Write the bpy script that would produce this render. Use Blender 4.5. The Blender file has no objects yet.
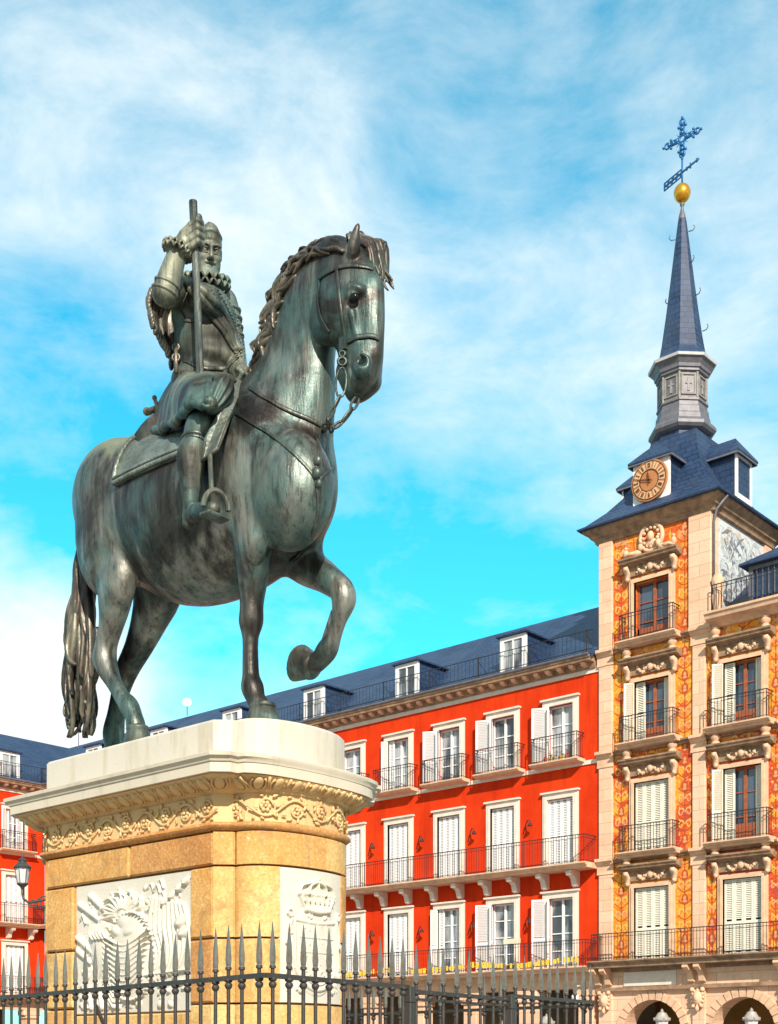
import bpy, math, random
import numpy as np
from mathutils import Vector, Matrix, Euler
from mathutils.bvhtree import BVHTree

R = math.radians
PI = math.pi
SC = bpy.context.scene
COL = SC.collection
random.seed(7)
RNG = np.random.default_rng(5)

# ------------------------------------------------------------------ camera
FPX, PPX, HORY, CAMZ = 1308.0, 389.0, 1057.0, 1.6
YAW = R(131.5)
FWD = Vector((math.cos(YAW), math.sin(YAW), 0))
RGT = Vector((math.sin(YAW), -math.cos(YAW), 0))
cam_data = bpy.data.cameras.new("camera")
cam = bpy.data.objects.new("camera", cam_data)
COL.objects.link(cam)
cam.location = (0, 0, CAMZ)
cam.rotation_euler = (R(90), 0, YAW - R(90))
cam_data.sensor_fit = 'VERTICAL'
cam_data.sensor_height = 24.0
cam_data.sensor_width = 24.0
cam_data.lens = 24.0 * FPX / 1024.0
cam_data.shift_y = (HORY - 512.0) / 1024.0
cam_data.clip_end = 3000
SC.camera = cam


def ray(px, py):
    return FWD + RGT * ((px - PPX) / FPX) + Vector((0, 0, (HORY - py) / FPX))


def onY(px, py, Y):
    d = ray(px, py)
    s = Y / d.y
    return Vector((d.x * s, Y, CAMZ + d.z * s))


def onX(px, py, X):
    d = ray(px, py)
    s = X / d.x
    return Vector((X, d.y * s, CAMZ + d.z * s))


# ------------------------------------------------------------------ tagging
def tag(o, label=None, cat=None, group=None, kind=None):
    if label: o['label'] = label
    if cat: o['category'] = cat
    if group: o['group'] = group
    if kind: o['kind'] = kind
    return o


def empty(name, loc=(0, 0, 0), rz=0.0, parent=None):
    o = bpy.data.objects.new(name, None)
    o.empty_display_size = 0.2
    COL.objects.link(o)
    o.location = loc
    o.rotation_euler = (0, 0, rz)
    if parent: o.parent = parent
    return o


def kids(o):
    return [c for c in COL.objects if c.parent == o]


def copy_tree(o, parent=None, loc=None):
    c = o.copy()
    COL.objects.link(c)
    c.parent = parent
    if loc is not None: c.location = loc
    for ch in kids(o):
        copy_tree(ch, c)
    return c


# ------------------------------------------------------------------ mesh builder
class MB:
    def __init__(s):
        s.v = []; s.f = []

    def add(s, vs, fs):
        n = len(s.v)
        s.v += [tuple(p) for p in vs]
        s.f += [tuple(i + n for i in f) for f in fs]
        return s

    def box(s, x0, x1, y0, y1, z0, z1):
        vs = [(x0, y0, z0), (x1, y0, z0), (x1, y1, z0), (x0, y1, z0), (x0, y0, z1), (x1, y0, z1), (x1, y1, z1), (x0, y1, z1)]
        fs = [(0, 3, 2, 1), (4, 5, 6, 7), (0, 1, 5, 4), (1, 2, 6, 5), (2, 3, 7, 6), (3, 0, 4, 7)]
        return s.add(vs, fs)

    def bbox(s, x0, x1, y0, y1, z0, z1, b=0.02):
        """box with chamfered vertical and horizontal edges (8 corner cut profile)"""
        n = len(s.v)
        vs = []
        for z, k in ((z0, b), (z0 + b, 0), (z1 - b, 0), (z1, b)):
            vs += [(x0 + b, y0 + k, z), (x1 - b, y0 + k, z), (x1 - k, y0 + b, z), (x1 - k, y1 - b, z),
                   (x1 - b, y1 - k, z), (x0 + b, y1 - k, z), (x0 + k, y1 - b, z), (x0 + k, y0 + b, z)]
        fs = [tuple(range(7, -1, -1)), tuple(range(24, 32))]
        for j in range(3):
            for i in range(8):
                a = j * 8 + i; c = j * 8 + (i + 1) % 8
                fs.append((a, c, c + 8, a + 8))
        return s.add(vs, fs)

    def prism(s, poly, h0, h1, axis='z'):
        """poly: 2D list; extruded along axis. axis y: poly=(x,z); axis x: poly=(y,z)"""
        n = len(poly)
        def mk(p, h):
            if axis == 'z': return (p[0], p[1], h)
            if axis == 'y': return (p[0], h, p[1])
            return (h, p[0], p[1])
        vs = [mk(p, h0) for p in poly] + [mk(p, h1) for p in poly]
        fs = [tuple(range(n - 1, -1, -1)), tuple(range(n, 2 * n))]
        for i in range(n):
            j = (i + 1) % n
            fs.append((i, j, j + n, i + n))
        return s.add(vs, fs)

    def tube(s, pts, r, n=6, closed=False, rr=None, flat=1.0, up=None, caps=True):
        """tube along pts; r scalar or list; flat squashes the section along 'up'"""
        pts = [Vector(p) for p in pts]
        m = len(pts)
        rs = r if isinstance(r, (list, tuple)) else [r] * m
        base = len(s.v)
        ref = Vector(up) if up is not None and not isinstance(up, list) else None
        prev = None
        for i, p in enumerate(pts):
            if closed: t = pts[(i + 1) % m] - pts[i - 1]
            elif i == 0: t = pts[1] - pts[0]
            elif i == m - 1: t = pts[-1] - pts[-2]
            else: t = pts[i + 1] - pts[i - 1]
            if t.length < 1e-9: t = Vector((0, 0, 1))
            t.normalize()
            if isinstance(up, list): u = Vector(up[i])
            elif ref is not None: u = ref.copy()
            elif prev is not None: u = prev.copy()
            else: u = Vector((0, 0, 1)) if abs(t.z) < 0.9 else Vector((1, 0, 0))
            u = u - t * u.dot(t)
            if u.length < 1e-6: u = t.orthogonal()
            u.normalize()
            prev = u
            w = t.cross(u)
            for k in range(n):
                a = 2 * PI * k / n
                s.v.append(tuple(p + (u * (math.sin(a) * flat) + w * math.cos(a)) * rs[i]))
        mm = m if closed else m - 1
        for i in range(mm):
            for k in range(n):
                a = base + i * n + k
                b = base + i * n + (k + 1) % n
                c = base + ((i + 1) % m) * n + (k + 1) % n
                d = base + ((i + 1) % m) * n + k
                s.f.append((a, b, c, d))
        if not closed and caps:
            s.f.append(tuple(base + k for k in range(n - 1, -1, -1)))
            s.f.append(tuple(base + (m - 1) * n + k for k in range(n)))
        return s

    def lathe(s, prof, c=(0, 0, 0), n=16, rot=0.0, cap=True, M=None):
        """prof: list of (r,z); M optional matrix applied before the centre offset"""
        base = len(s.v)
        for (r, z) in prof:
            for k in range(n):
                a = rot + 2 * PI * k / n
                p = Vector((r * math.cos(a), r * math.sin(a), z))
                if M is not None: p = M @ p
                s.v.append((p.x + c[0], p.y + c[1], p.z + c[2]))
        m = len(prof)
        for i in range(m - 1):
            for k in range(n):
                a = base + i * n + k; b = base + i * n + (k + 1) % n
                s.f.append((a, b, b + n, a + n))
        if cap:
            s.f.append(tuple(base + k for k in range(n - 1, -1, -1)))
            s.f.append(tuple(base + (m - 1) * n + k for k in range(n)))
        return s

    def ball(s, c, r, n=10, m=6, sc=(1, 1, 1), M=None):
        base = len(s.v)
        c = Vector(c)
        def put(p):
            p = Vector((p[0] * sc[0] * r, p[1] * sc[1] * r, p[2] * sc[2] * r))
            if M is not None: p = M @ p
            s.v.append(tuple(c + p))
        put((0, 0, -1))
        for j in range(1, m):
            ph = -PI / 2 + PI * j / m
            for k in range(n):
                a = 2 * PI * k / n
                put((math.cos(ph) * math.cos(a), math.cos(ph) * math.sin(a), math.sin(ph)))
        put((0, 0, 1))
        for k in range(n):
            s.f.append((base, base + 1 + (k + 1) % n, base + 1 + k))
            t = base + 1 + (m - 2) * n
            s.f.append((t + k, t + (k + 1) % n, base + 1 + (m - 1) * n))
        for j in range(m - 2):
            for k in range(n):
                a = base + 1 + j * n + k; b = base + 1 + j * n + (k + 1) % n
                s.f.append((a, b, b + n, a + n))
        return s

    def grid(s, P, thick=None, nrm=None):
        """P[i][j] points -> sheet; thick makes it a closed slab along nrm(i,j)"""
        a = len(P); b = len(P[0]); base = len(s.v)
        for row in P:
            for p in row: s.v.append(tuple(p))
        for i in range(a - 1):
            for j in range(b - 1):
                q = base + i * b + j
                s.f.append((q, q + 1, q + b + 1, q + b))
        if thick:
            base2 = len(s.v)
            for i in range(a):
                for j in range(b):
                    du = Vector(P[min(i + 1, a - 1)][j]) - Vector(P[max(i - 1, 0)][j])
                    dv = Vector(P[i][min(j + 1, b - 1)]) - Vector(P[i][max(j - 1, 0)])
                    n = du.cross(dv)
                    if n.length > 1e-9: n.normalize()
                    s.v.append(tuple(Vector(P[i][j]) + n * thick))
            for i in range(a - 1):
                for j in range(b - 1):
                    q = base2 + i * b + j
                    s.f.append((q, q + b, q + b + 1, q + 1))
            def edge(q1, q2): s.f.append((base + q1, base2 + q1, base2 + q2, base + q2))
            for i in range(a - 1):
                edge(i * b, (i + 1) * b); edge((i + 1) * b + b - 1, i * b + b - 1)
            for j in range(b - 1):
                edge(j + 1, j); edge((a - 1) * b + j, (a - 1) * b + j + 1)
        return s

    def build(s, name, mat, parent=None, smooth=False, loc=(0, 0, 0), recalc=True):
        me = bpy.data.meshes.new(name)
        me.from_pydata(s.v, [], s.f)
        me.update()
        if recalc:
            import bmesh
            bm = bmesh.new(); bm.from_mesh(me)
            bmesh.ops.recalc_face_normals(bm, faces=bm.faces)
            bm.to_mesh(me); bm.free()
        if mat: me.materials.append(mat)
        if smooth:
            me.shade_smooth() if smooth is True else None
            if smooth is not True:
                me.shade_smooth()
                try: me.set_sharp_from_angle(angle=R(smooth))
                except Exception: pass
        o = bpy.data.objects.new(name, me)
        COL.objects.link(o)
        o.location = loc
        if parent: o.parent = parent
        return o


# ------------------------------------------------------------------ materials
class NT:
    def __init__(s, name, rough=0.6, metal=0.0, spec=None):
        s.m = bpy.data.materials.new(name)
        s.m.use_nodes = True
        s.t = s.m.node_tree
        s.b = s.t.nodes['Principled BSDF']
        s.b.inputs['Roughness'].default_value = rough
        s.b.inputs['Metallic'].default_value = metal
        if spec is not None: s.b.inputs['Specular IOR Level'].default_value = spec
        s.tc = s.t.nodes.new('ShaderNodeTexCoord')

    def n(s, kind, **kw):
        x = s.t.nodes.new(kind)
        for k, v in kw.items():
            if k in x.inputs: x.inputs[k].default_value = v
            else: setattr(x, k, v)
        return x

    def l(s, a, b): s.t.links.new(a, b)

    def coords(s, scale=(1, 1, 1), src='Object', rot=(0, 0, 0), loc=(0, 0, 0)):
        mp = s.n('ShaderNodeMapping')
        mp.inputs['Scale'].default_value = scale
        mp.inputs['Rotation'].default_value = rot
        mp.inputs['Location'].default_value = loc
        s.l(s.tc.outputs[src], mp.inputs['Vector'])
        return mp.outputs['Vector']

    def world(s):
        g = s.n('ShaderNodeNewGeometry')
        return g.outputs['Position']

    def noise(s, scale, detail=4, rough=0.55, vec=None, dist=0.0):
        x = s.n('ShaderNodeTexNoise')
        x.inputs['Scale'].default_value = scale
        x.inputs['Detail'].default_value = detail
        x.inputs['Roughness'].default_value = rough
        x.inputs['Distortion'].default_value = dist
        s.l(vec if vec is not None else s.coords(), x.inputs['Vector'])
        return x.outputs['Fac']

    def ramp(s, fac, stops, interp='LINEAR'):
        r = s.n('ShaderNodeValToRGB')
        e = r.color_ramp.elements
        r.color_ramp.interpolation = interp
        while len(e) < len(stops): e.new(0.5)
        for i, (p, c) in enumerate(stops):
            e[i].position = p
            c = (c, c, c) if not hasattr(c, '__len__') else c
            e[i].color = (*c, 1) if len(c) == 3 else c
        s.l(fac, r.inputs['Fac'])
        return r.outputs['Color']

    def mix(s, fac, a, b, mode='MIX'):
        x = s.n('ShaderNodeMix'); x.data_type = 'RGBA'; x.blend_type = mode
        for val, inp in ((fac, x.inputs[0]), (a, x.inputs[6]), (b, x.inputs[7])):
            if hasattr(val, 'links'): s.l(val, inp)
            elif hasattr(val, '__len__'): inp.default_value = (*val, 1)
            else: inp.default_value = val
        return x.outputs[2]

    def math(s, op, a, b=None):
        x = s.n('ShaderNodeMath'); x.operation = op
        for i, v in enumerate((a, b)):
            if v is None: continue
            if hasattr(v, 'links'): s.l(v, x.inputs[i])
            else: x.inputs[i].default_value = v
        return x.outputs[0]

    def color(s, c):
        if hasattr(c, 'links'): s.l(c, s.b.inputs['Base Color'])
        else: s.b.inputs['Base Color'].default_value = (*c, 1)
        return s

    def rough(s, c):
        s.l(c, s.b.inputs['Roughness']); return s

    def bump(s, h, strength=0.3, dist=0.02, chain=None):
        b = s.n('ShaderNodeBump')
        b.inputs['Strength'].default_value = strength
        b.inputs['Distance'].default_value = dist
        s.l(h, b.inputs['Height'])
        if chain is not None: s.l(chain, b.inputs['Normal'])
        s.l(b.outputs['Normal'], s.b.inputs['Normal'])
        return b.outputs['Normal']


def simple(name, c, rough=0.6, metal=0.0, var=0.12, scale=3.0, bump=0.0, bscale=40, spec=None):
    """paint / plaster: base colour with weathering of its own"""
    t = NT(name, rough, metal, spec)
    n1 = t.noise(scale, 6, 0.65)
    dark = tuple(x * (1 - var) for x in c); lite = tuple(min(1, x * (1 + var)) for x in c)
    t.color(t.ramp(n1, [(0.3, dark), (0.7, lite)]))
    if bump > 0:
        t.bump(t.noise(bscale, 4, 0.6), bump, 0.01)
    return t.m


# ------------------------------------------------------------------ signed distance modelling
def V3(p): return np.array((p[0], p[1], p[2]), dtype=np.float32)


class Field:
    """smooth unions of solids on a grid, meshed as one continuous surface"""
    def __init__(s, lo, hi, h):
        s.lo = np.array(lo, dtype=np.float32); s.h = h
        n = np.ceil((np.array(hi) - np.array(lo)) / h).astype(int) + 1
        s.n = n
        s.d = np.full(tuple(n), 1.0, dtype=np.float32)
        s.ax = [s.lo[i] + h * np.arange(n[i], dtype=np.float32) for i in range(3)]

    def apply(s, fn, lo, hi, k=0.05, op='u'):
        m = 0.04 + k
        a = np.clip(((np.array(lo) - m - s.lo) / s.h).astype(int), 0, s.n)
        b = np.clip(((np.array(hi) + m - s.lo) / s.h).astype(int) + 1, 0, s.n)
        if np.any(b <= a): return
        sl = tuple(slice(a[i], b[i]) for i in range(3))
        X = s.ax[0][sl[0]][:, None, None]; Y = s.ax[1][sl[1]][None, :, None]; Z = s.ax[2][sl[2]][None, None, :]
        nd = fn(X, Y, Z)
        od = s.d[sl]
        k = max(k, 1e-5)
        if op == 'u':
            hh = np.maximum(k - np.abs(od - nd), 0) / k
            s.d[sl] = np.minimum(od, nd) - hh * hh * k * 0.25
        else:
            nd = -nd
            hh = np.maximum(k - np.abs(od - nd), 0) / k
            s.d[sl] = np.maximum(od, nd) + hh * hh * k * 0.25

    def ell(s, c, r, rot=None, k=0.05, op='u'):
        c = V3(c); r = np.array(r, dtype=np.float32)
        M = None
        if rot is not None:
            M = np.array((Euler(rot) if not isinstance(rot, Matrix) else rot).to_matrix() if not isinstance(rot, Matrix) else rot.to_3x3(), dtype=np.float32)
        def fn(X, Y, Z):
            x = X - c[0]; y = Y - c[1]; z = Z - c[2]
            if M is not None:
                x, y, z = (M[0, 0] * x + M[1, 0] * y + M[2, 0] * z, M[0, 1] * x + M[1, 1] * y + M[2, 1] * z, M[0, 2] * x + M[1, 2] * y + M[2, 2] * z)
            k0 = np.sqrt((x / r[0]) ** 2 + (y / r[1]) ** 2 + (z / r[2]) ** 2) + 1e-6
            k1 = np.sqrt((x / r[0] ** 2) ** 2 + (y / r[1] ** 2) ** 2 + (z / r[2] ** 2) ** 2) + 1e-6
            return (k0 * (k0 - 1) / k1).astype(np.float32)
        rm = float(r.max())
        s.apply(fn, c - rm, c + rm, k, op)

    def cone(s, a, b, ra, rb, k=0.05, q=1.0, op='u'):
        """tapered limb from a to b; q squashes its section across the Y axis"""
        a = V3(a); b = V3(b)
        ab = b - a; abq = ab.copy(); abq[1] /= q
        L2 = float((abq ** 2).sum()) + 1e-9
        def fn(X, Y, Z):
            x = X - a[0]; y = (Y - a[1]) / q; z = Z - a[2]
            t = np.clip((x * abq[0] + y * abq[1] + z * abq[2]) / L2, 0, 1)
            dx = x - t * abq[0]; dy = y - t * abq[1]; dz = z - t * abq[2]
            g = np.sqrt(dx * dx + dy * dy + dz * dz) - (ra + (rb - ra) * t)
            return (g * (min(1.0, q) * 0.5 + 0.5)).astype(np.float32)
        m = max(ra, rb)
        lo = np.minimum(a, b) - m; hi = np.maximum(a, b) + m
        s.apply(fn, lo, hi, k, op)

    def chain(s, pts, k=0.05, sub=3, k2=0.02, op='u'):
        """pts: (Vector, r, q) smoothly interpolated"""
        P = [(Vector(p[0]), p[1], p[2] if len(p) > 2 else 1.0) for p in pts]
        out = []
        n = len(P)
        for i in range(n - 1):
            p0 = P[max(i - 1, 0)]; p1 = P[i]; p2 = P[i + 1]; p3 = P[min(i + 2, n - 1)]
            for j in range(sub):
                t = j / sub
                f = lambda a, b, c, d: 0.5 * ((2 * b) + (c - a) * t + (2 * a - 5 * b + 4 * c - d) * t * t + (3 * b - a - 3 * c + d) * t ** 3)
                out.append((f(p0[0], p1[0], p2[0], p3[0]), f(p0[1], p1[1], p2[1], p3[1]), p1[2] + (p2[2] - p1[2]) * t))
        out.append(P[-1])
        for i in range(len(out) - 1):
            a, b = out[i], out[i + 1]
            s.cone(a[0], b[0], a[1], b[1], k if i == 0 else k2, (a[2] + b[2]) / 2, op)

    def mesh(s, name, mat, parent=None, smooth_it=1):
        d = s.d
        S = d < 0
        nx, ny, nz = d.shape
        c = np.zeros((nx - 1, ny - 1, nz - 1), dtype=np.uint8)
        for i in (0, 1):
            for j in (0, 1):
                for k in (0, 1):
                    c += S[i:nx - 1 + i, j:ny - 1 + j, k:nz - 1 + k]
        act = (c > 0) & (c < 8)
        I, J, K = np.nonzero(act)
        idx = np.full(act.shape, -1, dtype=np.int32)
        idx[I, J, K] = np.arange(len(I))
        acc = np.zeros((len(I), 3), dtype=np.float64); cnt = np.zeros(len(I))
        corners = [(i, j, k) for i in (0, 1) for j in (0, 1) for k in (0, 1)]
        for a in corners:
            for ax in range(3):
                if a[ax] == 1: continue
                b = list(a); b[ax] = 1
                da = d[I + a[0], J + a[1], K + a[2]]; db = d[I + b[0], J + b[1], K + b[2]]
                m = (da < 0) != (db < 0)
                t = np.where(m, da / np.where(m, da - db, 1), 0)
                p = np.array(a, dtype=np.float64)[None, :].repeat(len(I), 0)
                p[:, ax] += t
                acc[m] += p[m]; cnt[m] += 1
        v = acc / cnt[:, None] + np.stack([I, J, K], 1)
        v = v * s.h + s.lo[None, :]
        faces = []
        for ax in range(3):
            o = [1, 1, 1]; o[ax] = 0
            e = [nx - 1, ny - 1, nz - 1]
            sl0 = tuple(slice(o[i], e[i]) for i in range(3))
            sl1 = tuple(slice(o[i] + (1 if i == ax else 0), e[i] + (1 if i == ax else 0)) for i in range(3))
            A = S[sl0]; B = S[sl1]
            ch = A != B
            p = np.stack(np.nonzero(ch), 1) + np.array(o)[None, :]
            flip = A[ch]
            u = (ax + 1) % 3; w = (ax + 2) % 3
            def at(du, dw):
                q = p.copy(); q[:, u] -= du; q[:, w] -= dw
                return idx[q[:, 0], q[:, 1], q[:, 2]]
            q = np.stack([at(0, 0), at(1, 0), at(1, 1), at(0, 1)], 1)
            q[~flip] = q[~flip][:, ::-1]
            faces.append(q)
        F = np.concatenate(faces)
        # light smoothing
        for _ in range(smooth_it):
            acc = np.zeros_like(v); cnt = np.zeros(len(v))
            for a in range(4):
                i0 = F[:, a]; i1 = F[:, (a + 1) % 4]
                for ax in range(3):
                    acc[:, ax] += np.bincount(i0, weights=v[i1, ax], minlength=len(v)) + np.bincount(i1, weights=v[i0, ax], minlength=len(v))
                cnt += np.bincount(i0, minlength=len(v)) + np.bincount(i1, minlength=len(v))
            v = 0.5 * v + 0.5 * acc / np.maximum(cnt, 1)[:, None]
        me = bpy.data.meshes.new(name)
        me.vertices.add(len(v)); me.vertices.foreach_set('co', v.astype(np.float32).ravel())
        me.loops.add(F.size); me.loops.foreach_set('vertex_index', F.astype(np.int32).ravel())
        me.polygons.add(len(F)); me.polygons.foreach_set('loop_start', np.arange(0, F.size, 4, dtype=np.int32))
        me.update(calc_edges=True); me.validate()
        me.shade_smooth()
        me.materials.append(mat)
        o = bpy.data.objects.new(name, me)
        COL.objects.link(o)
        if parent: o.parent = parent
        return o


def bvh_of(*objs):
    vs = []; fs = []
    for o in objs:
        n = len(vs)
        vs += [v.co.copy() for v in o.data.vertices]
        fs += [tuple(i + n for i in p.vertices) for p in o.data.polygons]
    return BVHTree.FromPolygons(vs, fs)


def hit(bvh, px, py):
    """the point of a surface seen at a pixel"""
    d = ray(px, py).normalized()
    p, n, i, dist = bvh.ray_cast(Vector((0, 0, CAMZ)), d)
    return (p, n) if p is not None else (None, None)
# ================================================================== ground and fence
t = NT('plaza_setts', .8)
bt = t.n('ShaderNodeTexBrick'); t.l(t.coords((1, 1, 1)), bt.inputs['Vector'])
bt.inputs['Scale'].default_value = 3.0; bt.inputs['Mortar Size'].default_value = .012
bt.inputs['Color1'].default_value = (.23, .21, .19, 1); bt.inputs['Color2'].default_value = (.30, .275, .25, 1); bt.inputs['Mortar'].default_value = (.10, .09, .08, 1)
t.color(t.mix(t.ramp(t.noise(.4, 5, .6), [(.35, .35), (.65, 0)]), bt.outputs['Color'], (.16, .15, .14)))
t.bump(bt.outputs['Fac'], .3, .01)
mb = MB()
mb.add([(-1500, -1500, 0), (1500, -1500, 0), (1500, 1500, 0), (-1500, 1500, 0)], [(0, 1, 2, 3)])
tag(mb.build('ground', t.m), kind='structure')

t = NT('wrought_iron', .55, .25)
n_ = t.noise(14, 6, .75)
t.color(t.mix(t.ramp(n_, [(.56, 0), (.68, .8)]), t.ramp(t.noise(3, 4, .6), [(.3, (.032, .03, .028)), (.7, (.065, .06, .055))]), (.16, .075, .035)))
t.bump(t.noise(60, 5, .7), .4, .004); M_IRON = t.m
t = NT('iron_spear_grey', .5, .3)
t.color(t.mix(t.ramp(t.noise(11, 6, .75), [(.50, 0), (.66, .75)]), t.ramp(t.noise(5, 4, .6), [(.3, (.12, .125, .11)), (.7, (.24, .24, .21))]), (.17, .10, .055)))
t.bump(t.noise(70, 4, .7), .4, .004); M_SPEAR = t.m
fence = empty('iron_fence', (-6.5, 6.5, 0))
tag(fence, 'tall black iron railing with grey spear points and a gate, enclosing the stone pedestal', 'fence')
FZ, TZ = 2.026, 2.315


def fput(o):
    o.parent = fence; return o


def rot_line(a, b): return math.atan2(b[1] - a[1], b[0] - a[0])


# one picket, base at its foot
mb = MB()
mb.tube([(0, 0, .12), (0, 0, 2.075)], .0108, n=8)
mb.lathe([(.012, 2.0), (.021, 2.004), (.024, 2.013), (.021, 2.022), (.012, 2.026)], n=8)
mb.lathe([(.012, 1.965), (.018, 1.972), (.023, 1.985), (.018, 1.997), (.012, 2.0)], n=8)
mb.lathe([(.013, 2.068), (.018, 2.070), (.018, 2.082), (.013, 2.086)], n=8)
pk = mb.build('picket', M_IRON, None, smooth=50)
mb = MB()
mb.lathe([(.010, 2.083), (.0145, 2.095), (.0175, 2.125), (.014, 2.19), (.008, 2.25), (.0015, TZ)], n=4, rot=R(45))
mb.lathe([(.0115, 2.074), (.0155, 2.08), (.0155, 2.088), (.011, 2.092)], n=8)
sp_ = mb.build('spear_point', M_SPEAR, pk, smooth=25)
Ka = (-4.99, 4.67); Kb = (-5.60, 8.75); Kc = (-10.6, 5.56); Kd = (-11.2, 9.62)
cnt = 0


def run(a, b, n, h=0.0, skip=()):
    global cnt
    A = Vector((a[0], a[1], 0)); B = Vector((b[0], b[1], 0))
    rz = rot_line(a, b)
    for i in range(n):
        if i in skip: continue
        p = A.lerp(B, (i + .5) / n)
        src = pk if cnt == 0 else pk.copy()
        if cnt:
            COL.objects.link(src)
            q = sp_.copy(); COL.objects.link(q); q.parent = src
        src.parent = fence
        jz = random.uniform(-.006, .006)
        src.location = Vector((p.x + 6.5, p.y - 6.5, h + jz))
        src.rotation_euler = (random.uniform(-.003, .003), random.uniform(-.003, .003), rz + random.uniform(-.15, .15))
        cnt += 1


def rail(a, b, z, w_=.012, hgt=.013, name='rail'):
    A = Vector((a[0], a[1], z)); B = Vector((b[0], b[1], z))
    d = (B - A).normalized(); s_ = Vector((-d.y, d.x, 0)) * w_
    mb = MB()
    vs = []
    for p in (A, B):
        for (k, hh) in ((-1, -1), (1, -1), (1, 1), (-1, 1)):
            vs.append(p + s_ * k + Vector((0, 0, hgt * hh)))
    mb.add(vs, [(0, 3, 2, 1), (4, 5, 6, 7), (0, 1, 5, 4), (1, 2, 6, 5), (2, 3, 7, 6), (3, 0, 4, 7)])
    mb.v = [(x + 6.5, y - 6.5, zz) for x, y, zz in mb.v]
    return mb.build(name, M_IRON, fence)


def lerp2(a, b, t): return (a[0] + (b[0] - a[0]) * t, a[1] + (b[1] - a[1]) * t)


random.seed(8)
g0, g1 = .34, .66     # the gate in the right-hand run
ga, gb = lerp2(Ka, Kb, g0), lerp2(Ka, Kb, g1)
run(Ka, Kc, 40); rail(Ka, Kc, 2.026); rail(Ka, Kc, .25)
run(Ka, ga, 11); rail(Ka, ga, 2.026); rail(Ka, ga, .25)
run(ga, gb, 8, -.02); rail(ga, gb, 2.000); rail(ga, gb, 1.955, .010, .008); rail(ga, gb, .25)
run(gb, Kb, 10); rail(gb, Kb, 2.026); rail(gb, Kb, .25)
run(Kb, Kd, 30, -.02); rail(Kb, Kd, 2.006); rail(Kb, Kd, .25)
for p in (ga, gb):
    mb = MB()
    mb.bbox(-.030, .030, -.030, .030, 0, 2.03, .006)
    mb.bbox(-.036, .036, -.036, .036, 1.93, 1.965, .006)
    o = mb.build('gate_post', M_IRON, fence, loc=(p[0] + 6.5, p[1] - 6.5, 0)); o.rotation_euler = (0, 0, rot_line(Ka, Kb))
# slanting stay
mb = MB()
A_ = lerp2(Ka, Kc, .34)
mb.tube([(A_[0] + 6.5, A_[1] - 6.5 + .01, 1.93), (A_[0] + 6.5 + .22, A_[1] - 6.5 + .35, 1.0), (A_[0] + 6.5 + .4, A_[1] - 6.5 + .7, .1)], .014, n=6)
mb.build('stay', M_IRON, fence)
# ================================================================== stone pedestal
PX0, PX1, PY0, PY1 = -9.33, -7.05, 6.18, 7.46     # the straight part of the shaft
PYC = (PY0 + PY1) / 2
BOW = 0.31


def outline(off, bow=BOW, n=14):
    """plan of the pedestal: long flats and bowed ends with small set-backs at the corners"""
    pts = []
    hy = (PY1 - PY0) / 2 + off
    c = .10   # clipped corner
    x1 = PX1 + off; x0 = PX0 - off
    pts.append((x0 + c, PYC - hy)); pts.append((x1 - c, PYC - hy)); pts.append((x1, PYC - hy + c))
    s = hy - c - .02 - .22 * max(0, off)
    bow = bow - .62 * max(0, off)
    for i in range(n + 1):
        a = -PI / 2 + PI * i / n
        pts.append((x1 + bow * math.cos(a) ** .8 if abs(math.cos(a)) > 1e-6 else x1, PYC + s * math.sin(a)))
    pts.append((x1, PYC + hy - c)); pts.append((x1 - c, PYC + hy)); pts.append((x0 + c, PYC + hy)); pts.append((x0, PYC + hy - c))
    for i in range(n + 1):
        a = PI / 2 + PI * i / n
        pts.append((x0 + bow * -abs(math.cos(a)) ** .8 if abs(math.cos(a)) > 1e-6 else x0, PYC + s * math.sin(a)))
    pts.append((x0, PYC - hy + c))
    return pts


def band(mb, prof, bow=BOW):
    """prof: list of (offset, z): closed body of the pedestal plan following a moulding profile"""
    rings = [outline(o, bow) for o, z in prof]
    n = len(rings[0])
    base = len(mb.v)
    for r, (o, z) in zip(rings, prof):
        mb.v += [(p[0], p[1], z) for p in r]
    for i in range(len(prof) - 1):
        for k in range(n):
            a = base + i * n + k; b = base + i * n + (k + 1) % n
            mb.f.append((a, b, b + n, a + n))
    mb.f.append(tuple(base + k for k in range(n - 1, -1, -1)))
    mb.f.append(tuple(base + (len(prof) - 1) * n + k for k in range(n)))
    return mb


def granite(name, c, c2, bump=.5):
    t = NT(name, .75)
    v = t.noise(38, 3, .8)
    big = t.noise(1.6, 6, .65, dist=.5)
    st_ = t.noise(1.0, 5, .6, vec=t.coords((3.5, 3.5, .7)))
    a = t.ramp(big, [(.32, c), (.66, c2)])
    b = t.mix(t.ramp(v, [(.36, .55), (.5, 0)]), a, tuple(x * .62 for x in c))
    b = t.mix(t.ramp(v, [(.58, 0), (.68, .5)]), b, (.86, .76, .56))
    b = t.mix(t.ramp(st_, [(.55, 0), (.75, .45)]), b, (.50, .24, .06))
    bl = t.noise(4.5, 7, .7, dist=.8)
    b = t.mix(t.ramp(bl, [(.50, 0), (.68, .65)]), b, (.36, .18, .06))
    dr = t.noise(1.0, 6, .7, vec=t.coords((11, 11, .8)))
    b = t.mix(t.ramp(dr, [(.55, 0), (.70, .55)]), b, (.30, .19, .09))
    t.color(b)
    t.bump(t.math('ADD', t.noise(55, 4, .7), t.math('MULTIPLY', bl, 1.5)), bump, .010)
    return t.m


M_GR = [granite('granite_ochre', (.64, .31, .075), (.70, .43, .15)),
        granite('granite_pale', (.70, .41, .12), (.75, .52, .22)),
        granite('granite_rust', (.52, .21, .05), (.64, .34, .11))]


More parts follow.
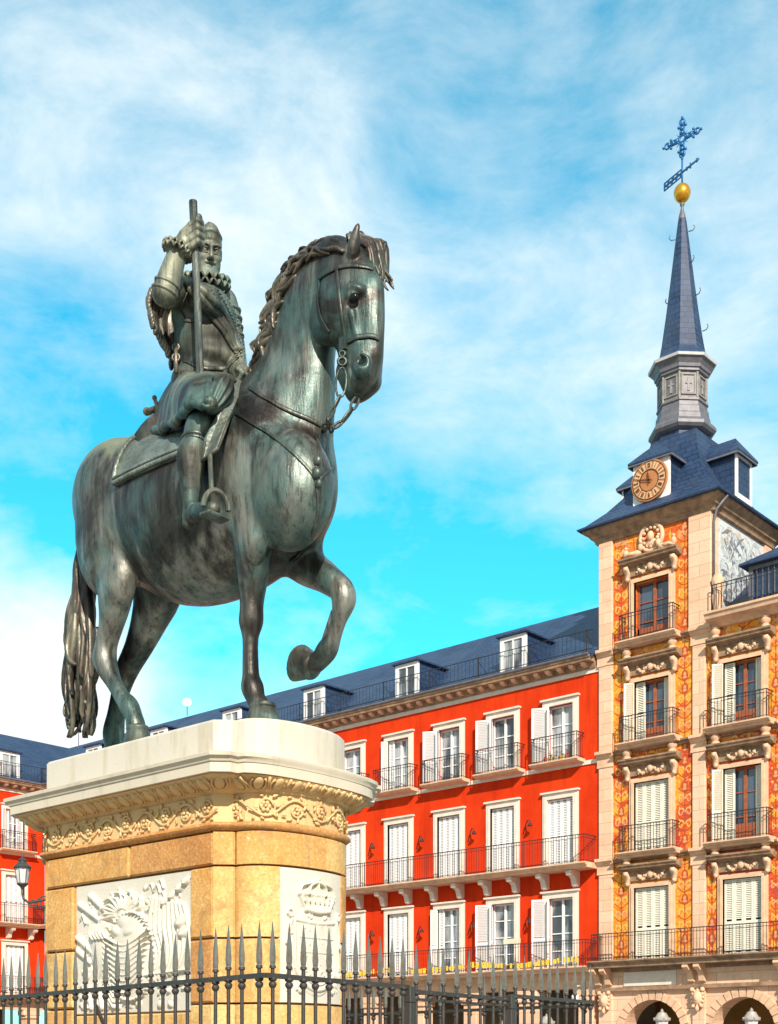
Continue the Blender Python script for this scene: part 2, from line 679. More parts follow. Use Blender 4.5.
def marble(name, c, stain, amt=.4, bump=.25):
    t = NT(name, .6)
    big = t.noise(1.3, 6, .65, dist=.6)
    st_ = t.noise(1.0, 6, .65, vec=t.coords((6, 6, .9)))
    a = t.ramp(big, [(.3, tuple(x * .93 for x in c)), (.7, c)])
    a = t.mix(t.ramp(st_, [(.52, 0), (.72, amt)]), a, stain)
    sp = t.noise(26, 5, .75)
    a = t.mix(t.ramp(sp, [(.62, 0), (.74, .4)]), a, tuple(x * .6 for x in stain))
    t.color(a)
    t.bump(t.noise(22, 6, .7), bump, .01)
    return t.m


M_WH = marble('limestone_white', (.60, .56, .48), (.42, .36, .22), .85)
M_CR = marble('limestone_cornice', (.64, .57, .45), (.40, .36, .28), .6)
M_FR = marble('sandstone_carved', (.72, .50, .24), (.46, .24, .08), .6, .4)
M_RL = marble('marble_relief', (.66, .62, .53), (.62, .52, .36), .45)

ped = empty('stone_pedestal', (0, 0, 0))
ped.location = (0, 0, 0)
tag(ped, 'tall ochre granite pedestal with white cap and carved marble panels under the horseman', 'pedestal')

ZT = 4.024
z_at = lambda py: CAMZ + (HORY - py) / FPX * 9.3      # heights read off the near corner
# cap block under the hooves
mb = MB(); band(mb, [(-.005, 3.505), (-.005, ZT - .02), (-.02, ZT)], bow=BOW-.005)
mb.build('cap_block', M_WH, ped)
# cornice
prof = [(-.02, 3.485), (.015, 3.49), (.03, 3.505), (.07, 3.53), (.12, 3.555), (.165, 3.572), (.175, 3.580), (.205, 3.584), (.205, 3.652), (.215, 3.656), (.222, 3.675), (.242, 3.688), (.245, 3.712), (.235, 3.718), (.02, 3.735)]
mb = MB(); band(mb, prof[:7] + [(0.0, 3.62)])
mb.build('egg_and_dart_moulding', M_FR, ped, smooth=35)
mb = MB(); band(mb, [(.08, 3.583)] + prof[7:])
mb.build('cornice', M_CR, ped, smooth=35)


def along(off, z, step, n=60, bow=BOW):
    """points and outward normals along the plan outline"""
    o = outline(off, bow, n=40)
    out = []
    acc = 0; nxt = step / 2
    for i in range(len(o)):
        a = Vector(o[i]).to_3d(); b = Vector(o[(i + 1) % len(o)]).to_3d()
        L = (b - a).length
        while acc + L >= nxt:
            t = (nxt - acc) / L
            d = (b - a).normalized()
            p = a.lerp(b, t)
            out.append((Vector((p.x, p.y, z)), Vector((d.y, -d.x, 0)), d))
            nxt += step
        acc += L
    return out


# eggs: carved one by one around the moulding
mb = MB()
for p, n, d in along(.095, 3.543, .150):
    up_ = (n * .88 + Vector((0, 0, .47))).normalized(); nn = (n * .47 - Vector((0, 0, .88))).normalized()
    tl = Matrix([d, nn, up_]).transposed()
    mb.ball(p + nn * .008, .050, 10, 8, sc=(.80, .42, 1.25), M=tl)
    rim_ = []
    for i in range(13):
        a = R(140 + 260 * i / 12)
        rim_.append(p + d * (.056 * math.cos(a)) + up_ * (.074 * math.sin(a)) + nn * .008)
    mb.tube(rim_, .009, n=5)
    q = p + d * .075
    mb.tube([q + up_ * .065 + nn * .01, q + nn * .012, q - up_ * .07 + nn * .004], [.012, .009, .003], n=5)
mb.build('egg_carving', M_FR, ped, smooth=True)

# frieze with leaf scrolls
zf1 = 3.487; zf0 = 3.285
mb = MB(); band(mb, [(-.012, zf0), (-.012, zf1)])
fr = mb.build('frieze', M_FR, ped)
mb = MB()
random.seed(31)
per = along(-.008, (zf0 + zf1) / 2, .235)
hh = (zf1 - zf0) * .40
for i, (p, n, d) in enumerate(per):
    sg = 1 if i % 2 else -1
    # main wave stem
    pts = []
    for j in range(15):
        t = j / 14
        pts.append(p + d * (t - .5) * .24 + Vector((0, 0, sg * hh * .75 * math.cos(PI * (t - .5)))) + n * .006)
    mb.tube(pts, [.008 + .004 * math.sin(PI * j / 14) for j in range(15)], n=6)
    # spiral
    sp = []
    for j in range(20):
        a = j / 19 * 2.4 * PI
        rr = .058 * (1 - j / 23)
        sp.append(p + d * (rr * math.cos(a)) + Vector((0, 0, -sg * (rr * math.sin(a)) - sg * .01)) + n * .008)
    mb.tube(sp, [.010 * (1 - j / 30) for j in range(20)], n=6)
    # rosette
    c_ = p + n * .006 - Vector((0, 0, sg * .005))
    tl = Matrix([d, n, Vector((0, 0, 1))]).transposed()
    for k in range(6):
        a = k * PI / 3
        mb.ball(c_ + d * .028 * math.cos(a) + Vector((0, 0, .028 * math.sin(a))), .017, 6, 5, sc=(1, .8, 1), M=tl)
    mb.ball(c_ + n * .012, .013, 6, 5)
    for k in range(9):      # leaves
        a = random.uniform(0, 2 * PI); rr = random.uniform(.07, .13)
        q = p + d * rr * .9 * math.cos(a) + Vector((0, 0, max(-hh, min(hh, rr * math.sin(a))))) + n * .010
        mm = tl @ Matrix.Rotation(random.uniform(0, PI), 3, 'Y')
        mb.ball(q, random.uniform(.013, .024), 6, 4, sc=(1.25, .5, .5), M=mm)
mb.build('leaf_scrolls', M_FR, fr, smooth=True)

# torus under the frieze
zt_ = zf0
mb = MB(); band(mb, [(0.0, zt_ - .062), (.012, zt_ - .058), (.022, zt_ - .052), (.035, zt_ - .04), (.040, zt_ - .028), (.035, zt_ - .014), (.018, zt_ - .004), (.002, zt_ - .001)])
mb.build('torus_moulding', M_GR[2], ped, smooth=40)
zcourse1 = zt_ - .063
zcourse0 = z_at(864)
# dressed courses: blocks with fine open joints laid round the outline
J = .008


def cut(xa, xb, z0, z1, mat, name, d0=.0, out_=0.0, y=PY0):
    mb = MB(); mb.bbox(xa + J, xb - J, y - out_, y + .30, z0 + J, z1 - J, .012)
    return mb.build(name, mat, ped)


def curved(a0, a1, z0, z1, mat, name, out_=0.0, thick=.25, n=10, s_=1):
    """block of the bowed end between two plan angles (s_=1 right end)"""
    hy = (PY1 - PY0) / 2; c = .10; s = hy - c - .02
    inner = []; outer = []
    for i in range(n + 1):
        a = a0 + (a1 - a0) * i / n
        ca = max(0.0, math.cos(a))
        x = PX1 + out_ + BOW * ca ** .8; y = PYC + s * math.sin(a)
        outer.append((x, y)); inner.append((x - thick, y * .0 + PYC + (y - PYC) * .8))
    if s_ < 0:
        m_ = PX0 + PX1
        outer = [(m_ - x, y) for x, y in outer]; inner = [(m_ - x, y) for x, y in inner]
    poly = outer + inner[::-1]
    mb = MB(); mb.prism(poly, z0 + J, z1 - J)
    return mb.build(name, mat, ped, smooth=30)


mcore = simple('mortar', (.40, .28, .17), .9, bump=.3)
mb = MB(); band(mb, [(-.06, 0.0), (-.06, zcourse1)])
mb.build('core', mcore, ped)
zj = [z_at(y) for y in (865, 940, 1010)]
zj = [zcourse0, z_at(937), z_at(1003), .75]
xm = onY(129, 900, PY0).x
pl, pr = onY(73, 900, PY0).x, onY(189, 900, PY0).x     # relief panel edges
zp1, zp0 = zcourse0, z_at(1010)
c = .10
# top course
cut(PX0 + .10, xm, zcourse0, zcourse1, M_GR[0], 'stone_block')
cut(xm, PX1 - .10, zcourse0, zcourse1, M_GR[2], 'stone_block')
# side quoins
for i in range(3):
    cut(PX0 + .10, pl, zj[i + 1], zj[i], M_GR[(0, 1, 0)[i]], 'stone_block')
    cut(pr, PX1 - .10, zj[i + 1], zj[i], M_GR[(0, 2, 1)[i]], 'stone_block')
cut(pl, pr, zj[3], zp0, M_GR[1], 'stone_block')


def corner(z0, z1, mat, sx=1, sy=1):
    """clipped corner pier: the chamfer and the short return before the bow"""
    hy = (PY1 - PY0) / 2
    pts = [(PX1 - c, PYC - hy), (PX1, PYC - hy + c), (PX1, PYC - hy + c + .02), (PX1 - .22, PYC - hy + c + .1), (PX1 - c, PYC - hy + .24)]
    pts = [(x + (.002 if x > PX1 - .15 else 0), y) for x, y in pts]
    if sx < 0: pts = [(PX0 + PX1 - x, y) for x, y in pts]
    if sy < 0: pts = [(x, 2 * PYC - y) for x, y in pts]
    mb = MB(); mb.prism(pts, z0 + J, z1 - J)
    return mb.build('stone_block', mat, ped)


lv = [zcourse1, zcourse0] + zj[1:]
for sx in (1, -1):
    for sy in (1, -1):
        for i in range(4): corner(lv[i + 1], lv[i], M_GR[(0, 1, 0, 1)[i]], sx, sy)
A0 = R(-88); A1 = R(-38); A2 = R(38); A3 = R(88)
for s_ in (1, -1):
    curved(A0, R(12), zcourse0, zcourse1, M_GR[0], 'stone_block', s_=s_)
    curved(R(12), A3, zcourse0, zcourse1, M_GR[1], 'stone_block', s_=s_)
    for i in range(3):
        curved(A0, A1, zj[i + 1], zj[i], M_GR[(1, 0, 1)[i]], 'stone_block', s_=s_, n=8)
        curved(A2, A3, zj[i + 1], zj[i], M_GR[(0, 1, 0)[i]], 'stone_block', s_=s_, n=8)
    curved(A1, A2, zj[3], z_at(1003), M_GR[1], 'stone_block', s_=s_)
# far side
mb = MB(); mb.bbox(PX0 + .11, PX1 - .11, PY1 - .2, PY1, zj[3], zcourse1 - J, .012); mb.build('stone_block', M_GR[0], ped)
# foot
mb = MB(); band(mb, [(.20, 0), (.20, .42), (.16, .45), (.14, .50), (.06, .60), (.03, .70), (.0, .745)])
mb.build('base_moulding', M_GR[1], ped, smooth=35)

# ---- carved marble panel on the long side: trophy of arms
rp = MB()
rp.box(pl + .008, pr - .008, PY0 - .001 + .03, PY0 + .2, zp0 + J, zp1 - J)
panel = rp.build('relief_panel', M_RL, ped)
W_, H_ = pr - pl, zp1 - zp0
YP = PY0 + .032


class Relief:
    """low relief carved as a height field over a u-v rectangle of w x h metres"""
    def __init__(s, w, h, nu, nv):
        s.w, s.h_ = w, h
        s.U, s.V = np.meshgrid(np.linspace(0, w, nu), np.linspace(0, h, nv), indexing='ij')
        s.H = np.zeros_like(s.U)

    def put(s, z, k=.006):
        hh = np.maximum(k - np.abs(s.H - z), 0) / k
        s.H = np.maximum(s.H, z) + hh * hh * k * .25

    def cap(s, u, v, ru, rv, h, rot=0.0, ribs=0, rib=.004, base=0.0, p=.6):
        du, dv = s.U - u * s.w, s.V - v * s.h_
        c, s_ = math.cos(rot), math.sin(rot)
        x, y = (du * c + dv * s_) / ru, (-du * s_ + dv * c) / rv
        q = 1 - x * x - y * y
        z = np.where(q > 0, h * np.maximum(q, 0) ** p + base, -1)
        if ribs: z = z + np.where(q > 0, rib * np.cos(x * ribs * PI), 0)
        s.put(z)

    def line(s, pts, w, h, tap=1.0, prof=.5):
        P = [np.array((p[0] * s.w, p[1] * s.h_)) for p in pts]
        m = len(P); out = []
        for i in range(m - 1):
            p0, p1, p2, p3 = P[max(i - 1, 0)], P[i], P[i + 1], P[min(i + 2, m - 1)]
            n_ = 1 if m == 2 else 5
            for j in range(n_):
                t = j / n_
                out.append(0.5 * ((2 * p1) + (p2 - p0) * t + (2 * p0 - 5 * p1 + 4 * p2 - p3) * t * t + (3 * p1 - p0 - 3 * p2 + p3) * t ** 3))
        out.append(P[-1]); L = len(out) - 1
        Z = np.full_like(s.H, -1)
        for i in range(L):
            a, b = out[i], out[i + 1]
            d = b - a; l2 = (d ** 2).sum() + 1e-9
            t = np.clip(((s.U - a[0]) * d[0] + (s.V - a[1]) * d[1]) / l2, 0, 1)
            g = np.hypot(s.U - a[0] - t * d[0], s.V - a[1] - t * d[1])
            ww = w * (1 - (1 - tap) * (i + t) / L)
            q = 1 - (g / ww) ** 2
            Z = np.maximum(Z, np.where(q > 0, h * (.6 + .4 * ww / w) * np.maximum(q, 0) ** prof, -1))
        s.put(Z, .003)

    def mesh(s, fn, name, mat, parent, rough=.0015):
        rng = np.random.default_rng(3)
        H = np.maximum(s.H, 0) * .75 + rng.random(s.H.shape) * rough
        P = [[fn(s.U[i, j], s.V[i, j], H[i, j]) for j in range(H.shape[1])] for i in range(H.shape[0])]
        mb = MB(); mb.grid(P)
        return mb.build(name, mat, parent, smooth=True, recalc=False)


random.seed(77)
rl = Relief(W_, H_, 230, 210)
for (u0, v0, u1, v1) in ((.04, .86, .34, .64), (.14, .92, .42, .66), (.02, .60, .20, .44), (.02, .50, .14, .40)):
    rl.line([(u0, v0), (u1, v1)], .030, .045, .8)
rl.cap(.24, .47, .15, .24, .05, .3)                       # bag-like helmet cloth
rl.cap(.24, .62, .09, .075, .075, .2)
for i in range(5): rl.line([(.18 + .03 * i, .68), (.17 + .03 * i, .62), (.20 + .03 * i, .57)], .012, .085)
for i in range(12):                                          # burst of plumes
    a = R(10 + 15 * i); r0, r1 = .06, .16 + .03 * (i % 2)
    rl.line([(.44 + r0 * math.cos(a), .73 + r0 * math.sin(a)), (.44 + r1 * math.cos(a + .15), .73 + r1 * math.sin(a + .15) * .9), (.44 + (r1 + .03) * math.cos(a + .4), .73 + (r1 + .02) * math.sin(a + .4) * .9)], .020, .055, .5)
rl.cap(.45, .70, .10, .10, .07)
rl.cap(.52, .60, .11, .05, .085, .3)
rl.cap(.40, .62, .08, .06, .08, -.4)
rl.cap(.50, .40, .25, .36, .075, -.12, ribs=0, p=.45)       # cuirass
for i in range(9):
    w_ = .19 - .008 * i
    rl.line([(.50 - w_, .58 - .045 * i), (.49, .50 - .045 * i), (.50 + w_, .60 - .045 * i)], .006, .088)
for i in range(34):                                          # scalloped edging
    a = R(-110 + 7.6 * i)
    rl.cap(.52 + .21 * math.cos(a), .42 + .33 * math.sin(a), .016, .020, .085, a)
for i in range(10): rl.line([(.28, .56 - .045 * i), (.34, .49 - .045 * i), (.37, .40 - .04 * i)], .013, .06)
for i in range(9):                                           # hanging drapery
    u = .71 + .030 * i
    rl.line([(u, .84 - .01 * i), (u - .03 + .008 * i, .62), (u + .025, .42), (u - .02, .22 + .01 * i)], .024, .05 - .002 * i, .8)
for (u, v, r) in ((.80, .80, .045), (.86, .84, .045), (.92, .89, .045), (.97, .93, .04), (.93, .64, .075), (.95, .56, .06)):
    rl.cap(u, v, r * 1.2, r * .8, .06, .5)
    rl.cap(u, v - .015, r * .7, r * .4, .075, .5)
rl.line([(.28, .24), (.98, .29)], .010, .05); rl.line([(.28, .27), (.62, .28)], .007, .06)
for i in range(7): rl.line([(.10 + .05 * i, .04), (.08 + .05 * i, .20), (.14 + .05 * i, .34)], .022, .04)
for i in range(60):
    rl.cap(random.uniform(.05, .96), random.uniform(.04, .34), random.uniform(.015, .05), random.uniform(.012, .04), random.uniform(.02, .05), random.uniform(-1, 1))
for i in range(44):
    u, v = random.uniform(.04, .92), random.uniform(.35, .94)
    rl.line([(u, v), (u + .03, v + .03), (u + .05, v - .03)], .008, random.uniform(.015, .04))
for i in range(26):
    rl.cap(random.uniform(.03, .96), random.uniform(.55, .95), random.uniform(.015, .04), random.uniform(.012, .03), random.uniform(.01, .03), random.uniform(-1, 1))
rl.mesh(lambda u, v, h: Vector((pl + .012 + u * (W_ - .024) / W_, YP - .004 - h, zp0 + .012 + v * (H_ - .024) / H_)), 'carved_trophy', M_RL, panel)


# ---- coat of arms on the bowed end
def bowpt(a, z, o=0.0):
    hy = (PY1 - PY0) / 2; s = hy - .12
    ca = max(0.0, math.cos(a))
    p = Vector((PX1 + BOW * ca ** .8, PYC + s * math.sin(a), z))
    n = Vector((math.cos(a), math.sin(a) * .75, 0)).normalized()
    return p + n * o


for s_ in (1,):
    zb1, zb0 = zcourse0, z_at(1003)
    pn = curved(A1, A2, zb0, zb1, M_RL, 'arms_panel', out_=-.012, n=16)
    HH = zb1 - zb0 - .02
    AW = (A2 - A1)
    hy = (PY1 - PY0) / 2
    WW = .92
    ca_ = Relief(WW, HH, 190, 220)
    X_ = lambda u: .5 + u * .9        # u from -.5 to .5
    sh = []
    for i in range(25):
        a = PI * (1 + i / 24)
        sh.append((X_(.36 * math.cos(a)), .34 + .24 * math.sin(a)))
    sh = [(X_(-.36), .62)] + sh + [(X_(.36), .62)]
    ca_.cap(.5, .40, .34, .34, .022, p=.3)
    ca_.line(sh, .022, .035); ca_.line([(X_(-.36), .62), (X_(0), .60), (X_(.36), .62)], .018, .03)
    sh2 = [(.5 + (u - .5) * .82, .36 + (v - .36) * .86) for u, v in sh]
    ca_.line(sh2, .008, .034)
    for (p, q) in (((X_(0), .13), (X_(0), .60)), ((X_(-.3), .38), (X_(.3), .38)), ((X_(-.3), .49), (X_(.3), .49)), ((X_(-.15), .49), (X_(-.15), .60)), ((X_(.15), .49), (X_(.15), .6))):
        ca_.line([p, q], .006, .034)
    for i in range(46):
        ca_.cap(X_(random.uniform(-.28, .28)), random.uniform(.16, .58), random.uniform(.008, .022), random.uniform(.008, .022), random.uniform(.026, .040), random.uniform(-1, 1))
    ca_.line([(X_(-.20), .70), (X_(0), .685), (X_(.20), .70)], .026, .055)
    for i in range(7):
        u = -.21 + .07 * i
        ca_.line([(X_(u), .71), (X_(u * 1.2), .76), (X_(u * 1.35), .80)], .013, .045)
        ca_.cap(X_(u * 1.38), .815, .022, .022, .06)
        ca_.cap(X_(u * 1.15 + .03), .765, .014, .014, .05)
    for i in range(5):
        u = -.2 + .1 * i
        ca_.line([(X_(u * 1.4), .82), (X_(u * 1.2), .88), (X_(0), .91)], .013, .05)
    ca_.cap(X_(0), .935, .022, .025, .06)
    for sg in (-1, 1):
        for (u0, v0, r0) in ((.42, .66, .05), (.42, .22, .055), (.12, .65, .035), (.28, .10, .05), (.46, .44, .03)):
            sp = []
            for j in range(14):
                a = j / 13 * 2 * PI * 1.1
                rr = r0 * (1 - j / 18)
                sp.append((X_(sg * (u0 + rr * 1.0 * math.cos(a))), v0 + rr * .8 * math.sin(a)))
            ca_.line(sp, .012, .035)
        ca_.line([(X_(sg * u), v) for u, v in ((.40, .62), (.45, .52), (.42, .42), (.45, .28))], .016, .03)
        for i in range(16):
            ca_.cap(X_(sg * random.uniform(.36, .48)), random.uniform(.08, .7), random.uniform(.01, .025), random.uniform(.01, .02), random.uniform(.01, .03), random.uniform(-1, 1))
    ca_.mesh(lambda u, v, h: bowpt(A1 + .03 + (AW - .06) * u / WW, zb0 + .01 + v, h - .006), 'coat_of_arms', M_RL, pn)
# ================================================================== the bronze horseman
YC = 6.82


def S(px, py, dy=0.0): return onY(px, py, YC + dy)


def sr(r, P): return r * (P.x * FWD.x + P.y * FWD.y) / FPX


def C(px, py, dy, r, q=1.0):
    p = S(px, py, dy)
    return (p, sr(r, p), q)


def bronze(name, dark, mid, pale, green, streak=1.0, metal=0.55, rough=0.38, bump=0.5, bdist=0.014, wash_top=False):
    t = NT(name, rough, metal)
    big = t.noise(1.7, 5, 0.6, dist=0.6)
    drip = t.noise(1.0, 5, 0.62, vec=t.coords((9, 9, 0.9)))
    fine = t.noise(1.0, 5, 0.7, vec=t.coords((30, 30, 2.6)))
    spots = t.noise(7.5, 6, 0.7, dist=0.4)
    soft = t.noise(1.0, 4, .55, vec=t.coords((1.5, 1.5, .9), loc=(2, 5, 1)), dist=.8)
    f0 = t.math('ADD', t.math('MULTIPLY', soft, .68), t.math('MULTIPLY', drip, .32))
    c0 = t.ramp(f0, [(0.40, dark), (0.49, mid), (0.61, pale)])
    g = t.math('MULTIPLY', t.ramp(big, [(0.47, 0.0), (0.58, 1.0)]), t.ramp(spots, [(0.35, 0.35), (0.62, 1.0)]))
    c1 = t.mix(t.math('MULTIPLY', g, 0.75 * streak), c0, green)
    # hair-fine dark runs
    c3 = t.mix(t.ramp(fine, [(0.34, 0.6), (0.47, 0.0)]), c1, tuple(x * .6 for x in dark))
    c3 = t.mix(t.ramp(drip, [(0.30, 0.5), (0.44, 0.0)]), c3, dark)
    c3 = t.mix(t.ramp(drip, [(0.60, 0.0), (0.72, 0.35 * streak)]), c3, pale)
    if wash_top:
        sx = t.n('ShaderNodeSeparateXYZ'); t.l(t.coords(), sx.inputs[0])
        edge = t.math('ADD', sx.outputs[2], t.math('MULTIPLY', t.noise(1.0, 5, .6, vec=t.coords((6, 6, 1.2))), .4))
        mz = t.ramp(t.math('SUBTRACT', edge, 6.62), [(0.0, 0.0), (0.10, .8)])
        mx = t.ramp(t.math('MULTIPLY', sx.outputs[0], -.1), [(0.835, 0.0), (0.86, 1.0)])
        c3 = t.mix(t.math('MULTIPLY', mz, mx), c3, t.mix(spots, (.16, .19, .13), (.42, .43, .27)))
    t.color(c3)
    t.rough(t.ramp(spots, [(0.3, rough - 0.12), (0.7, rough + 0.2)]))
    bn = t.math('ADD', t.math('ADD', t.math('MULTIPLY', fine, 0.6), t.math('MULTIPLY', spots, 0.6)), t.math('MULTIPLY', t.noise(3.2, 3, .5, dist=.6), 1.6))
    t.bump(bn, bump, bdist)
    return t.m


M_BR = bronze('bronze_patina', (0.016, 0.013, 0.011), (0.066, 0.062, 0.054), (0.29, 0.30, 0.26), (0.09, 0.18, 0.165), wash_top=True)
M_BR2 = bronze('bronze_green', (0.022, 0.020, 0.017), (0.078, 0.084, 0.068), (0.26, 0.275, 0.21), (0.085, 0.185, 0.17), bump=0.45, rough=0.52, metal=0.4)
M_BRD = bronze('bronze_brown', (0.022, 0.016, 0.013), (0.11, 0.085, 0.065), (0.34, 0.30, 0.23), (0.07, 0.12, 0.10), streak=0.6, bump=0.5)
M_STR = bronze('bronze_strap', (0.02, 0.018, 0.016), (0.07, 0.07, 0.06), (0.2, 0.22, 0.19), (0.08, 0.15, 0.13), streak=0.7)

statue = empty('equestrian_statue', (-8.14, YC, 4.024))
tag(statue, 'weathered bronze horseman in a ruff on a walking stallion, atop the stone pedestal', 'statue')
STW = statue.matrix_world


def sadopt(o, parent):
    """keep world coordinates while parenting to the statue (parents sit at the base empty or at the world origin)"""
    o.parent = parent
    if parent is statue: o.location = Vector(o.location) - Vector((-8.14, YC, 4.024))
    return o


# ------------------------------------------------------------------ horse body
HG = 0.0115
F = Field((-9.95, 5.95, 3.95), (-6.0, 7.75, 7.85), HG)
# trunk
F.chain([C(134, 510, 0, 63, .86), C(160, 512, 0, 68, .86), C(195, 520, 0, 80, .82), C(232, 508, 0, 84, .76), C(268, 490, 0, 77, .80)], k=.05, sub=4, k2=.05)
# croup halves
for sg in (-1, 1):
    F.ell(S(116, 494, .20 * sg), (.40, .30, .42), k=.10)
    F.ell(S(112, 545, .26 * sg), (.34, .24, .44), k=.10)
    F.ell(S(292, 492, .20 * sg), (.33, .27, .42), k=.10)      # breast muscles
    F.ell(S(246, 470, .27 * sg), (.32, .22, .48), rot=(0, R(18), 0), k=.12)   # shoulder
# breast cleft
F.cone(S(333, 478, 0), S(318, 548, 0), .03, .035, k=.09, op='s')
# withers and neck
F.chain([C(262, 455, 0, 74, .70), C(280, 425, 0, 60, .62), C(293, 380, 0, 46, .58), C(304, 335, 0, 38, .58), C(316, 298, 0, 34, .58), C(330, 268, 0, 27, .62)], k=.14, sub=4, k2=.05)
F.cone(S(312, 455, 0), S(318, 380, 0), sr(12, S(322, 455)), sr(8, S(322, 400)), k=.12, q=1.2)   # windpipe
# throat creases
for (x, y, x2, y2) in ((312, 352, 327, 376), (306, 362, 326, 392), (304, 376, 326, 404)):
    F.cone(S(x, y, -.2), S(x2, y2, -.13), .010, .010, k=.03, op='s')
# head
F.chain([C(334, 264, 0, 22, .72), C(345, 281, 0, 32, .66), C(352, 303, 0, 32.5, .58), C(358, 326, 0, 27.5, .58), C(360.5, 348, 0, 22.5, .64), C(361, 366, 0, 20.5, .80), C(361, 379, 0, 18.5, .88)], k=.06, sub=4, k2=.04)
for sg in (-1, 1):
    F.ell(S(334, 312, .11 * sg), (.215, .10, .235), k=.035)                # jowl
    F.ell(S(355, 290, .130 * sg), (.085, .06, .045), rot=(0, R(20), 0), k=.035)  # brow
    F.cone(S(352, 312, .15 * sg), S(357, 342, .105 * sg), .022, .012, k=.04)     # cheekbone ridge
    F.ell(S(362, 366, .135 * sg), (.075, .055, .085), k=.03)              # nostril wing
    nc = S(361.5, 366.5, .135 * sg)
    F.cone(nc + Vector((.055, .050 * sg, .006)), nc + Vector((-.02, .0, .05)), .036, .028, k=.012, op='s')
    F.ell(S(352, 297, .178 * sg), (.066, .035, .046), rot=(0, R(25), 0), k=.035, op='s')
    e = S(352, 297, .145 * sg); F.ell(e, (.055, .045, .042), k=.008)     # eyeball
    F.cone(e + Vector((-.062, .01 * sg, .012)), e + Vector((0, .03 * sg, .05)), .011, .013, k=.012)
    F.cone(e + Vector((0, .03 * sg, .05)), e + Vector((.062, .005 * sg, .018)), .013, .010, k=.012)
    F.cone(e + Vector((-.05, .022 * sg, -.035)), e + Vector((.05, .02 * sg, -.032)), .009, .009, k=.012)
# nasal bone, lips, chin, mouth
F.cone(S(372, 290, 0), S(372, 355, 0), .085, .07, k=.05, q=.8)
F.ell(S(367, 381, 0), (.085, .110, .070), k=.035)
F.ell(S(359, 392, 0), (.080, .085, .050), k=.025)
F.cone(S(347, 372, 0), S(356, 392, 0), .085, .075, k=.03, q=.9)
for sg in (-1, 1):
    F.cone(S(349, 366, .135 * sg), S(359, 390, .12 * sg), .012, .014, k=.012, op='s')
F.cone(S(360, 389, -.14), S(372, 390, 0), .012, .012, k=.014, op='s')


# ears
def ear(px, py, tx, ty, dy, dy2):
    a = S(px, py, dy); b = S(tx, ty, dy2)
    F.chain([(a, .036), (a.lerp(b, .35), .038), (a.lerp(b, .7), .026), (b, .011)], k=.02, sub=3)
    mid = a.lerp(b, .5)
    F.ell(mid + Vector((.040, .02, 0)), (.018, .02, .08), k=.01, op='s')


ear(352.5, 253, 358, 225, -.12, -.13)
ear(379, 262, 386, 243, .15, .16)

# near fore leg (standing)
F.ell(S(254.5, 535, -.33), (.125, .10, .21), k=.06)
F.chain([C(256, 500, -.25, 30, .8), C(254, 535, -.27, 22, .9), C(253.5, 565, -.25, 16.5, .9), C(252, 596, -.23, 11.5)], k=.10, sub=4, k2=.03)
F.chain([C(252, 596, -.23, 11), C(251.5, 613, -.23, 11), C(251, 623, -.23, 11), C(250.5, 636, -.23, 7.6), C(250.5, 660, -.23, 7.4), C(251, 678, -.23, 8), C(252.5, 688, -.23, 10.5), C(256, 699, -.23, 8.5), C(260, 706, -.23, 9.5)], k=.03, sub=3, k2=.02)
F.cone(S(247.5, 640, -.23), S(247, 684, -.23), .028, .03, k=.015)
# raised far fore leg
F.chain([C(296, 548, .22, 26, .9), C(308, 566, .24, 18, .9), C(325, 577, .25, 14), C(340, 588, .26, 11.5)], k=.08, sub=4, k2=.03)
F.chain([C(341, 589, .26, 12), C(344, 597, .26, 11.5), C(343, 606, .26, 10), C(339, 620, .26, 7), C(333, 638, .26, 7.2), C(327, 650, .26, 10), C(320, 660, .26, 8.5), C(313, 664, .26, 10)], k=.02, sub=3, k2=.02)
F.cone(S(334, 612, .26), S(325, 640, .26), .026, .028, k=.015)
# near hind leg
F.chain([C(108, 535, -.26, 38, .62), C(116, 570, -.29, 24, .75), C(115, 600, -.29, 17.5, .8), C(111, 626, -.28, 11), C(106, 646, -.27, 9.6), C(104.5, 660, -.27, 11)], k=.08, sub=4, k2=.03)
F.chain([C(104.5, 660, -.27, 11), C(108, 670, -.27, 10), C(114, 683, -.27, 7.4), C(122, 697, -.27, 7.4), C(129, 706, -.27, 9.2), C(134, 717, -.27, 8), C(136, 727, -.27, 9.5)], k=.02, sub=3, k2=.02)
F.ell(S(120, 578, -.34), (.15, .12, .21), k=.055)       # stifle
F.cone(S(97, 630, -.25), S(97.5, 660, -.26), .03, .045, k=.03)    # hock point tendon
# far hind leg
F.chain([C(146, 560, .22, 36, .7), C(158, 588, .26, 28, .75), C(150, 618, .27, 19, .85), C(139, 646, .27, 13), C(127, 670, .27, 10.5), C(120.5, 692, .27, 8), C(116, 716, .27, 8), C(113.5, 733, .27, 9.5), C(114, 746, .27, 8), C(116, 758, .27, 10)], k=.08, sub=4, k2=.03)
# knee and fetlock rings, tendons
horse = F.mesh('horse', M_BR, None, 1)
horse.parent = statue; horse.location = (8.14, -YC, -4.024)
tag(horse, 'stallion with arched neck, one foreleg raised')
HB = bvh_of(horse)
del F


def on(px, py, off=0.012, bvh=None):
    p, n = hit(bvh or HB, px, py)
    if p is None:
        p, n, i, d = (bvh or HB).find_nearest(S(px, py, -.1))
    if n.dot(ray(px, py)) > 0: n = -n
    return p + n * off, n


def near(p, off=0.012, bvh=None):
    q, n, i, d = (bvh or HB).find_nearest(Vector(p))
    return q + n * off, n


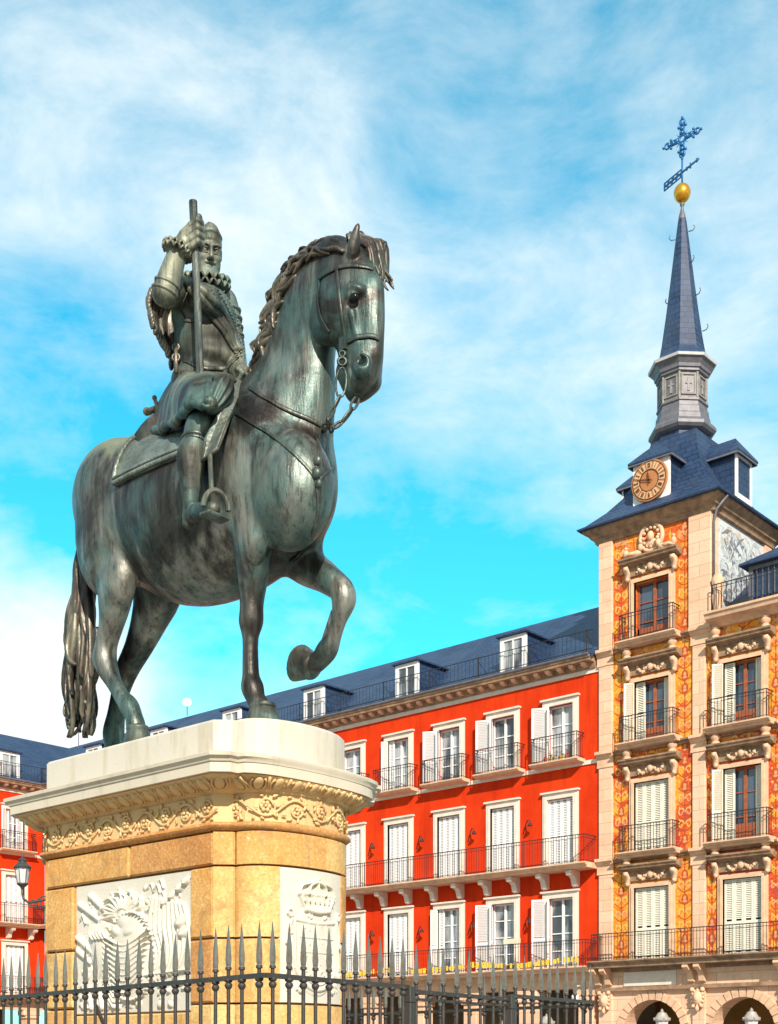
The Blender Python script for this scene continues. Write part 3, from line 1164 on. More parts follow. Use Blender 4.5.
def strap(pts, w, name, mat, parent, th=0.35, off=0.008, sub=8, n=8):
    """flat strap lying on the horse, through picture points or world points"""
    P = []
    for p in pts: P.append(on(*p, off=off) if len(p) == 2 else near(p, off))
    out = []; ups = []
    for i in range(len(P) - 1):
        for j in range(sub):
            t = j / sub
            q, nn = near(P[i][0].lerp(P[i + 1][0], t), off)
            out.append(q); ups.append(nn)
    out.append(P[-1][0]); ups.append(P[-1][1])
    # smooth
    for _ in range(3):
        out = [out[0]] + [(out[i - 1] + out[i] * 2 + out[i + 1]) / 4 for i in range(1, len(out) - 1)] + [out[-1]]
    mb = MB(); mb.tube(out, w, n=n, flat=th, up=ups)
    o = mb.build(name, mat, parent, smooth=True)
    return o


# hooves
def hoof(px, py, dy, r, tilt=0.0, yaw=0.0, h=None):
    c = S(px, py, dy)
    if h is None: h = c.z - 4.026
    Mx = Matrix.Rotation(yaw, 3, 'Z') @ Matrix.Rotation(tilt, 3, 'Y')
    mb = MB()
    prof = [(r * .98, -h), (r * 1.05, -h * .9), (r * .92, -h * .3), (r * .80, 0), (r * .86, .012), (r * .80, .035), (r * .5, .05)]
    base = len(mb.v)
    mb.lathe(prof, (0, 0, 0), 20)
    vs = []
    for v in mb.v:
        p = Vector(v)
        if p.x > 0: p.x *= 1.18 + .9 * max(0, -p.z / h) * .35
        vs.append(tuple(Mx @ p + c))
    mb.v = vs
    o = mb.build('hoof', M_BR2, horse, smooth=50)
    return o


hoof(262, 709, -.23, .115)
hoof(137, 731, -.27, .105)
hoof(117, 758, .27, .115)
hoof(311, 665, .26, .112, tilt=R(118), h=.15)

# eyes: small dark irises set in the cast eyeball
for sg in (-1,):
    p, n = on(352.5, 297.5, off=-.020)
    mb = MB(); mb.ball(p, .037, 14, 10, sc=(1.15, .9, .9))
    mb.build('eye', simple('eye_bronze', (0.008, 0.008, 0.008), 0.12, 0.3), horse, smooth=True)
p = S(352, 297, .145); mb = MB(); mb.ball(p + Vector((.012, .022, 0)), .030, 12, 8)
mb.build('eye', bpy.data.materials['eye_bronze'], horse, smooth=True)


# ------------------------------------------------------------------ locks of hair
def lock(mb, pts, r, n=7, flat=.5, tip=.12, sub=4, wave=0.0, wdir=(1, 0, 0), ph=0.0, fat=.25, cyc=1.4):
    P = [Vector(p) for p in pts]
    out = []
    m = len(P)
    for i in range(m - 1):
        p0, p1, p2, p3 = P[max(i - 1, 0)], P[i], P[i + 1], P[min(i + 2, m - 1)]
        for j in range(sub):
            t = j / sub
            out.append(0.5 * ((2 * p1) + (p2 - p0) * t + (2 * p0 - 5 * p1 + 4 * p2 - p3) * t * t + (3 * p1 - p0 - 3 * p2 + p3) * t ** 3))
    out.append(P[-1])
    L = len(out) - 1
    w = Vector(wdir)
    out = [p + w * (wave * math.sin(ph + 2 * PI * cyc * i / L) * (i / L)) for i, p in enumerate(out)]
    rs = [r * ((.55 + .45 * min(1, (i / L) / fat)) * (1 if i / L < .45 else 1 - (1 - tip) * ((i / L - .45) / .55) ** 1.3)) for i in range(L + 1)]
    mb.tube(out, rs, n=n, flat=flat)


def jit(p, a): return Vector(p) + Vector((random.uniform(-a, a), random.uniform(-a, a), random.uniform(-a, a)))


random.seed(11)
mane = MB()
crest = [(357, 244), (340, 242), (322, 246), (308, 252), (295, 262), (286, 275), (278, 291), (272, 308), (267, 325), (262, 342), (258, 360), (252, 378), (248, 395), (244, 410)]


def crest_at(t):
    t = max(0, min(.9999, t)) * (len(crest) - 1)
    i = int(t); f = t - i
    a, b = crest[i], crest[i + 1]
    return Vector((a[0] + (b[0] - a[0]) * f, a[1] + (b[1] - a[1]) * f, 0))


for k in range(150):
    t = (k + random.random()) / 150 * .97
    L_ = random.uniform(26, 42)
    A_ = random.uniform(1.5, 4.5)
    dy = random.uniform(-.15, .14)
    inw = max(0, -dy) * 34                      # near-side locks lie lower on the neck
    fl_ = random.random() < .35
    pts = []
    for m in (0, .25, .5, .75, 1.0):
        c_ = crest_at(min(.999, t + m * L_ / 235))
        d_ = crest_at(min(.999, t + m * L_ / 235 + .02)) - crest_at(max(0, t + m * L_ / 235 - .02)); d_.normalize()
        n_ = Vector((d_.y, -d_.x, 0))              # away from the neck
        if n_.x * -1 < 0 and n_.y > 0: n_ = -n_
        o_ = -5 + 9 * math.sin(m * 2.4) * (.4 + .6 * random.random()) - inw + (A_ * math.sin(m * 5 + k)) * m + (5 * m * m if fl_ else 0)
        q = c_ - Vector((d_.y, -d_.x, 0)) * -o_ if False else c_ + Vector((d_.y, -d_.x, 0)) * (-1 if d_.x < 0 and d_.y * 0 == 0 else 1) * 0
        nrm = Vector((-abs(d_.y), -abs(d_.x), 0))
        q = c_ + nrm * o_
        pts.append(S(q.x, q.y, dy * (1 + .15 * m)))
    lock(mane, pts, random.uniform(.026, .042), n=7, wave=random.uniform(.008, .02), wdir=(.6, 0, .7), ph=random.random() * 6, flat=.6, tip=.28, sub=3)
for k in range(18):      # the bunch at the withers
    a = random.uniform(-1, 1)
    pts = [S(254 + 3 * a, 372, -.05), S(249 + 4 * a, 386, -.14), S(246 + 4 * a, 400, -.2), S(246 + 5 * a + random.uniform(-3, 3), random.uniform(408, 426), -.24)]
    lock(mane, pts, random.uniform(.025, .04), wave=.04, wdir=(.7, 0, .3), ph=random.random() * 6)
mane.build('mane', M_BRD, horse, smooth=True)

fore = MB()
for k in range(24):
    a = random.uniform(-.55, 1)
    dy = .06 + a * .11
    ex = 377 + a * 13 + random.uniform(-4, 6); ey = random.uniform(268, 292)
    pts = [S(352 + 4 * a, 243 + abs(a) * 3, dy * .4), S(362 + a * 7, 240 + random.uniform(-3, 3) + 3 * abs(a), dy * .8), S(374 + a * 10, 247 + random.uniform(-3, 3), dy), S((ex + 375) / 2 + a * 4, (ey + 250) / 2 + 4, dy * 1.1), S(ex, ey, dy)]
    lock(fore, pts, random.uniform(.032, .048), wave=.025, wdir=(.6, .4, 0), ph=random.random() * 6, tip=.25)
for k in range(12):   # knot between the ears
    a = random.uniform(-1, 1)
    pts = [S(355, 250, 0), S(356 + 5 * a, 239, .05 * a), S(357 + 8 * a, 233 + 3 * random.random(), .08 * a), S(359 + 11 * a, 239 + 5 * random.random(), .1 * a)]
    lock(fore, pts, .03, wave=.01)
fore.build('forelock', M_BRD, horse, smooth=True)

random.seed(21)
tail = MB()
for k in range(74):
    a = random.uniform(-1, 1); b = random.uniform(-1, 1)
    wd = 8 + 2 * random.random()
    end = random.uniform(650, 738) if k % 3 else random.uniform(715, 742)
    x0 = 82
    drift = a * wd
    pts = [S(93 + a * 2, 520, .05 * b), S(84 + drift * .45, 552, .10 * b), S(83 + drift * .8, 590, .15 * b), S(81 + drift * 1.1, 630, .17 * b),
           S(79.5 + drift * 1.55, (630 + end) / 2 + 15, .2 * b), S(80 + drift * (1.5 - .2 * random.random()) + random.uniform(-3, 3), end, .17 * b)]
    lock(tail, pts, random.uniform(.036, .058), wave=random.uniform(.05, .11), wdir=(.8, random.uniform(-.6, .6), 0), ph=random.random() * 6, flat=.6, fat=.5, tip=.32, sub=6, cyc=random.uniform(1.6, 2.6))
tail.build('tail', M_BRD, horse, smooth=True)

# ------------------------------------------------------------------ bridle, reins and breast strap
br = empty('bridle', (0, 0, 0), parent=horse)
strap([(319, 279), (328, 273), (338, 268), (350, 266), (362, 267), (373, 270)], .016, 'brow_band', M_STR, br)
strap([(337, 270), (339, 290), (341, 310), (344, 330), (345, 343), (346, 356)], .013, 'cheek_strap', M_STR, br)
strap([(345, 344), (352, 340), (360, 337), (370, 336), (379, 339)], .019, 'nose_band', M_STR, br)
strap([(319, 280), (318, 300), (321, 318), (330, 333)], .012, 'throat_strap', M_STR, br)
mb = MB()
p, n = on(345.5, 345, .02)
mb.box(p.x - .03, p.x + .03, p.y - .014, p.y + .014, p.z - .045, p.z + .045)
mb.build('buckle', M_STR, br)


def ring(mb, c, r, w, nrm=(0, -1, 0), n=16, sc=1.0):
    nrm = Vector(nrm).normalized(); u = nrm.orthogonal().normalized(); v = nrm.cross(u)
    mb.tube([Vector(c) + (u * math.cos(2 * PI * i / n) * sc + v * math.sin(2 * PI * i / n)) * r for i in range(n)], w, n=6, closed=True)


mb = MB()
pc, n = on(345, 363, .025)
ring(mb, pc, .028, .012, FWD * -1)
ring(mb, pc + Vector((0, 0, .055)), .020, .009, FWD * -1)
mb.build('bit', M_STR, br, smooth=True)


def links(mb, pts, w=.010, gap=.10):
    P = [Vector(p) for p in pts]
    for i in range(len(P) - 1):
        a, b = P[i], P[i + 1]
        n = max(1, int((b - a).length / gap))
        for j in range(n):
            u = a.lerp(b, j / n); v = a.lerp(b, (j + 1) / n)
            d = (v - u); c = (u + v) / 2; L = d.length
            d.normalize()
            side = d.cross(FWD).normalized() if (j + i) % 2 == 0 else d.cross(RGT).normalized()
            m = 12
            mb.tube([c + d * (math.cos(2 * PI * k / m) * L * .56) + side * (math.sin(2 * PI * k / m) * L * .17) for k in range(m)], w, n=5, closed=True)


chain = MB()
knot = on(323, 427, .03)[0]
links(chain, [pc + Vector((0, 0, -.05)), S(340, 396, -.2), S(334, 408, -.24), S(328, 420, -.25), knot], w=.009, gap=.12)
links(chain, [S(357.5, 397, -.06), S(352, 409, -.12), S(342, 422, -.18), S(333, 428, -.22), knot], w=.010, gap=.16)
chain.build('rein_chain', M_STR, horse, smooth=True)
strap([(250, 388), (262, 397), (280, 407), (298, 415), (314, 422), (323, 427)], .017, 'rein', M_STR, horse)
strap([(236, 414), (252, 424), (270, 434), (286, 447), (300, 460), (310, 471), (316, 480)], .012, 'breast_strap', M_STR, horse)
strap([(320, 430), (319, 445), (317, 462), (316, 480), (318, 498), (318, 515), (312, 535), (302, 552), (290, 562)], .017, 'breast_strap', M_STR, horse)
strap([(318, 482), (324, 474), (329, 470), (334, 468)], .012, 'breast_strap', M_STR, horse)
mb = MB()
for (px, py, r) in ((323, 427, .045), (316, 462, .04), (315, 474, .045), (317, 484, .035)):
    p, n = on(px, py, .012)
    mb.ball(p, r, 10, 7, sc=(1, .6, 1))
mb.build('harness_boss', M_STR, horse, smooth=True)

# ------------------------------------------------------------------ saddle cloth
zb = S(120, 489, -.45).z
def cloth_sheet(xa, xb, ztop_off, zlow, off, nx=26, nz=40, slant=0.0):
    P = []
    for i in range(nx + 1):
        row = []
        for j in range(-nz, nz + 1):
            f = j / nz
            # walk round the back from far side to near side
            X = xa + (xb - xa) * i / nx + slant * (abs(f)) * (1 - i / nx)
            cx = Vector((X, YC, 5.75))
            ang = f * R(86)
            d = Vector((0, -math.sin(ang), math.cos(ang)))
            p, n, _, _ = HB.ray_cast(cx + d * 3, -d)
            if p is None: p = cx + d * .6
            row.append(p + d * off)
        # crop at zlow
        P.append(row)
    return P


def cloth(name, xa, xb, zlow, off, mat, parent, slant=0.0, edge=0.02):
    P = cloth_sheet(xa, xb, 0, zlow, off, slant=slant)
    Q = []
    for row in P:
        top = max(range(len(row)), key=lambda i: row[i].z)
        keep = []
        for j, p in enumerate(row):
            keep.append(p)
        # resample each side down to zlow
        def side(seq):
            out = []
            for a, b in zip(seq[:-1], seq[1:]):
                out.append(a)
                if b.z < zlow:
                    t = (a.z - zlow) / max(1e-6, a.z - b.z)
                    out.append(a.lerp(b, t)); return out
            return out + [seq[-1]]
        near_side = side(row[top:]); far_side = side(row[:top + 1][::-1])
        def res(seq, m=16):
            L = [0]
            for a, b in zip(seq[:-1], seq[1:]): L.append(L[-1] + (b - a).length)
            out = []
            for k in range(m + 1):
                t = L[-1] * k / m
                i = max(0, min(len(L) - 2, next((q for q in range(len(L) - 1) if L[q + 1] >= t), len(L) - 2)))
                f = (t - L[i]) / max(1e-9, L[i + 1] - L[i])
                out.append(seq[i].lerp(seq[i + 1], min(1, f)))
            return out
        a = res(far_side)[::-1]; b = res(near_side)
        Q.append(a + b[1:])
    mb = MB(); mb.grid(Q, thick=.028)
    o = mb.build(name, mat, parent, smooth=40)
    rim = MB()
    rim.tube([r[-1] + Vector((0, -.012, .05)) for r in Q], .012, n=6)
    rim.tube([r[-1] + Vector((0, -.012, .012)) for r in Q], .018, n=6)
    rim.tube([p + Vector((-.005, 0, .014)) for p in Q[0]], .02, n=6)
    rim.build('braid', mat, o, smooth=True)
    return Q


t = NT('bronze_embroidered', .5, .5)
v1 = t.n('ShaderNodeTexVoronoi'); v1.inputs['Scale'].default_value = 26; t.l(t.coords(), v1.inputs['Vector'])
nz_ = t.noise(2.2, 6, .65)
cc = t.ramp(nz_, [(0.3, (0.045, 0.05, 0.045)), (0.5, (0.16, 0.19, 0.16)), (0.68, (0.33, 0.37, 0.32))])
t.color(t.mix(t.ramp(v1.outputs['Distance'], [(0.1, 0.55), (0.35, 0.0)]), cc, (0.05, 0.055, 0.05)))
t.bump(v1.outputs['Distance'], .6, .012)
M_EMB = t.m
xa = S(136, 447, 0).x; xb = S(214, 440, -.3).x
cloth('saddle_cloth', S(121, 489, -.45).x, xb, zb, .02, M_EMB, horse, slant=0.0)
# ------------------------------------------------------------------ the rider, one continuous figure
RG = 0.0068
G = Field((-8.75, 5.85, 5.3), (-6.85, 7.65, 8.15), RG)
YR = 0.0
# trunk: breastplate that bulges at the belly, backplate
G.ell(S(204, 318, 0), (.23, .275, .25), k=.06)
G.ell(S(206, 345, 0), (.25, .255, .24), k=.06)
G.ell(S(211, 362, 0), (.20, .21, .11), k=.05)
for sg in (-1, 1):
    G.ell(S(203, 300, .19 * sg), (.14, .14, .11), k=.06)       # shoulders
G.ell(S(203, 385, 0), (.24, .26, .18), k=.05)                   # pelvis
G.cone(S(206, 295, 0), S(208, 272, 0), .095, .085, k=.05)       # neck
# raised right arm
SH, EL = S(181, 292, -.26), S(164.5, 293, -.55)
WR, HD = S(178.5, 250, -.50), S(184.5, 236, -.46)
G.chain([(SH, .115), (SH.lerp(EL, .5), .10), (EL, .080)], k=.05)
G.chain([(EL, .080), (EL.lerp(WR, .35), .082), (EL.lerp(WR, .75), .070), (WR, .058)], k=.03)
for t_ in (.04, .16):
    c_ = EL.lerp(WR, t_)
    G.ell(c_, (.094, .092, .03), k=.02)
G.ell(EL + Vector((0, 0, -.01)), (.088, .088, .078), k=.03)
# baton line and the hand that closes round it
BT, BB = S(193, 201, -.47), S(200.5, 378, -.34)
bd = (BT - BB).normalized()


def bp(t): return BB.lerp(BT, t)


tb = (HD.z - BB.z) / (BT.z - BB.z) - .035
hc_ = bp(tb)                              # where the palm meets the baton
back = (WR - hc_).normalized()
side = bd.cross(back).normalized()        # across the fingers' curl
palm = hc_ + back * .09
G.cone(WR, palm, .056, .062, k=.03)
# left arm down to the reins
SL, ELf, WL = S(223, 303, .24), S(232, 345, .30), S(239, 374, .04)
G.chain([(SL, .115), (SL.lerp(ELf, .5), .105), (ELf, .088)], k=.05)
G.chain([(ELf, .10), (ELf.lerp(WL, .6), .08), (WL, .062)], k=.03)
G.ell(WL + Vector((.05, -.02, -.03)), (.075, .06, .085), k=.02)
for i in range(4):
    a = WL + Vector((.075, -.065 + .035 * i, -.0)); b = a + Vector((.04, 0, -.06)); c = b + Vector((-.05, 0, -.05))
    G.cone(a, b, .022, .021, k=.006); G.cone(b, c, .021, .018, k=.006)
G.cone(WL + Vector((.03, -.05, 0)), WL + Vector((.09, -.09, -.03)), .024, .019, k=.008)

# legs; near one fully seen
def leg(sg, hipx, kneex):
    HP = S(203, 396, .16 * sg)
    if sg < 0:
        KN = S(200, 430, -.56); CA = S(191, 458, -.62); AN = S(190.5, 503, -.64)
        TOE = S(211, 510, -.70); HE = S(189, 521, -.62)
    else:
        off = 0
        KN = S(200, 430, -.56) + Vector((-.55, 1.02, .12)); CA = S(191, 458, -.62) + Vector((-.55, 1.08, .12)); AN = S(190.5, 503, -.64) + Vector((-.55, 1.10, .12))
        TOE = S(214, 509, -.70) + Vector((-.60, 1.16, .12)); HE = S(189, 521, -.62) + Vector((-.55, 1.08, .12))
    G.chain([(HP, .15), (HP.lerp(KN, .5), .115), (KN, .100)], k=.05)
    G.chain([(KN, .108), (KN.lerp(CA, .5), .092), (CA, .100), (CA.lerp(AN, .5), .078), (AN, .050)], k=.03, sub=3)
    G.ell(KN + Vector((.03, -.02 * (-sg), .01)), (.085, .09, .10), k=.03)
    # shoe
    G.cone(AN, HE + Vector((0, 0, .03)), .052, .050, k=.02)
    G.chain([(HE + Vector((0, 0, .03)), .050, .8), (HE.lerp(TOE, .45) + Vector((0, 0, .035)), .056, .85), (TOE, .050, 1.0), (TOE + (TOE - HE).normalized() * .05, .034, 1.0)], k=.02)
    G.cone(HE + Vector((-.01, 0, -.015)), HE + Vector((0, 0, .02)), .042, .045, k=.008)
    return KN, CA, AN, TOE, HE


KN, CA, AN, TOE, HE = leg(-1, 0, 0)
KN2, CA2, AN2, TOE2, HE2 = leg(1, 0, 0)
# puffed trunk hose over both thighs
for sg in (-1, 1):
    c_ = S(222, 394, -.30) if sg < 0 else S(222, 394, -.30) + Vector((0, .60, 0))
    G.ell(c_, (.15, .12, .15), rot=(0, R(35), 0), k=.03)
# head: its own frame, turned to the near side and bowed a little
HO = S(208.3, 253, 0)
HY = R(-30)
HM = Matrix.Rotation(HY, 4, 'Z') @ Matrix.Rotation(R(24), 4, 'Y')
k_ = 1.40
GB = G
G = Field(tuple(HO + Vector((-.36, -.34, -.40))), tuple(HO + Vector((.36, .34, .42))), .0042)


def hp(f, l, u): return HO + HM.to_3x3() @ Vector((f * k_, l * k_, u * k_))


def he(f, l, u, rf, rl, ru, k=.02, op='u', tilt=0.0, yaw=0.0):
    m = HM @ Matrix.Rotation(yaw, 4, 'Z') @ Matrix.Rotation(tilt, 4, 'Y')
    G.ell(hp(f, l, u), (rf * k_, rl * k_, ru * k_), rot=m, k=k * k_, op=op)


def hc(a, b, ra, rb, k=.01, op='u'):
    G.cone(hp(*a), hp(*b), ra * k_, rb * k_, k=k * k_, op=op)


G.cone(S(206, 286, 0), HO + Vector((-.03, 0, -.06)), .10, .10, k=.04)
he(-.015, 0, .030, .095, .074, .085)                       # skull
he(.020, 0, -.030, .070, .058, .078, k=.03)                # face
he(.046, 0, -.088, .034, .034, .026, k=.025)               # chin
for sg in (-1, 1):
    he(.030, .042 * sg, -.062, .040, .018, .030, k=.03)            # jaw
    he(.070, .036 * sg, .030, .022, .026, .010, k=.012)            # brow ridge
    he(.090, .034 * sg, .006, .022, .021, .0145, k=.008, op='s')   # socket
    he(.0735, .0335 * sg, .004, .0155, .0160, .0125, k=.002)       # eyeball
    hc((.0905, .020 * sg, .0150), (.0890, .034 * sg, .0175), .0032, .0038, k=.003)
    hc((.0890, .034 * sg, .0175), (.0790, .050 * sg, .0120), .0038, .0030, k=.003)   # upper lid
    hc((.0890, .020 * sg, -.0065), (.0790, .048 * sg, -.0060), .0028, .0028, k=.003)  # lower lid
    hc((.0940, .014 * sg, .030), (.0900, .034 * sg, .0350), .0050, .0055, k=.005)
    hc((.0900, .034 * sg, .0350), (.0740, .056 * sg, .0270), .0055, .0035, k=.005)   # eyebrow
    he(.064, .043 * sg, -.028, .020, .018, .018, k=.02)            # cheekbone
    he(-.010, .074 * sg, -.005, .016, .009, .028, k=.008)          # ear
    he(-.006, .083 * sg, -.003, .008, .006, .018, k=.004, op='s')
    he(.0985, .0125 * sg, -.036, .012, .0085, .0080, k=.006)       # nostril wing
    he(.1020, .0075 * sg, -.044, .0045, .0045, .0040, k=.002, op='s')
    hc((.0960, .004 * sg, -.0535), (.0880, .024 * sg, -.0560), .0070, .0058, k=.004)   # moustache
    hc((.0880, .024 * sg, -.0560), (.0740, .046 * sg, -.0440), .0058, .0022, k=.003)
    hc((.0740, .046 * sg, -.0440), (.0700, .052 * sg, -.0360), .0022, .0015, k=.003)
hc((.090, 0, .020), (.116, 0, -.028), .0075, .0120, k=.008)        # nose
he(.110, 0, -.033, .013, .0125, .0095, k=.006)
hc((.0890, -.018, -.0680), (.0890, .018, -.0680), .0026, .0026, k=.003, op='s')   # parting of the lips
he(.0900, 0, -.0745, .010, .019, .0065, k=.004)
hc((.0870, 0, -.0860), (.0900, 0, -.1080), .0135, .0110, k=.006)   # pointed beard
hc((.0900, 0, -.1080), (.0880, 0, -.1280), .0110, .0030, k=.004)
# hair brushed up from the forehead
he(-.034, 0, .052, .086, .072, .070, k=.02)
he(.008, 0, .094, .056, .052, .046, k=.025)
random.seed(5)
for i in range(22):
    a = R(-105 + 210 * i / 21)
    f0, l0 = .066 * math.cos(a) + .004, .064 * math.sin(a)
    up = .072 - .030 * abs(math.sin(a)) ** 2
    hc((f0, l0, up - .004), (f0 * .84, l0 * .86, up + .036), .0030, .0075, k=.012)
    hc((f0 * .92, l0 * .98, up + .034), (f0 * .40 + random.uniform(-.008, .008), l0 * .55, up + .064 + random.uniform(-.004, .004)), .0100, .0120, k=.007)
headmesh = G.mesh('head_shell', M_BR2, None, 1)
G = GB

# the fist at a finer scale
GB = G
G = Field(tuple(hc_ + Vector((-.30, -.30, -.28))), tuple(hc_ + Vector((.30, .30, .28))), .0045)
G.cone(WR.lerp(palm, .3), palm, .058, .068, k=.03)
G.ell(palm, (.074, .074, .098), k=.03)
for i in range(4):
    o = bd * (.072 - .049 * i)
    r_ = (.027, .029, .028, .024)[i]
    w = .054
    pts = [palm + o * .8 + side * .045, hc_ + o + side * w * .8 + back * .01, hc_ + o + side * w * .75 - back * .045, hc_ + o - side * .012 - back * .056, hc_ + o - side * .046 - back * .030]
    for a, b in zip(pts[:-1], pts[1:]): G.cone(a, b, r_, r_ * .93, k=.006)
th = [palm + bd * .05 - side * .03, hc_ + bd * .085 - side * .042 + back * .02, hc_ + bd * .105 - side * .028 - back * .028, hc_ + bd * .105 + side * .012 - back * .05]
for a, b in zip(th[:-1], th[1:]): G.cone(a, b, .031, .027, k=.01)

handmesh = G.mesh('hand_shell', M_BR2, None, 1)
G = GB
rider = G.mesh('rider', M_BR2, None, 1)
rider.parent = statue; rider.location = (8.14, -YC, -4.024)
tag(rider, 'rider in breastplate and ruff raising a baton')
del G, GB


def absorb(dst, src):
    """merge a finer shell into the figure's own mesh"""
    import bmesh
    bm = bmesh.new(); bm.from_mesh(dst.data); bm.from_mesh(src.data)
    bm.to_mesh(dst.data); bm.free(); dst.data.shade_smooth()
    bpy.data.objects.remove(src)


absorb(rider, headmesh); absorb(rider, handmesh)
RB = bvh_of(rider)

# ruffs: pleated figure-of-eight collars
def ruff(name, c, axis, rin, rout, hgt, n, parent, amp=1.0, tube=.011, phase=0.0):
    axis = Vector(axis).normalized()
    u = axis.orthogonal().normalized(); v = axis.cross(u)
    mb = MB()
    m = n * 8
    def ringpts(rad, zoff, wav):
        out = []
        for i in range(m):
            a = 2 * PI * i / m
            s_ = math.sin(n * a + phase)
            out.append(Vector(c) + (u * math.cos(a) + v * math.sin(a)) * (rad + wav * math.cos(n * a * 2) * .006) + axis * (zoff + hgt * s_ * amp))
        return out
    rings = [ringpts(rin + (rout - rin) * t, 0, t) for t in (0, .35, .7, 1.0)]
    P = [r + [r[0]] for r in rings]
    mb.grid(P, thick=.010)
    mb.tube(ringpts(rout, 0, 1), tube, n=6, closed=True)
    mb.lathe([(rin * 1.02, -hgt * .8), (rin * 1.25, -hgt * .8), (rin * 1.25, hgt * .8), (rin * 1.02, hgt * .8)], c, 20, M=Matrix([u, v, axis]).transposed())
    # upper and lower rims that the pleats run between
    return mb.build(name, M_BR2, parent, smooth=True)


rc = S(205, 281.5, 0)
ax = Vector((.27, -.23, 1))
ruff('neck_ruff', rc + ax.normalized() * .014, ax, .10, .195, .021, 18, rider, tube=.007)
ruff('neck_ruff', rc - ax.normalized() * .024, ax, .10, .195, .021, 18, rider, tube=.007, phase=PI)
wa = (HD - EL)
ruff('wrist_ruff', WR.lerp(HD, .05), wa, .05, .12, .018, 14, rider, tube=.007)
ruff('wrist_ruff', WR.lerp(HD, -.12), wa, .05, .115, .018, 14, rider, tube=.007, phase=PI)

# baton
mb = MB()
mb.tube([BB, BB.lerp(BT, .5), BT], [.030, .027, .031], n=8)
mb.build('baton', M_STR, rider, smooth=40)
mb = MB()

# armour details lying on the body
def rpt(px, py, off=.01): return on(px, py, off, RB)
def rnear(p, off): return near(p, off, RB)


def rband(pts, wdt, name, mat, parent, th=.3, off=.008, sub=6, closed=False):
    P = [rpt(*p, off=off) if len(p) == 2 else rnear(p, off) for p in pts]
    out = []; ups = []
    for i in range(len(P) - 1):
        for j in range(sub):
            q, nn = rnear(P[i][0].lerp(P[i + 1][0], j / sub), off)
            out.append(q); ups.append(nn)
    out.append(P[-1][0]); ups.append(P[-1][1])
    for _ in range(2): out = [out[0]] + [(out[i - 1] + out[i] * 2 + out[i + 1]) / 4 for i in range(1, len(out) - 1)] + [out[-1]]
    mb = MB(); mb.tube(out, wdt, n=8, flat=th, up=ups)
    return mb.build(name, mat, parent, smooth=True)


sash = empty('sash', (0, 0, 0), parent=rider)
for i, dx in enumerate((-5, -1, 3, 7)):
    rband([(190 + dx, 284 + i), (203 + dx, 298), (216 + dx, 314), (228 + dx * .8, 333), (238 + dx * .3, 352)], .030, 'sash_fold', M_BR2, sash, th=.55, off=.010 + .010 * (i % 2))
rband([(189, 292), (182, 302), (180, 311), (184, 320)], .014, 'armhole_rim', M_BR2, rider)
rband([(184, 320), (192, 322), (199, 316)], .012, 'armhole_rim', M_BR2, rider)
rband([(184, 361), (195, 366), (207, 369), (220, 369), (232, 364), (238, 357)], .017, 'belt', M_STR, rider)
rband([(181, 372), (195, 374), (210, 377), (224, 380), (238, 384)], .013, 'belt', M_STR, rider)
# order chain across the left shoulder
mb = MB()
for i in range(20):
    t_ = i / 19
    x = 210 + 27 * t_ + 5 * math.sin(t_ * PI); y = 292 + 66 * t_
    p, n = rpt(x, y, .018)
    ring(mb, p, .015, .005, n, 8)
    p, n = rpt(x + 7 - 3 * t_, y - 1, .012)
    mb.ball(p, .010, 6, 4)
    p, n = rpt(x + 13 - 6 * t_, y + 1, .012)
    mb.ball(p, .008, 6, 4)
mb.build('chain_of_office', M_BR2, rider, smooth=True)
# overlapping arm plates
for c_, d_, r_ in ((SL.lerp(ELf, .25), ELf - SL, .118), (SL.lerp(ELf, .45), ELf - SL, .114), (SL.lerp(ELf, .65), ELf - SL, .108), (SL.lerp(ELf, .85), ELf - SL, .10), (SH.lerp(EL, .9), EL - SH, .088), (EL.lerp(WR, .2), WR - EL, .088), (EL.lerp(WR, .02), WR - EL, .092)):
    mb = MB(); d_ = Vector(d_).normalized(); u = d_.orthogonal().normalized(); v = d_.cross(u)
    mb.tube([Vector(c_) + (u * math.cos(2 * PI * i / 20) + v * math.sin(2 * PI * i / 20)) * r_ for i in range(20)], .016, n=6, closed=True)
    mb.build('arm_plate', M_BR2, rider, smooth=True)

# tunic skirt with a rolled fur hem
def skirt(ang0, ang1, r_top, r_bot, ztop, zbot, cx, name, mat, parent, n=44, m=12, fold=.022, seed=1):
    random.seed(seed)
    P = []
    for i in range(m + 1):
        t_ = i / m
        row = []
        for j in range(n + 1):
            a = ang0 + (ang1 - ang0) * j / n
            rx = r_top[0] + (r_bot[0] * (1 if math.cos(a) > 0 else .72) - r_top[0]) * t_ ** .8; ry = r_top[1] + (r_bot[1] - r_top[1]) * t_ ** .5
            f = 1 + fold * 3 * t_ * math.sin(a * 9 + math.sin(a * 4)) + fold * t_ * math.sin(a * 17)
            c_ = cx[0].lerp(cx[1], t_)
            zz = ztop + (zbot(a) - ztop) * t_
            row.append(Vector((c_.x + rx * f * math.cos(a), c_.y + ry * f * math.sin(a), zz)))
        P.append(row)
    mb = MB(); mb.grid(P, thick=.02)
    o = mb.build(name, mat, parent, smooth=True)
    return P, o


ZW = S(205, 371, 0).z
zside = S(190, 412, -.6).z; zback = S(158, 428, -.15).z


def zb_(a):
    # a=0 is forward (+X), -90 deg is the near side, 180 back
    c_ = math.cos(a)
    f = (1 - c_) / 2
    return zside + .10 * max(0, c_) - (zside - zback) * max(0, -c_) ** 1.2


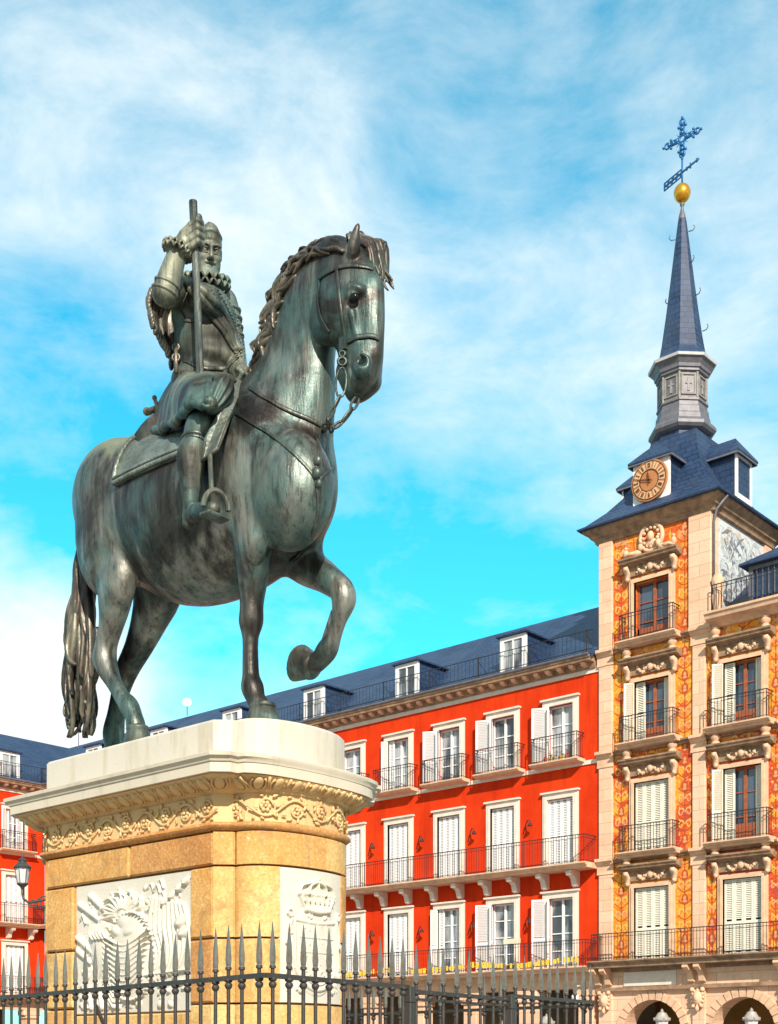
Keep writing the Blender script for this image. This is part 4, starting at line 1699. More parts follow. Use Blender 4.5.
TJ = [(181, 372, 0), (183, 373, -.18), (190, 374, -.27), (200, 374, -.29), (209, 374, -.28), (215, 376, -.27), (219, 379, -.27)]
BJ = [(152, 428, 0), (157, 431, -.28), (171, 421, -.50), (186, 410, -.64), (199, 404, -.70), (209, 403, -.70), (215, 404, -.64)]


def cr(P, t):
    t = max(0, min(.99999, t)) * (len(P) - 1); i = int(t); t -= i; m = len(P)
    p0, p1, p2, p3 = P[max(i - 1, 0)], P[i], P[i + 1], P[min(i + 2, m - 1)]
    return 0.5 * ((2 * p1) + (p2 - p0) * t + (2 * p0 - 5 * p1 + 4 * p2 - p3) * t * t + (3 * p1 - p0 - 3 * p2 + p3) * t ** 3)


TW = [S(*p) for p in TJ]; BW = [S(*p) for p in BJ]
for sg in (1, -1):
    P = []
    for i in range(15):
        v_ = i / 14
        row = []
        for j in range(65):
            u_ = j / 64
            a, b = cr(TW, u_), cr(BW, u_)
            nrm = Vector((-.8 * (1 - u_) ** 2, -1, .25)).normalized()
            fold = math.sin(u_ * 17 + 2.5 * math.sin(u_ * 5 + v_ * 2)) * .022 * v_ + math.sin(u_ * 41 + 3 * v_) * .006 * v_
            p = a.lerp(b, v_) + nrm * ((.02 + .05 * u_) * math.sin(PI * v_ ** .8) + fold)
            if sg < 0: p.y = 2 * YC - p.y - .12 * u_; p.x -= .50 * u_
            row.append(p)
        P.append(row)
    mb = MB(); mb.grid(P, thick=.02)
    sk = mb.build('tunic_skirt', M_BR2, rider, smooth=True)
    hem = MB()
    hem.tube([p + Vector((0, 0, random.uniform(-.006, .006))) for p in P[-1]], [(.036 + .008 * math.sin(j * .9)) * min(1, (66 - j) / 9) for j in range(65)], n=9)
    hem.build('hem', M_BR2, sk, smooth=True)

# garter
def limb_ring(c, d, r, w_, name, parent, mat, flat=.4):
    d = Vector(d).normalized(); u = d.orthogonal().normalized(); v = d.cross(u)
    mb = MB(); mb.tube([Vector(c) + (u * math.cos(2 * PI * i / 24) + v * math.sin(2 * PI * i / 24)) * r for i in range(24)], w_, n=8, closed=True, flat=1, )
    return mb.build(name, mat, parent, smooth=True)


for kn, ca in ((KN, CA), (KN2, CA2)):
    c_ = kn.lerp(ca, .42)
    limb_ring(c_, (ca - kn) + Vector((.05, 0, 0)), .097, .017, 'garter', rider, M_STR)
    limb_ring(c_ + Vector((0, 0, -.028)), (ca - kn) + Vector((.05, 0, 0)), .097, .014, 'garter', rider, M_STR)

# puffed hose ribs
for c_ in (S(219, 395, -.52), S(219, 395, -.52) + Vector((-.55, .90, 0))):
    mb = MB()
    ax_ = (S(227, 379, -.42) - S(211, 411, -.60)).normalized()
    u_ = ax_.cross(Vector((0, 1, 0))).normalized(); v_ = ax_.cross(u_)
    P = []
    for i in range(17):
        ph = PI * i / 16
        row = []
        for j in range(61):
            a = 2 * PI * j / 60
            rr = math.sin(ph) * (.105 + .010 * math.cos(a * 11))
            row.append(c_ + ax_ * (-math.cos(ph) * .185) + u_ * (rr * math.cos(a)) + v_ * (rr * .8 * math.sin(a)))
        P.append(row)
    mb.grid(P)
    mb.build('trunk_hose', M_BR2, rider, smooth=True)

# cloak behind the back
random.seed(3)
P = []
nU, nV = 40, 26
zt = S(185, 288, 0).z; zbm = S(170, 378, 0).z
for i in range(nV + 1):
    v_ = i / nV
    row = []
    for j in range(nU + 1):
        u_ = j / nU * 2 - 1
        wdt = .33 + .11 * math.sin(v_ * PI) - .08 * v_
        yy = YC + u_ * wdt
        bow = .25 + .13 * math.sin(min(1, v_ * 1.1) * PI) - .02
        xx = -8.00 - bow * math.sqrt(max(0, 1 - (u_ * .82) ** 2)) - .04 * math.sin(v_ * 9) * .5
        fold = .022 * math.sin(u_ * 22 + v_ * 2) * (.3 + v_)
        zz = zt + (zbm - zt) * v_ - .03 * math.sin(u_ * 16) * (v_ ** 3) - .12 * abs(u_) * (1 - v_)
        row.append(Vector((xx - fold, yy + fold * .5, zz)))
    P.append(row)
mb = MB(); mb.grid(P, thick=.018)
cl = mb.build('cloak', M_BRD, rider, smooth=True)
mb = MB()
edge = [r[0] for r in P] + P[-1][1:]
for i, p in enumerate(edge):
    mb.ball(p + Vector((0, 0, random.uniform(-.015, .015))), random.uniform(.014, .024), 8, 5, sc=(1.3, .8, 1.9))
mb.build('cloak_trim', M_BRD, cl, smooth=True)

# sword: hilt behind the hip, scabbard on the far side
mb = MB()
a, b = S(156, 408, -.05), S(186, 392, .2)
mb.tube([a + Vector((-.10, 0, .0)), a, b], [.03, .022, .022], n=8)
mb.ball(a + Vector((-.12, 0, .01)), .034, 8, 6)
for s_ in (-1, 1): mb.ball(a + Vector((-.02, 0, .09 * s_)), .022, 8, 6)
mb.tube([a + Vector((-.02, 0, -.09)), a + Vector((.02, 0, 0)), a + Vector((-.02, 0, .09))], .018, n=6)
mb.build('sword_hilt', M_BRD, rider, smooth=True)
mb = MB()
p = S(176, 360, -.28)
mb.tube([p + Vector((0, 0, .12)), p, p + Vector((0, 0, -.10))], .018, n=6)
ring(mb, p + Vector((0, 0, .02)), .028, .010, FWD * -1)
ring(mb, p + Vector((0, 0, .10)), .025, .010, FWD * -1)
mb.build('dagger_hilt', M_BRD, rider, smooth=True)

# ------------------------------------------------------------------ saddle, flap and stirrup
def board(poly, th, name, mat, parent, nrm=None, bev=True):
    """poly of world points, roughly flat; thickened"""
    P = [Vector(p) for p in poly]
    n = (P[1] - P[0]).cross(P[2] - P[0]).normalized() if nrm is None else Vector(nrm).normalized()
    k = len(P)
    vs = [p + n * th / 2 for p in P] + [p - n * th / 2 for p in P]
    fs = [tuple(range(k)), tuple(range(2 * k - 1, k - 1, -1))] + [(i, i + k, (i + 1) % k + k, (i + 1) % k) for i in range(k)]
    mb = MB(); mb.add(vs, fs)
    return mb.build(name, mat, parent)


saddle = empty('saddle', (0, 0, 0), parent=statue)
saddle.location = (8.14, -YC, -4.024)
fl = [S(237, 382, -.26), S(243.5, 386, -.22), S(228, 420, -.52), S(217, 449, -.66), S(202.5, 461, -.68), S(206, 440, -.64), S(222, 410, -.52)]
f_ = board(fl, .05, 'saddle_flap', M_EMB, saddle)
mb = MB(); mb.tube(fl, .017, n=6, closed=True); mb.build('flap_piping', M_BR2, saddle, smooth=True)
fl2 = [Vector((p.x - .50, 2 * YC - p.y - .12, p.z)) for p in fl]
board(fl2, .05, 'saddle_flap', M_EMB, saddle)
# seat, pommel and cantle
mb = MB()
seat_z = S(200, 428, 0).z
sx0, sx1 = S(170, 430, 0).x, S(238, 400, 0).x
P = []
for i in range(13):
    t_ = i / 12
    x = sx0 + (sx1 - sx0) * t_
    row = []
    for j in range(13):
        u_ = j / 12 * 2 - 1
        z = seat_z + .02 + .22 * abs(2 * t_ - 1) ** 3 - .30 * u_ * u_
        row.append(Vector((x, YC + u_ * .36, z)))
    P.append(row)
mb.grid(P, thick=-.06)
mb.build('seat', M_BRD, saddle, smooth=True)

st = MB()
sc_ = S(213, 502, -.70)
st.tube([S(210, 455, -.67), S(211, 478, -.69), S(211.5, 490, -.70)], .018, n=8)
arch = []
for i in range(17):
    a = PI * i / 16
    arch.append(S(216, 506, -.72) + Vector((.035 * math.cos(a), .085 * math.cos(a), .13 * math.sin(a) - .02)))
st.tube(arch, .020, n=8, flat=1)
base_c = S(214, 508.5, -.72)
st.bbox(base_c.x - .05, base_c.x + .06, base_c.y - .10, base_c.y + .10, base_c.z - .075, base_c.z - .045, .01)
so_ = st.build('stirrup', M_BR2, saddle, smooth=40)
so2 = so_.copy(); COL.objects.link(so2); so2.parent = saddle
me2 = so_.data.copy()
for v in me2.vertices: v.co.y = 2 * YC - v.co.y - .22; v.co.x -= .60; v.co.z += .12
me2.flip_normals(); so2.data = me2
# cast bronze fringe ribs on the girth under the stirrup
# ================================================================== buildings round the square
FY = 42.8


def stucco(name, c, c2=None):
    t = NT(name, .85)
    c2 = c2 or tuple(x * .86 for x in c)
    a = t.ramp(t.noise(.5, 6, .65), [(.32, c2), (.62, c)])
    st_ = t.noise(1.0, 5, .65, vec=t.coords((2.2, 2.2, .22)))
    a = t.mix(t.ramp(st_, [(.50, 0), (.72, .55)]), a, tuple(x * .62 for x in c2))
    t.color(a); t.bump(t.noise(14, 4, .6), .2, .01)
    return t.m


def ashlar(name, c, c2, bw=.75, bh=.36, mort=None, stain=(.32, .25, .17)):
    t = NT(name, .8)
    # block courses measured up the wall, staggered
    v = t.coords((1, 1, 1), rot=(R(90), 0, 0))
    bt = t.n('ShaderNodeTexBrick')
    sx = t.n('ShaderNodeSeparateXYZ'); t.l(t.coords(), sx.inputs[0])
    cb = t.n('ShaderNodeCombineXYZ')
    t.l(t.math('ADD', sx.outputs[0], sx.outputs[1]), cb.inputs[0]); t.l(sx.outputs[2], cb.inputs[1])
    t.l(cb.outputs[0], bt.inputs['Vector'])
    bt.inputs['Scale'].default_value = 1.0
    bt.inputs['Brick Width'].default_value = bw; bt.inputs['Row Height'].default_value = bh
    bt.inputs['Mortar Size'].default_value = .012
    bt.inputs['Color1'].default_value = (*c, 1); bt.inputs['Color2'].default_value = (*c2, 1)
    bt.inputs['Mortar'].default_value = (*(mort or tuple(x * .55 for x in c)), 1)
    n1 = t.noise(1.2, 6, .7, dist=.4)
    a = t.mix(t.ramp(n1, [(.5, 0), (.78, .6)]), bt.outputs['Color'], stain)
    sp = t.noise(18, 4, .7)
    a = t.mix(t.ramp(sp, [(.35, .35), (.5, 0)]), a, tuple(x * .6 for x in c))
    t.color(a); t.bump(bt.outputs['Fac'], -.4, .015)
    return t.m


M_RED = stucco('red_stucco', (.72, .050, .006), (.56, .028, .003))
M_RED.node_tree.nodes['Principled BSDF'].inputs['Specular IOR Level'].default_value = .15
M_STONE = ashlar('facade_stone', (.76, .47, .31), (.84, .57, .40), 1.35, .42, (.52, .33, .21), (.50, .30, .17))
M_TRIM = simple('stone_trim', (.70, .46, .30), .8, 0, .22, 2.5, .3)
M_TRIM2 = simple('stone_trim_shaded', (.30, .195, .12), .85, 0, .5, 3.0, .4)  # brown trim stone, darkened so its colour carries the soffit shade
M_CREAM = simple('cream_trim', (.74, .65, .55), .75, 0, .12, 3, .15)
M_WHITEW = simple('white_woodwork', (.80, .80, .80), .5, 0, .05, 5)
M_CREAMW = simple('cream_woodwork', (.80, .76, .64), .5, 0, .08, 5)
M_WOOD = simple('brown_woodwork', (.32, .09, .035), .5, 0, .25, 6)
M_RAIL = simple('black_iron_rail', (.03, .03, .032), .55, .2, .3, 8)
M_SLATD = simple('louvre_shadow_paint', (.50, .49, .46), .7, 0, .1, 5)


def slate(name, c, c2):
    t = NT(name, .55, 0, .45)
    sx = t.n('ShaderNodeSeparateXYZ'); t.l(t.coords(), sx.inputs[0])
    cb = t.n('ShaderNodeCombineXYZ')
    t.l(t.math('ADD', sx.outputs[0], sx.outputs[1]), cb.inputs[0]); t.l(sx.outputs[2], cb.inputs[1])
    bt = t.n('ShaderNodeTexBrick'); t.l(cb.outputs[0], bt.inputs['Vector'])
    bt.inputs['Scale'].default_value = 1
    bt.inputs['Brick Width'].default_value = .42; bt.inputs['Row Height'].default_value = .22
    bt.inputs['Mortar Size'].default_value = .020
    bt.inputs['Color1'].default_value = (*c, 1); bt.inputs['Color2'].default_value = (*c2, 1)
    bt.inputs['Mortar'].default_value = (*tuple(x * .35 for x in c), 1)
    n1 = t.noise(.7, 6, .65)
    st_ = t.noise(1.0, 5, .65, vec=t.coords((1.6, 1.6, .3)))
    a = t.mix(t.ramp(n1, [(.4, 0), (.75, .6)]), bt.outputs['Color'], (c2[0] * 2.2, c2[1] * 1.7, c2[2] * 1.3))
    a = t.mix(t.ramp(st_, [(.55, 0), (.75, .45)]), a, (.07, .085, .11))
    n2 = t.noise(9, 4, .7)
    a = t.mix(t.ramp(n2, [(.38, .4), (.5, 0)]), a, tuple(x * .5 for x in c))
    t.color(a); t.bump(bt.outputs['Fac'], -.5, .02)
    return t.m


M_SLATE = slate('blue_slate', (.013, .036, .095), (.022, .054, .135))
M_LEAD = simple('lead_grey', (.15, .15, .17), .5, .2, .25, 4, .2)

# window glass: dark panes that mirror the sky, paler where a curtain hangs behind
def glass(name, c, c2, s_=1.4):
    t = NT(name, .06, 0, .8)
    oi = t.n('ShaderNodeObjectInfo'); ad = t.n('ShaderNodeVectorMath'); ad.operation = 'ADD'
    mu = t.math('MULTIPLY', oi.outputs['Random'], 37.0)
    t.l(t.coords((1, 1, .35)), ad.inputs[0]); t.l(mu, ad.inputs[1])
    n1 = t.noise(s_, 3, .5, vec=ad.outputs[0])
    t.color(t.ramp(n1, [(.42, c), (.58, c2)]))
    t.b.inputs['Coat Weight'].default_value = .6; t.b.inputs['Coat Roughness'].default_value = .03
    return t.m


M_GLASS = glass('window_glass', (.05, .07, .09), (.42, .46, .48))
M_GLASSB = glass('window_glass_blue', (.02, .04, .07), (.06, .10, .15))


def cyl_bar(mb, p0, p1, r): mb.tube([p0, p1], r, n=4, caps=False)


# ---------------------------------------------------------------- generic pieces (local: x along, -y out, z up)
def shutter_mesh(w, h, n_pan=2, th=.05):
    """louvred shutter leaf standing at x 0..w; front -y"""
    mb = MB()
    st_ = .07
    mb.box(0, st_, -th, 0, 0, h); mb.box(w - st_, w, -th, 0, 0, h)
    zs = [0, h * .42, h] if n_pan == 2 else [0, h]
    for z in zs: mb.box(st_, w - st_, -th, 0, max(0, z - .05), min(h, z + .05))
    z = .06
    while z < h - .08:
        if not any(abs(z - q) < .07 for q in zs):
            mb.add([(st_, -th * .85, z), (w - st_, -th * .85, z), (w - st_, -th * .15, z + .045), (st_, -th * .15, z + .045),
                    (st_, -th * .85, z + .012), (w - st_, -th * .85, z + .012), (w - st_, -th * .15, z + .057), (st_, -th * .15, z + .057)],
                   [(0, 3, 2, 1), (4, 5, 6, 7), (0, 1, 5, 4), (2, 3, 7, 6)])
        z += .065
    return mb


def casement_mesh(w, h, mull=3, fr=.06, y=0.0, split=True):
    mb = MB()
    for x in (-w / 2, w / 2 - fr): mb.box(x, x + fr, y - .05, y + .02, 0, h)
    mb.box(-w / 2 + fr, w / 2 - fr, y - .05, y + .02, 0, fr * 1.6); mb.box(-w / 2 + fr, w / 2 - fr, y - .05, y + .02, h - fr, h)
    if split: mb.box(-fr * .8, fr * .8, y - .06, y + .02, fr * 1.6, h - fr)
    for k in range(1, mull + 1):
        z = h * k / (mull + 1)
        mb.box(-w / 2 + fr, -fr * .8 if split else w / 2 - fr, y - .035, y + .01, z - .02, z + .02)
        if split: mb.box(fr * .8, w / 2 - fr, y - .035, y + .01, z - .02, z + .02)
    return mb


def surround_mesh(w, h, b=.22, d=.07):
    mb = MB()
    for (bb, dd) in ((b, d), (b * .55, d + .035)):
        mb.box(-w / 2 - bb, -w / 2 + .001, -dd, .05, 0, h + bb)
        mb.box(w / 2 - .001, w / 2 + bb, -dd, .05, 0, h + bb)
        mb.box(-w / 2, w / 2, -dd + .002, .05, h, h + bb - .002)
    mb.box(-w / 2 - b - .06, w / 2 + b + .06, -d - .09, 0, h + b, h + b + .07)
    return mb


def rail_mesh(x0, x1, dep, h, step=.13, r=.011, post=2.2, ret=True):
    """balcony railing: front at -dep, returns to the wall"""
    mb = MB()
    for z in (.08, h - .12, h):
        w_ = .015 if z == h else .009
        mb.box(x0, x1, -dep - w_, -dep + w_, z - w_, z + w_)
        if ret:
            mb.box(x0 - w_, x0 + w_, -dep + w_, 0, z - w_, z + w_); mb.box(x1 - w_, x1 + w_, -dep + w_, 0, z - w_, z + w_)
    n = max(2, int((x1 - x0) / step))
    for i in range(n + 1):
        x = x0 + (x1 - x0) * i / n
        mb.box(x - r, x + r, -dep - r, -dep + r, 0, h - .01)
    if ret:
        m = max(2, int(dep / step))
        for i in range(1, m):
            y = -dep * i / m
            for x in (x0, x1): mb.box(x - r, x + r, y - r, y + r, 0, h - .01)
    k = max(1, int((x1 - x0) / post))
    for i in range(k + 1):
        x = x0 + (x1 - x0) * i / k
        mb.box(x - .013, x + .013, -dep - .013, -dep + .013, 0, h + .01)
    return mb


def slab_mesh(x0, x1, dep, th=.16):
    """stone balcony slab with a moulded edge; top at z=0"""
    mb = MB()
    prof = [(0, 0), (-dep - .10, 0), (-dep - .10, -.05), (-dep - .06, -.07), (-dep - .03, -.11), (-dep + .05, -.13), (-dep + .08, -th), (0, -th)]
    mb.prism([(p[0], p[1]) for p in prof], x0 - .10, x1 + .10, axis='x')
    return mb


def wall_with_holes(x0, x1, z0, z1, holes, depth=.28):
    """front skin with real reveals; holes: (xa, xb, za, zb)"""
    mb = MB()
    xs = sorted(set([x0, x1] + [h[0] for h in holes] + [h[1] for h in holes]))
    zs = sorted(set([z0, z1] + [h[2] for h in holes] + [h[3] for h in holes]))
    for i in range(len(xs) - 1):
        for j in range(len(zs) - 1):
            cx, cz = (xs[i] + xs[i + 1]) / 2, (zs[j] + zs[j + 1]) / 2
            if any(h[0] < cx < h[1] and h[2] < cz < h[3] for h in holes): continue
            mb.add([(xs[i], 0, zs[j]), (xs[i + 1], 0, zs[j]), (xs[i + 1], 0, zs[j + 1]), (xs[i], 0, zs[j + 1])], [(0, 1, 2, 3)])
    for (xa, xb, za, zb) in holes:
        mb.add([(xa, 0, za), (xb, 0, za), (xb, 0, zb), (xa, 0, zb), (xa, depth, za), (xb, depth, za), (xb, depth, zb), (xa, depth, zb)],
               [(0, 4, 5, 1), (1, 5, 6, 2), (2, 6, 7, 3), (3, 7, 4, 0)])
    return mb


def pane_mesh(w, h, y=.0):
    mb = MB(); mb.box(-w / 2, w / 2, y, y + .02, 0, h); return mb


def copy_part(src, parent, loc, rz=None):
    c = src.copy(); COL.objects.link(c); c.parent = parent; c.location = loc
    if rz is not None: c.rotation_euler = (0, 0, rz)
    for ch in kids(src):
        d = ch.copy(); COL.objects.link(d); d.parent = c
    return c


WIN = {}


def window(kind, parent, loc, w, h, wood=None, shw=None):
    """a window part: stone surround with casement, panes and louvred shutters as its sub-parts"""
    key = (kind, w, h, wood.name if wood else '', shw.name if shw else '')
    if key in WIN:
        c = copy_part(WIN[key], parent, loc)
        for d in kids(c):
            if d.name.startswith('shutter') and abs(d.rotation_euler.z) > .01: d.rotation_euler.z += random.uniform(-.14, .14)
        return c
    wood = wood or M_WHITEW; shw = shw or M_WHITEW
    s_ = surround_mesh(w, h).build('window', M_CREAM, parent, loc=loc)
    casement_mesh(w, h, 2 if h < 2.5 else 3, y=.20).build('casement', wood, s_)
    pane_mesh(w - .06, h - .06, .205).build('pane', M_GLASS if wood is M_WHITEW else M_GLASSB, s_)
    lw = w / 4
    if kind == 'closed':
        for k in range(4):
            shutter_mesh(lw - .008, h - .03).build('shutter', shw, s_, loc=(-w / 2 + k * lw + .004, .10, .015))
    elif kind == 'open':       # one pair folded back over the wall, the other half closed in the reveal
        o = shutter_mesh(w / 2 + .02, h - .03).build('shutter', shw, s_, loc=(-w / 2 + .02, -.08, .015)); o.rotation_euler = (0, 0, R(180 + 24))
        o = shutter_mesh(w / 3, h - .03).build('shutter', shw, s_, loc=(-w / 2 + .04, .06, .015)); o.rotation_euler = (0, 0, R(-62))
        o = shutter_mesh(w / 3 - .05, h - .03).build('shutter', shw, s_, loc=(w / 2 - .04, -.02, .015)); o.rotation_euler = (0, 0, R(180 - 28)); o.location = (w / 2, .10, .015)
    elif kind == 'ajar':
        shutter_mesh(lw - .008, h - .03).build('shutter', shw, s_, loc=(-w / 2 + .004, .08, .015))
        o = shutter_mesh(lw, h - .03).build('shutter', shw, s_, loc=(-w / 2 + .02, -.06, .015)); o.rotation_euler = (0, 0, R(180 + 35))
        o = shutter_mesh(lw + .1, h - .03).build('shutter', shw, s_, loc=(w / 2 - .0, .10, .015)); o.rotation_euler = (0, 0, R(180 - 14))
    WIN[key] = s_
    return s_


def roof_mesh(x0, x1, rise=3.9, run_=5.2, z=17.05, over=.35, back=True, gable=True):
    mb = MB()
    poly = [(-over, z - .02), (run_, z + rise), (2 * run_ + over, z - .02), (2 * run_ + over, z - .14), (run_, z + rise - .16), (-over, z - .14)]
    mb.prism(poly, x0, x1, axis='x')
    return mb


def dormer(parent, x, mat=M_CREAM):
    """slate-cheeked dormer with a white window, local y from the facade plane"""
    mb = MB()
    w, z0, z1 = .61, 16.97, 18.55
    yf = -.15
    yb = 3.2
    # cheeks and roof
    mb.prism([(yf + .08, z0 - .1), (yf + .08, z1), (yb, z1), (yb, z0 + 1.2), (yf + .5, z0 - .1)], x - w, x + w, axis='x')
    d = mb.build('dormer', M_SLATE, parent)
    mb = MB()
    mb.add([(x - w - .14, yf - .16, z1 - .02), (x + w + .14, yf - .16, z1 - .02), (x + w + .14, yb, z1 - .02), (x - w - .14, yb, z1 - .02),
            (x - w - .14, yf - .16, z1 + .05), (x + w + .14, yf - .16, z1 + .05), (x + w + .14, yb, z1 + .05), (x - w - .14, yb, z1 + .05),
            (x, yf + .25, z1 + .30), (x, yb + .5, z1 + .30)],
           [(0, 3, 2, 1), (0, 1, 5, 4), (1, 2, 6, 5), (3, 0, 4, 7), (4, 5, 8), (5, 6, 9, 8), (7, 4, 8, 9), (2, 3, 7, 6), (6, 7, 9)])
    mb.build('dormer_roof', M_SLATE, d)
    mb = MB()
    for xx in (x - w - .02, x + w - .16): mb.box(xx, xx + .18, yf - .03, yf + .10, z0 - .1, z1 - .03)
    mb.box(x - w + .16, x + w - .16, yf - .03, yf + .10, z1 - .20, z1 - .03); mb.box(x - w + .16, x + w - .16, yf - .06, yf + .10, z0 - .1, z0 + .10)
    mb.box(x - .03, x + .03, yf - .02, yf + .05, z0 + .1, z1 - .2)
    mb.build('dormer_frame', M_WHITEW, d)
    mb = MB(); mb.box(x - w + .16, x + w - .16, yf + .02, yf + .06, z0 + .1, z1 - .2)
    mb.build('pane', M_GLASS, d)
    return d


def range_building(name, label, loc, rz, x0, x1, cols, kinds, dormers, pillars, flag_band=None, xcorn=None):
    b = empty(name, loc, rz)
    tag(b, label, 'building', 'red houses round the square')
    W = 1.22
    rows = [(13.10, 2.28, 'A'), (9.02, 2.70, 'B'), (5.08, 2.74, 'C')]
    holes = [(x - W / 2, x + W / 2, z, z + h) for x in cols for z, h, r in rows]
    wall_with_holes(x0, x1, 4.95, 16.55, holes, .30).build('wall', M_RED, b)
    # inner dark lining so that no light passes through the rooms
    mb = MB(); mb.box(x0 + .05, x1 - .05, .32, .40, 4.95, 16.6); mb.box(x0, x1, 10.3, 10.4, 0, 17); mb.build('rear_wall', M_RED, b)
    for i, x in enumerate(cols):
        for z, h, r in rows:
            kd = kinds.get((i, r)) or {'A': 'open', 'B': 'closed', 'C': 'closed'}[r]
            window(kd, b, (x, 0, z), W, h)
    # storey bands
    mb = MB()
    mb.box(x0, x1, -.05, .02, 12.86, 13.02); mb.box(x0, x1, -.05, .02, 16.34, 16.51)
    mb.build('string_course', M_CREAM, b)
    # upper balconies, one to each window
    if cols:
        x = cols[0]
        r0 = rail_mesh(-1.06, 1.06, .50, 1.0, .125, .007); s0 = slab_mesh(-1.02, 1.02, .50, .13)
        bal = s0.build('balcony', M_TRIM, b, loc=(x, 0, 13.10)); r0.build('railing', M_RAIL, bal)
        for x in cols[1:]: copy_part(bal, b, (x, 0, 13.10))
    # long balconies
    lb = slab_mesh(x0 + .12, x1 - .15, .85, .2).build('balcony', M_TRIM, b, loc=(0, 0, 9.0))
    rail_mesh(x0 + .1, x1 - .15, .85, 1.05, .125, .007, 2.8).build('railing', M_RAIL, lb)
    lb = slab_mesh(x0 + .12, x1 - .15, .75, .2).build('balcony', M_TRIM, b, loc=(0, 0, 5.06))
    rail_mesh(x0 + .1, x1 - .15, .75, 1.0, .125, .007, 2.8).build('railing', M_RAIL, lb)
    # consoles under the main balcony
    prof = [(0, 0), (-.62, 0), (-.66, -.10), (-.60, -.20), (-.42, -.22), (-.30, -.30), (-.26, -.42), (-.22, -.56), (-.12, -.62), (0, -.58)]
    mb = MB(); mb.prism(prof, -.12, .12, axis='x')
    mb.ball((-.0, -.55, -.12), .13, 8, 5, sc=(1.1, .7, .8)); mb.ball((0, -.17, -.52), .10, 8, 5, sc=(1.3, .7, .9))
    con = mb.build('console', M_CREAM, b, loc=(x1 - 1.0, 0, 8.79), smooth=40)
    n = int((x1 - x0 - 1.6) / 1.42)
    for i in range(1, n + 1): copy_part(con, b, (x1 - 1.0 - 1.42 * i, 0, 8.79))
    # eaves cornice with modillions
    mb = MB()
    mb.prism([(.05, 16.50), (-.12, 16.51), (-.15, 16.60), (-.18, 16.70), (-.48, 16.72), (-.50, 16.80), (-.55, 16.84), (-.57, 16.92), (.05, 16.92)], x0 - .0, x1 - .12, axis='x')
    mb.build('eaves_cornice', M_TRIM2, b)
    mb = MB(); mb.prism([(-.17, 16.56), (-.36, 16.60), (-.44, 16.70), (-.17, 16.70)], -.10, .10, axis='x')
    md = mb.build('modillion', M_TRIM, b, loc=(x1 - .5, 0, 0))
    n = min(95, int((x1 - x0 - .8) / .55))
    for i in range(1, n + 1): copy_part(md, b, (x1 - .5 - .55 * i, 0, 0))
    mb = MB(); mb.tube([(x0, -.58, 16.95), (x1 - .15, -.58, 16.95)], .05, n=8); mb.build('gutter', M_LEAD, b)
    rf = roof_mesh(x0 - 5.2 if x0 < -30 else x0, x1 if xcorn is None else xcorn, over=.50, z=16.96, rise=3.95).build('roof', M_SLATE, b)
    for x in dormers: dormer(b, x)
    # roof guard rail with stays
    mb = MB()
    z0, z1 = 17.0, 17.92
    for z in (17.2, z1): mb.box(x0 + .2, x1 - .1, -.31, -.28, z - .012, z + .012)
    nn = int((x1 - x0) / .2)
    for i in range(nn + 1):
        x = x0 + .2 + (x1 - x0 - .3) * i / nn
        mb.box(x - .006, x + .006, -.30, -.288, 17.2, z1)
    for i in range(int((x1 - x0) / 2.6) + 1):
        x = x1 - .4 - 2.6 * i
        mb.box(x - .018, x + .018, -.31, -.275, z0 - .1, z1 + .02)
        mb.tube([(x, -.29, z1 - .15), (x, .45, 17.3)], .014, n=4)
    mb.build('roof_railing', M_RAIL, b)
    # arcade: lintel, piers and the shaded walk behind
    mb = MB(); mb.box(x0, x1, -.02, .5, 4.25, 4.94); mb.box(x0, x1, -.10, -.021, 4.62, 4.86)
    mb.build('lintel', M_TRIM, b)
    for x in pillars:
        mb = MB(); mb.bbox(x - .34, x + .34, -.08, .55, 0, 3.75, .03); mb.bbox(x - .42, x + .42, -.16, .62, 3.75, 3.92, .03); mb.bbox(x - .55, x + .55, -.12, .58, 3.92, 4.24, .05)
        mb.build('pier', M_STONE, b)
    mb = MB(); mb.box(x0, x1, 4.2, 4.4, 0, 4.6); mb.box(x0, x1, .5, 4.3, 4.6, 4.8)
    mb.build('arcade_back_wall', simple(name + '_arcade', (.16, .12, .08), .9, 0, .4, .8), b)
    return b


cols = [-28.88 - 2.8 * k for k in range(13)]
kinds = {(0, 'C'): 'open', (1, 'C'): 'open', (2, 'C'): 'ajar', (3, 'C'): 'closed', (5, 'C'): 'ajar', (7, 'C'): 'open', (3, 'A'): 'ajar'}
red = range_building('arcaded_house_row', 'long red stucco building with white louvred windows and blue slate roof between tower and corner', (0, FY, 0), 0, -64.0, -27.12, cols, kinds,
                     [-31.08 - 5.63 * k for k in range(6)], [-27.7 - 2.82 * k for k in range(13)])
west = range_building('arcaded_house_row', 'red stucco building seen end on beyond the pedestal and the street lantern', (-64.0, FY, 0), R(90), -30.0, -.02, [-2.0 - 2.85 * k for k in range(10)], {(0, 'B'): 'closed', (0, 'A'): 'ajar', (0, 'C'): 'closed'},
                      [-2.4 - 5.7 * k for k in range(5)], [-.9 - 2.9 * k for k in range(10)], xcorn=5.2)

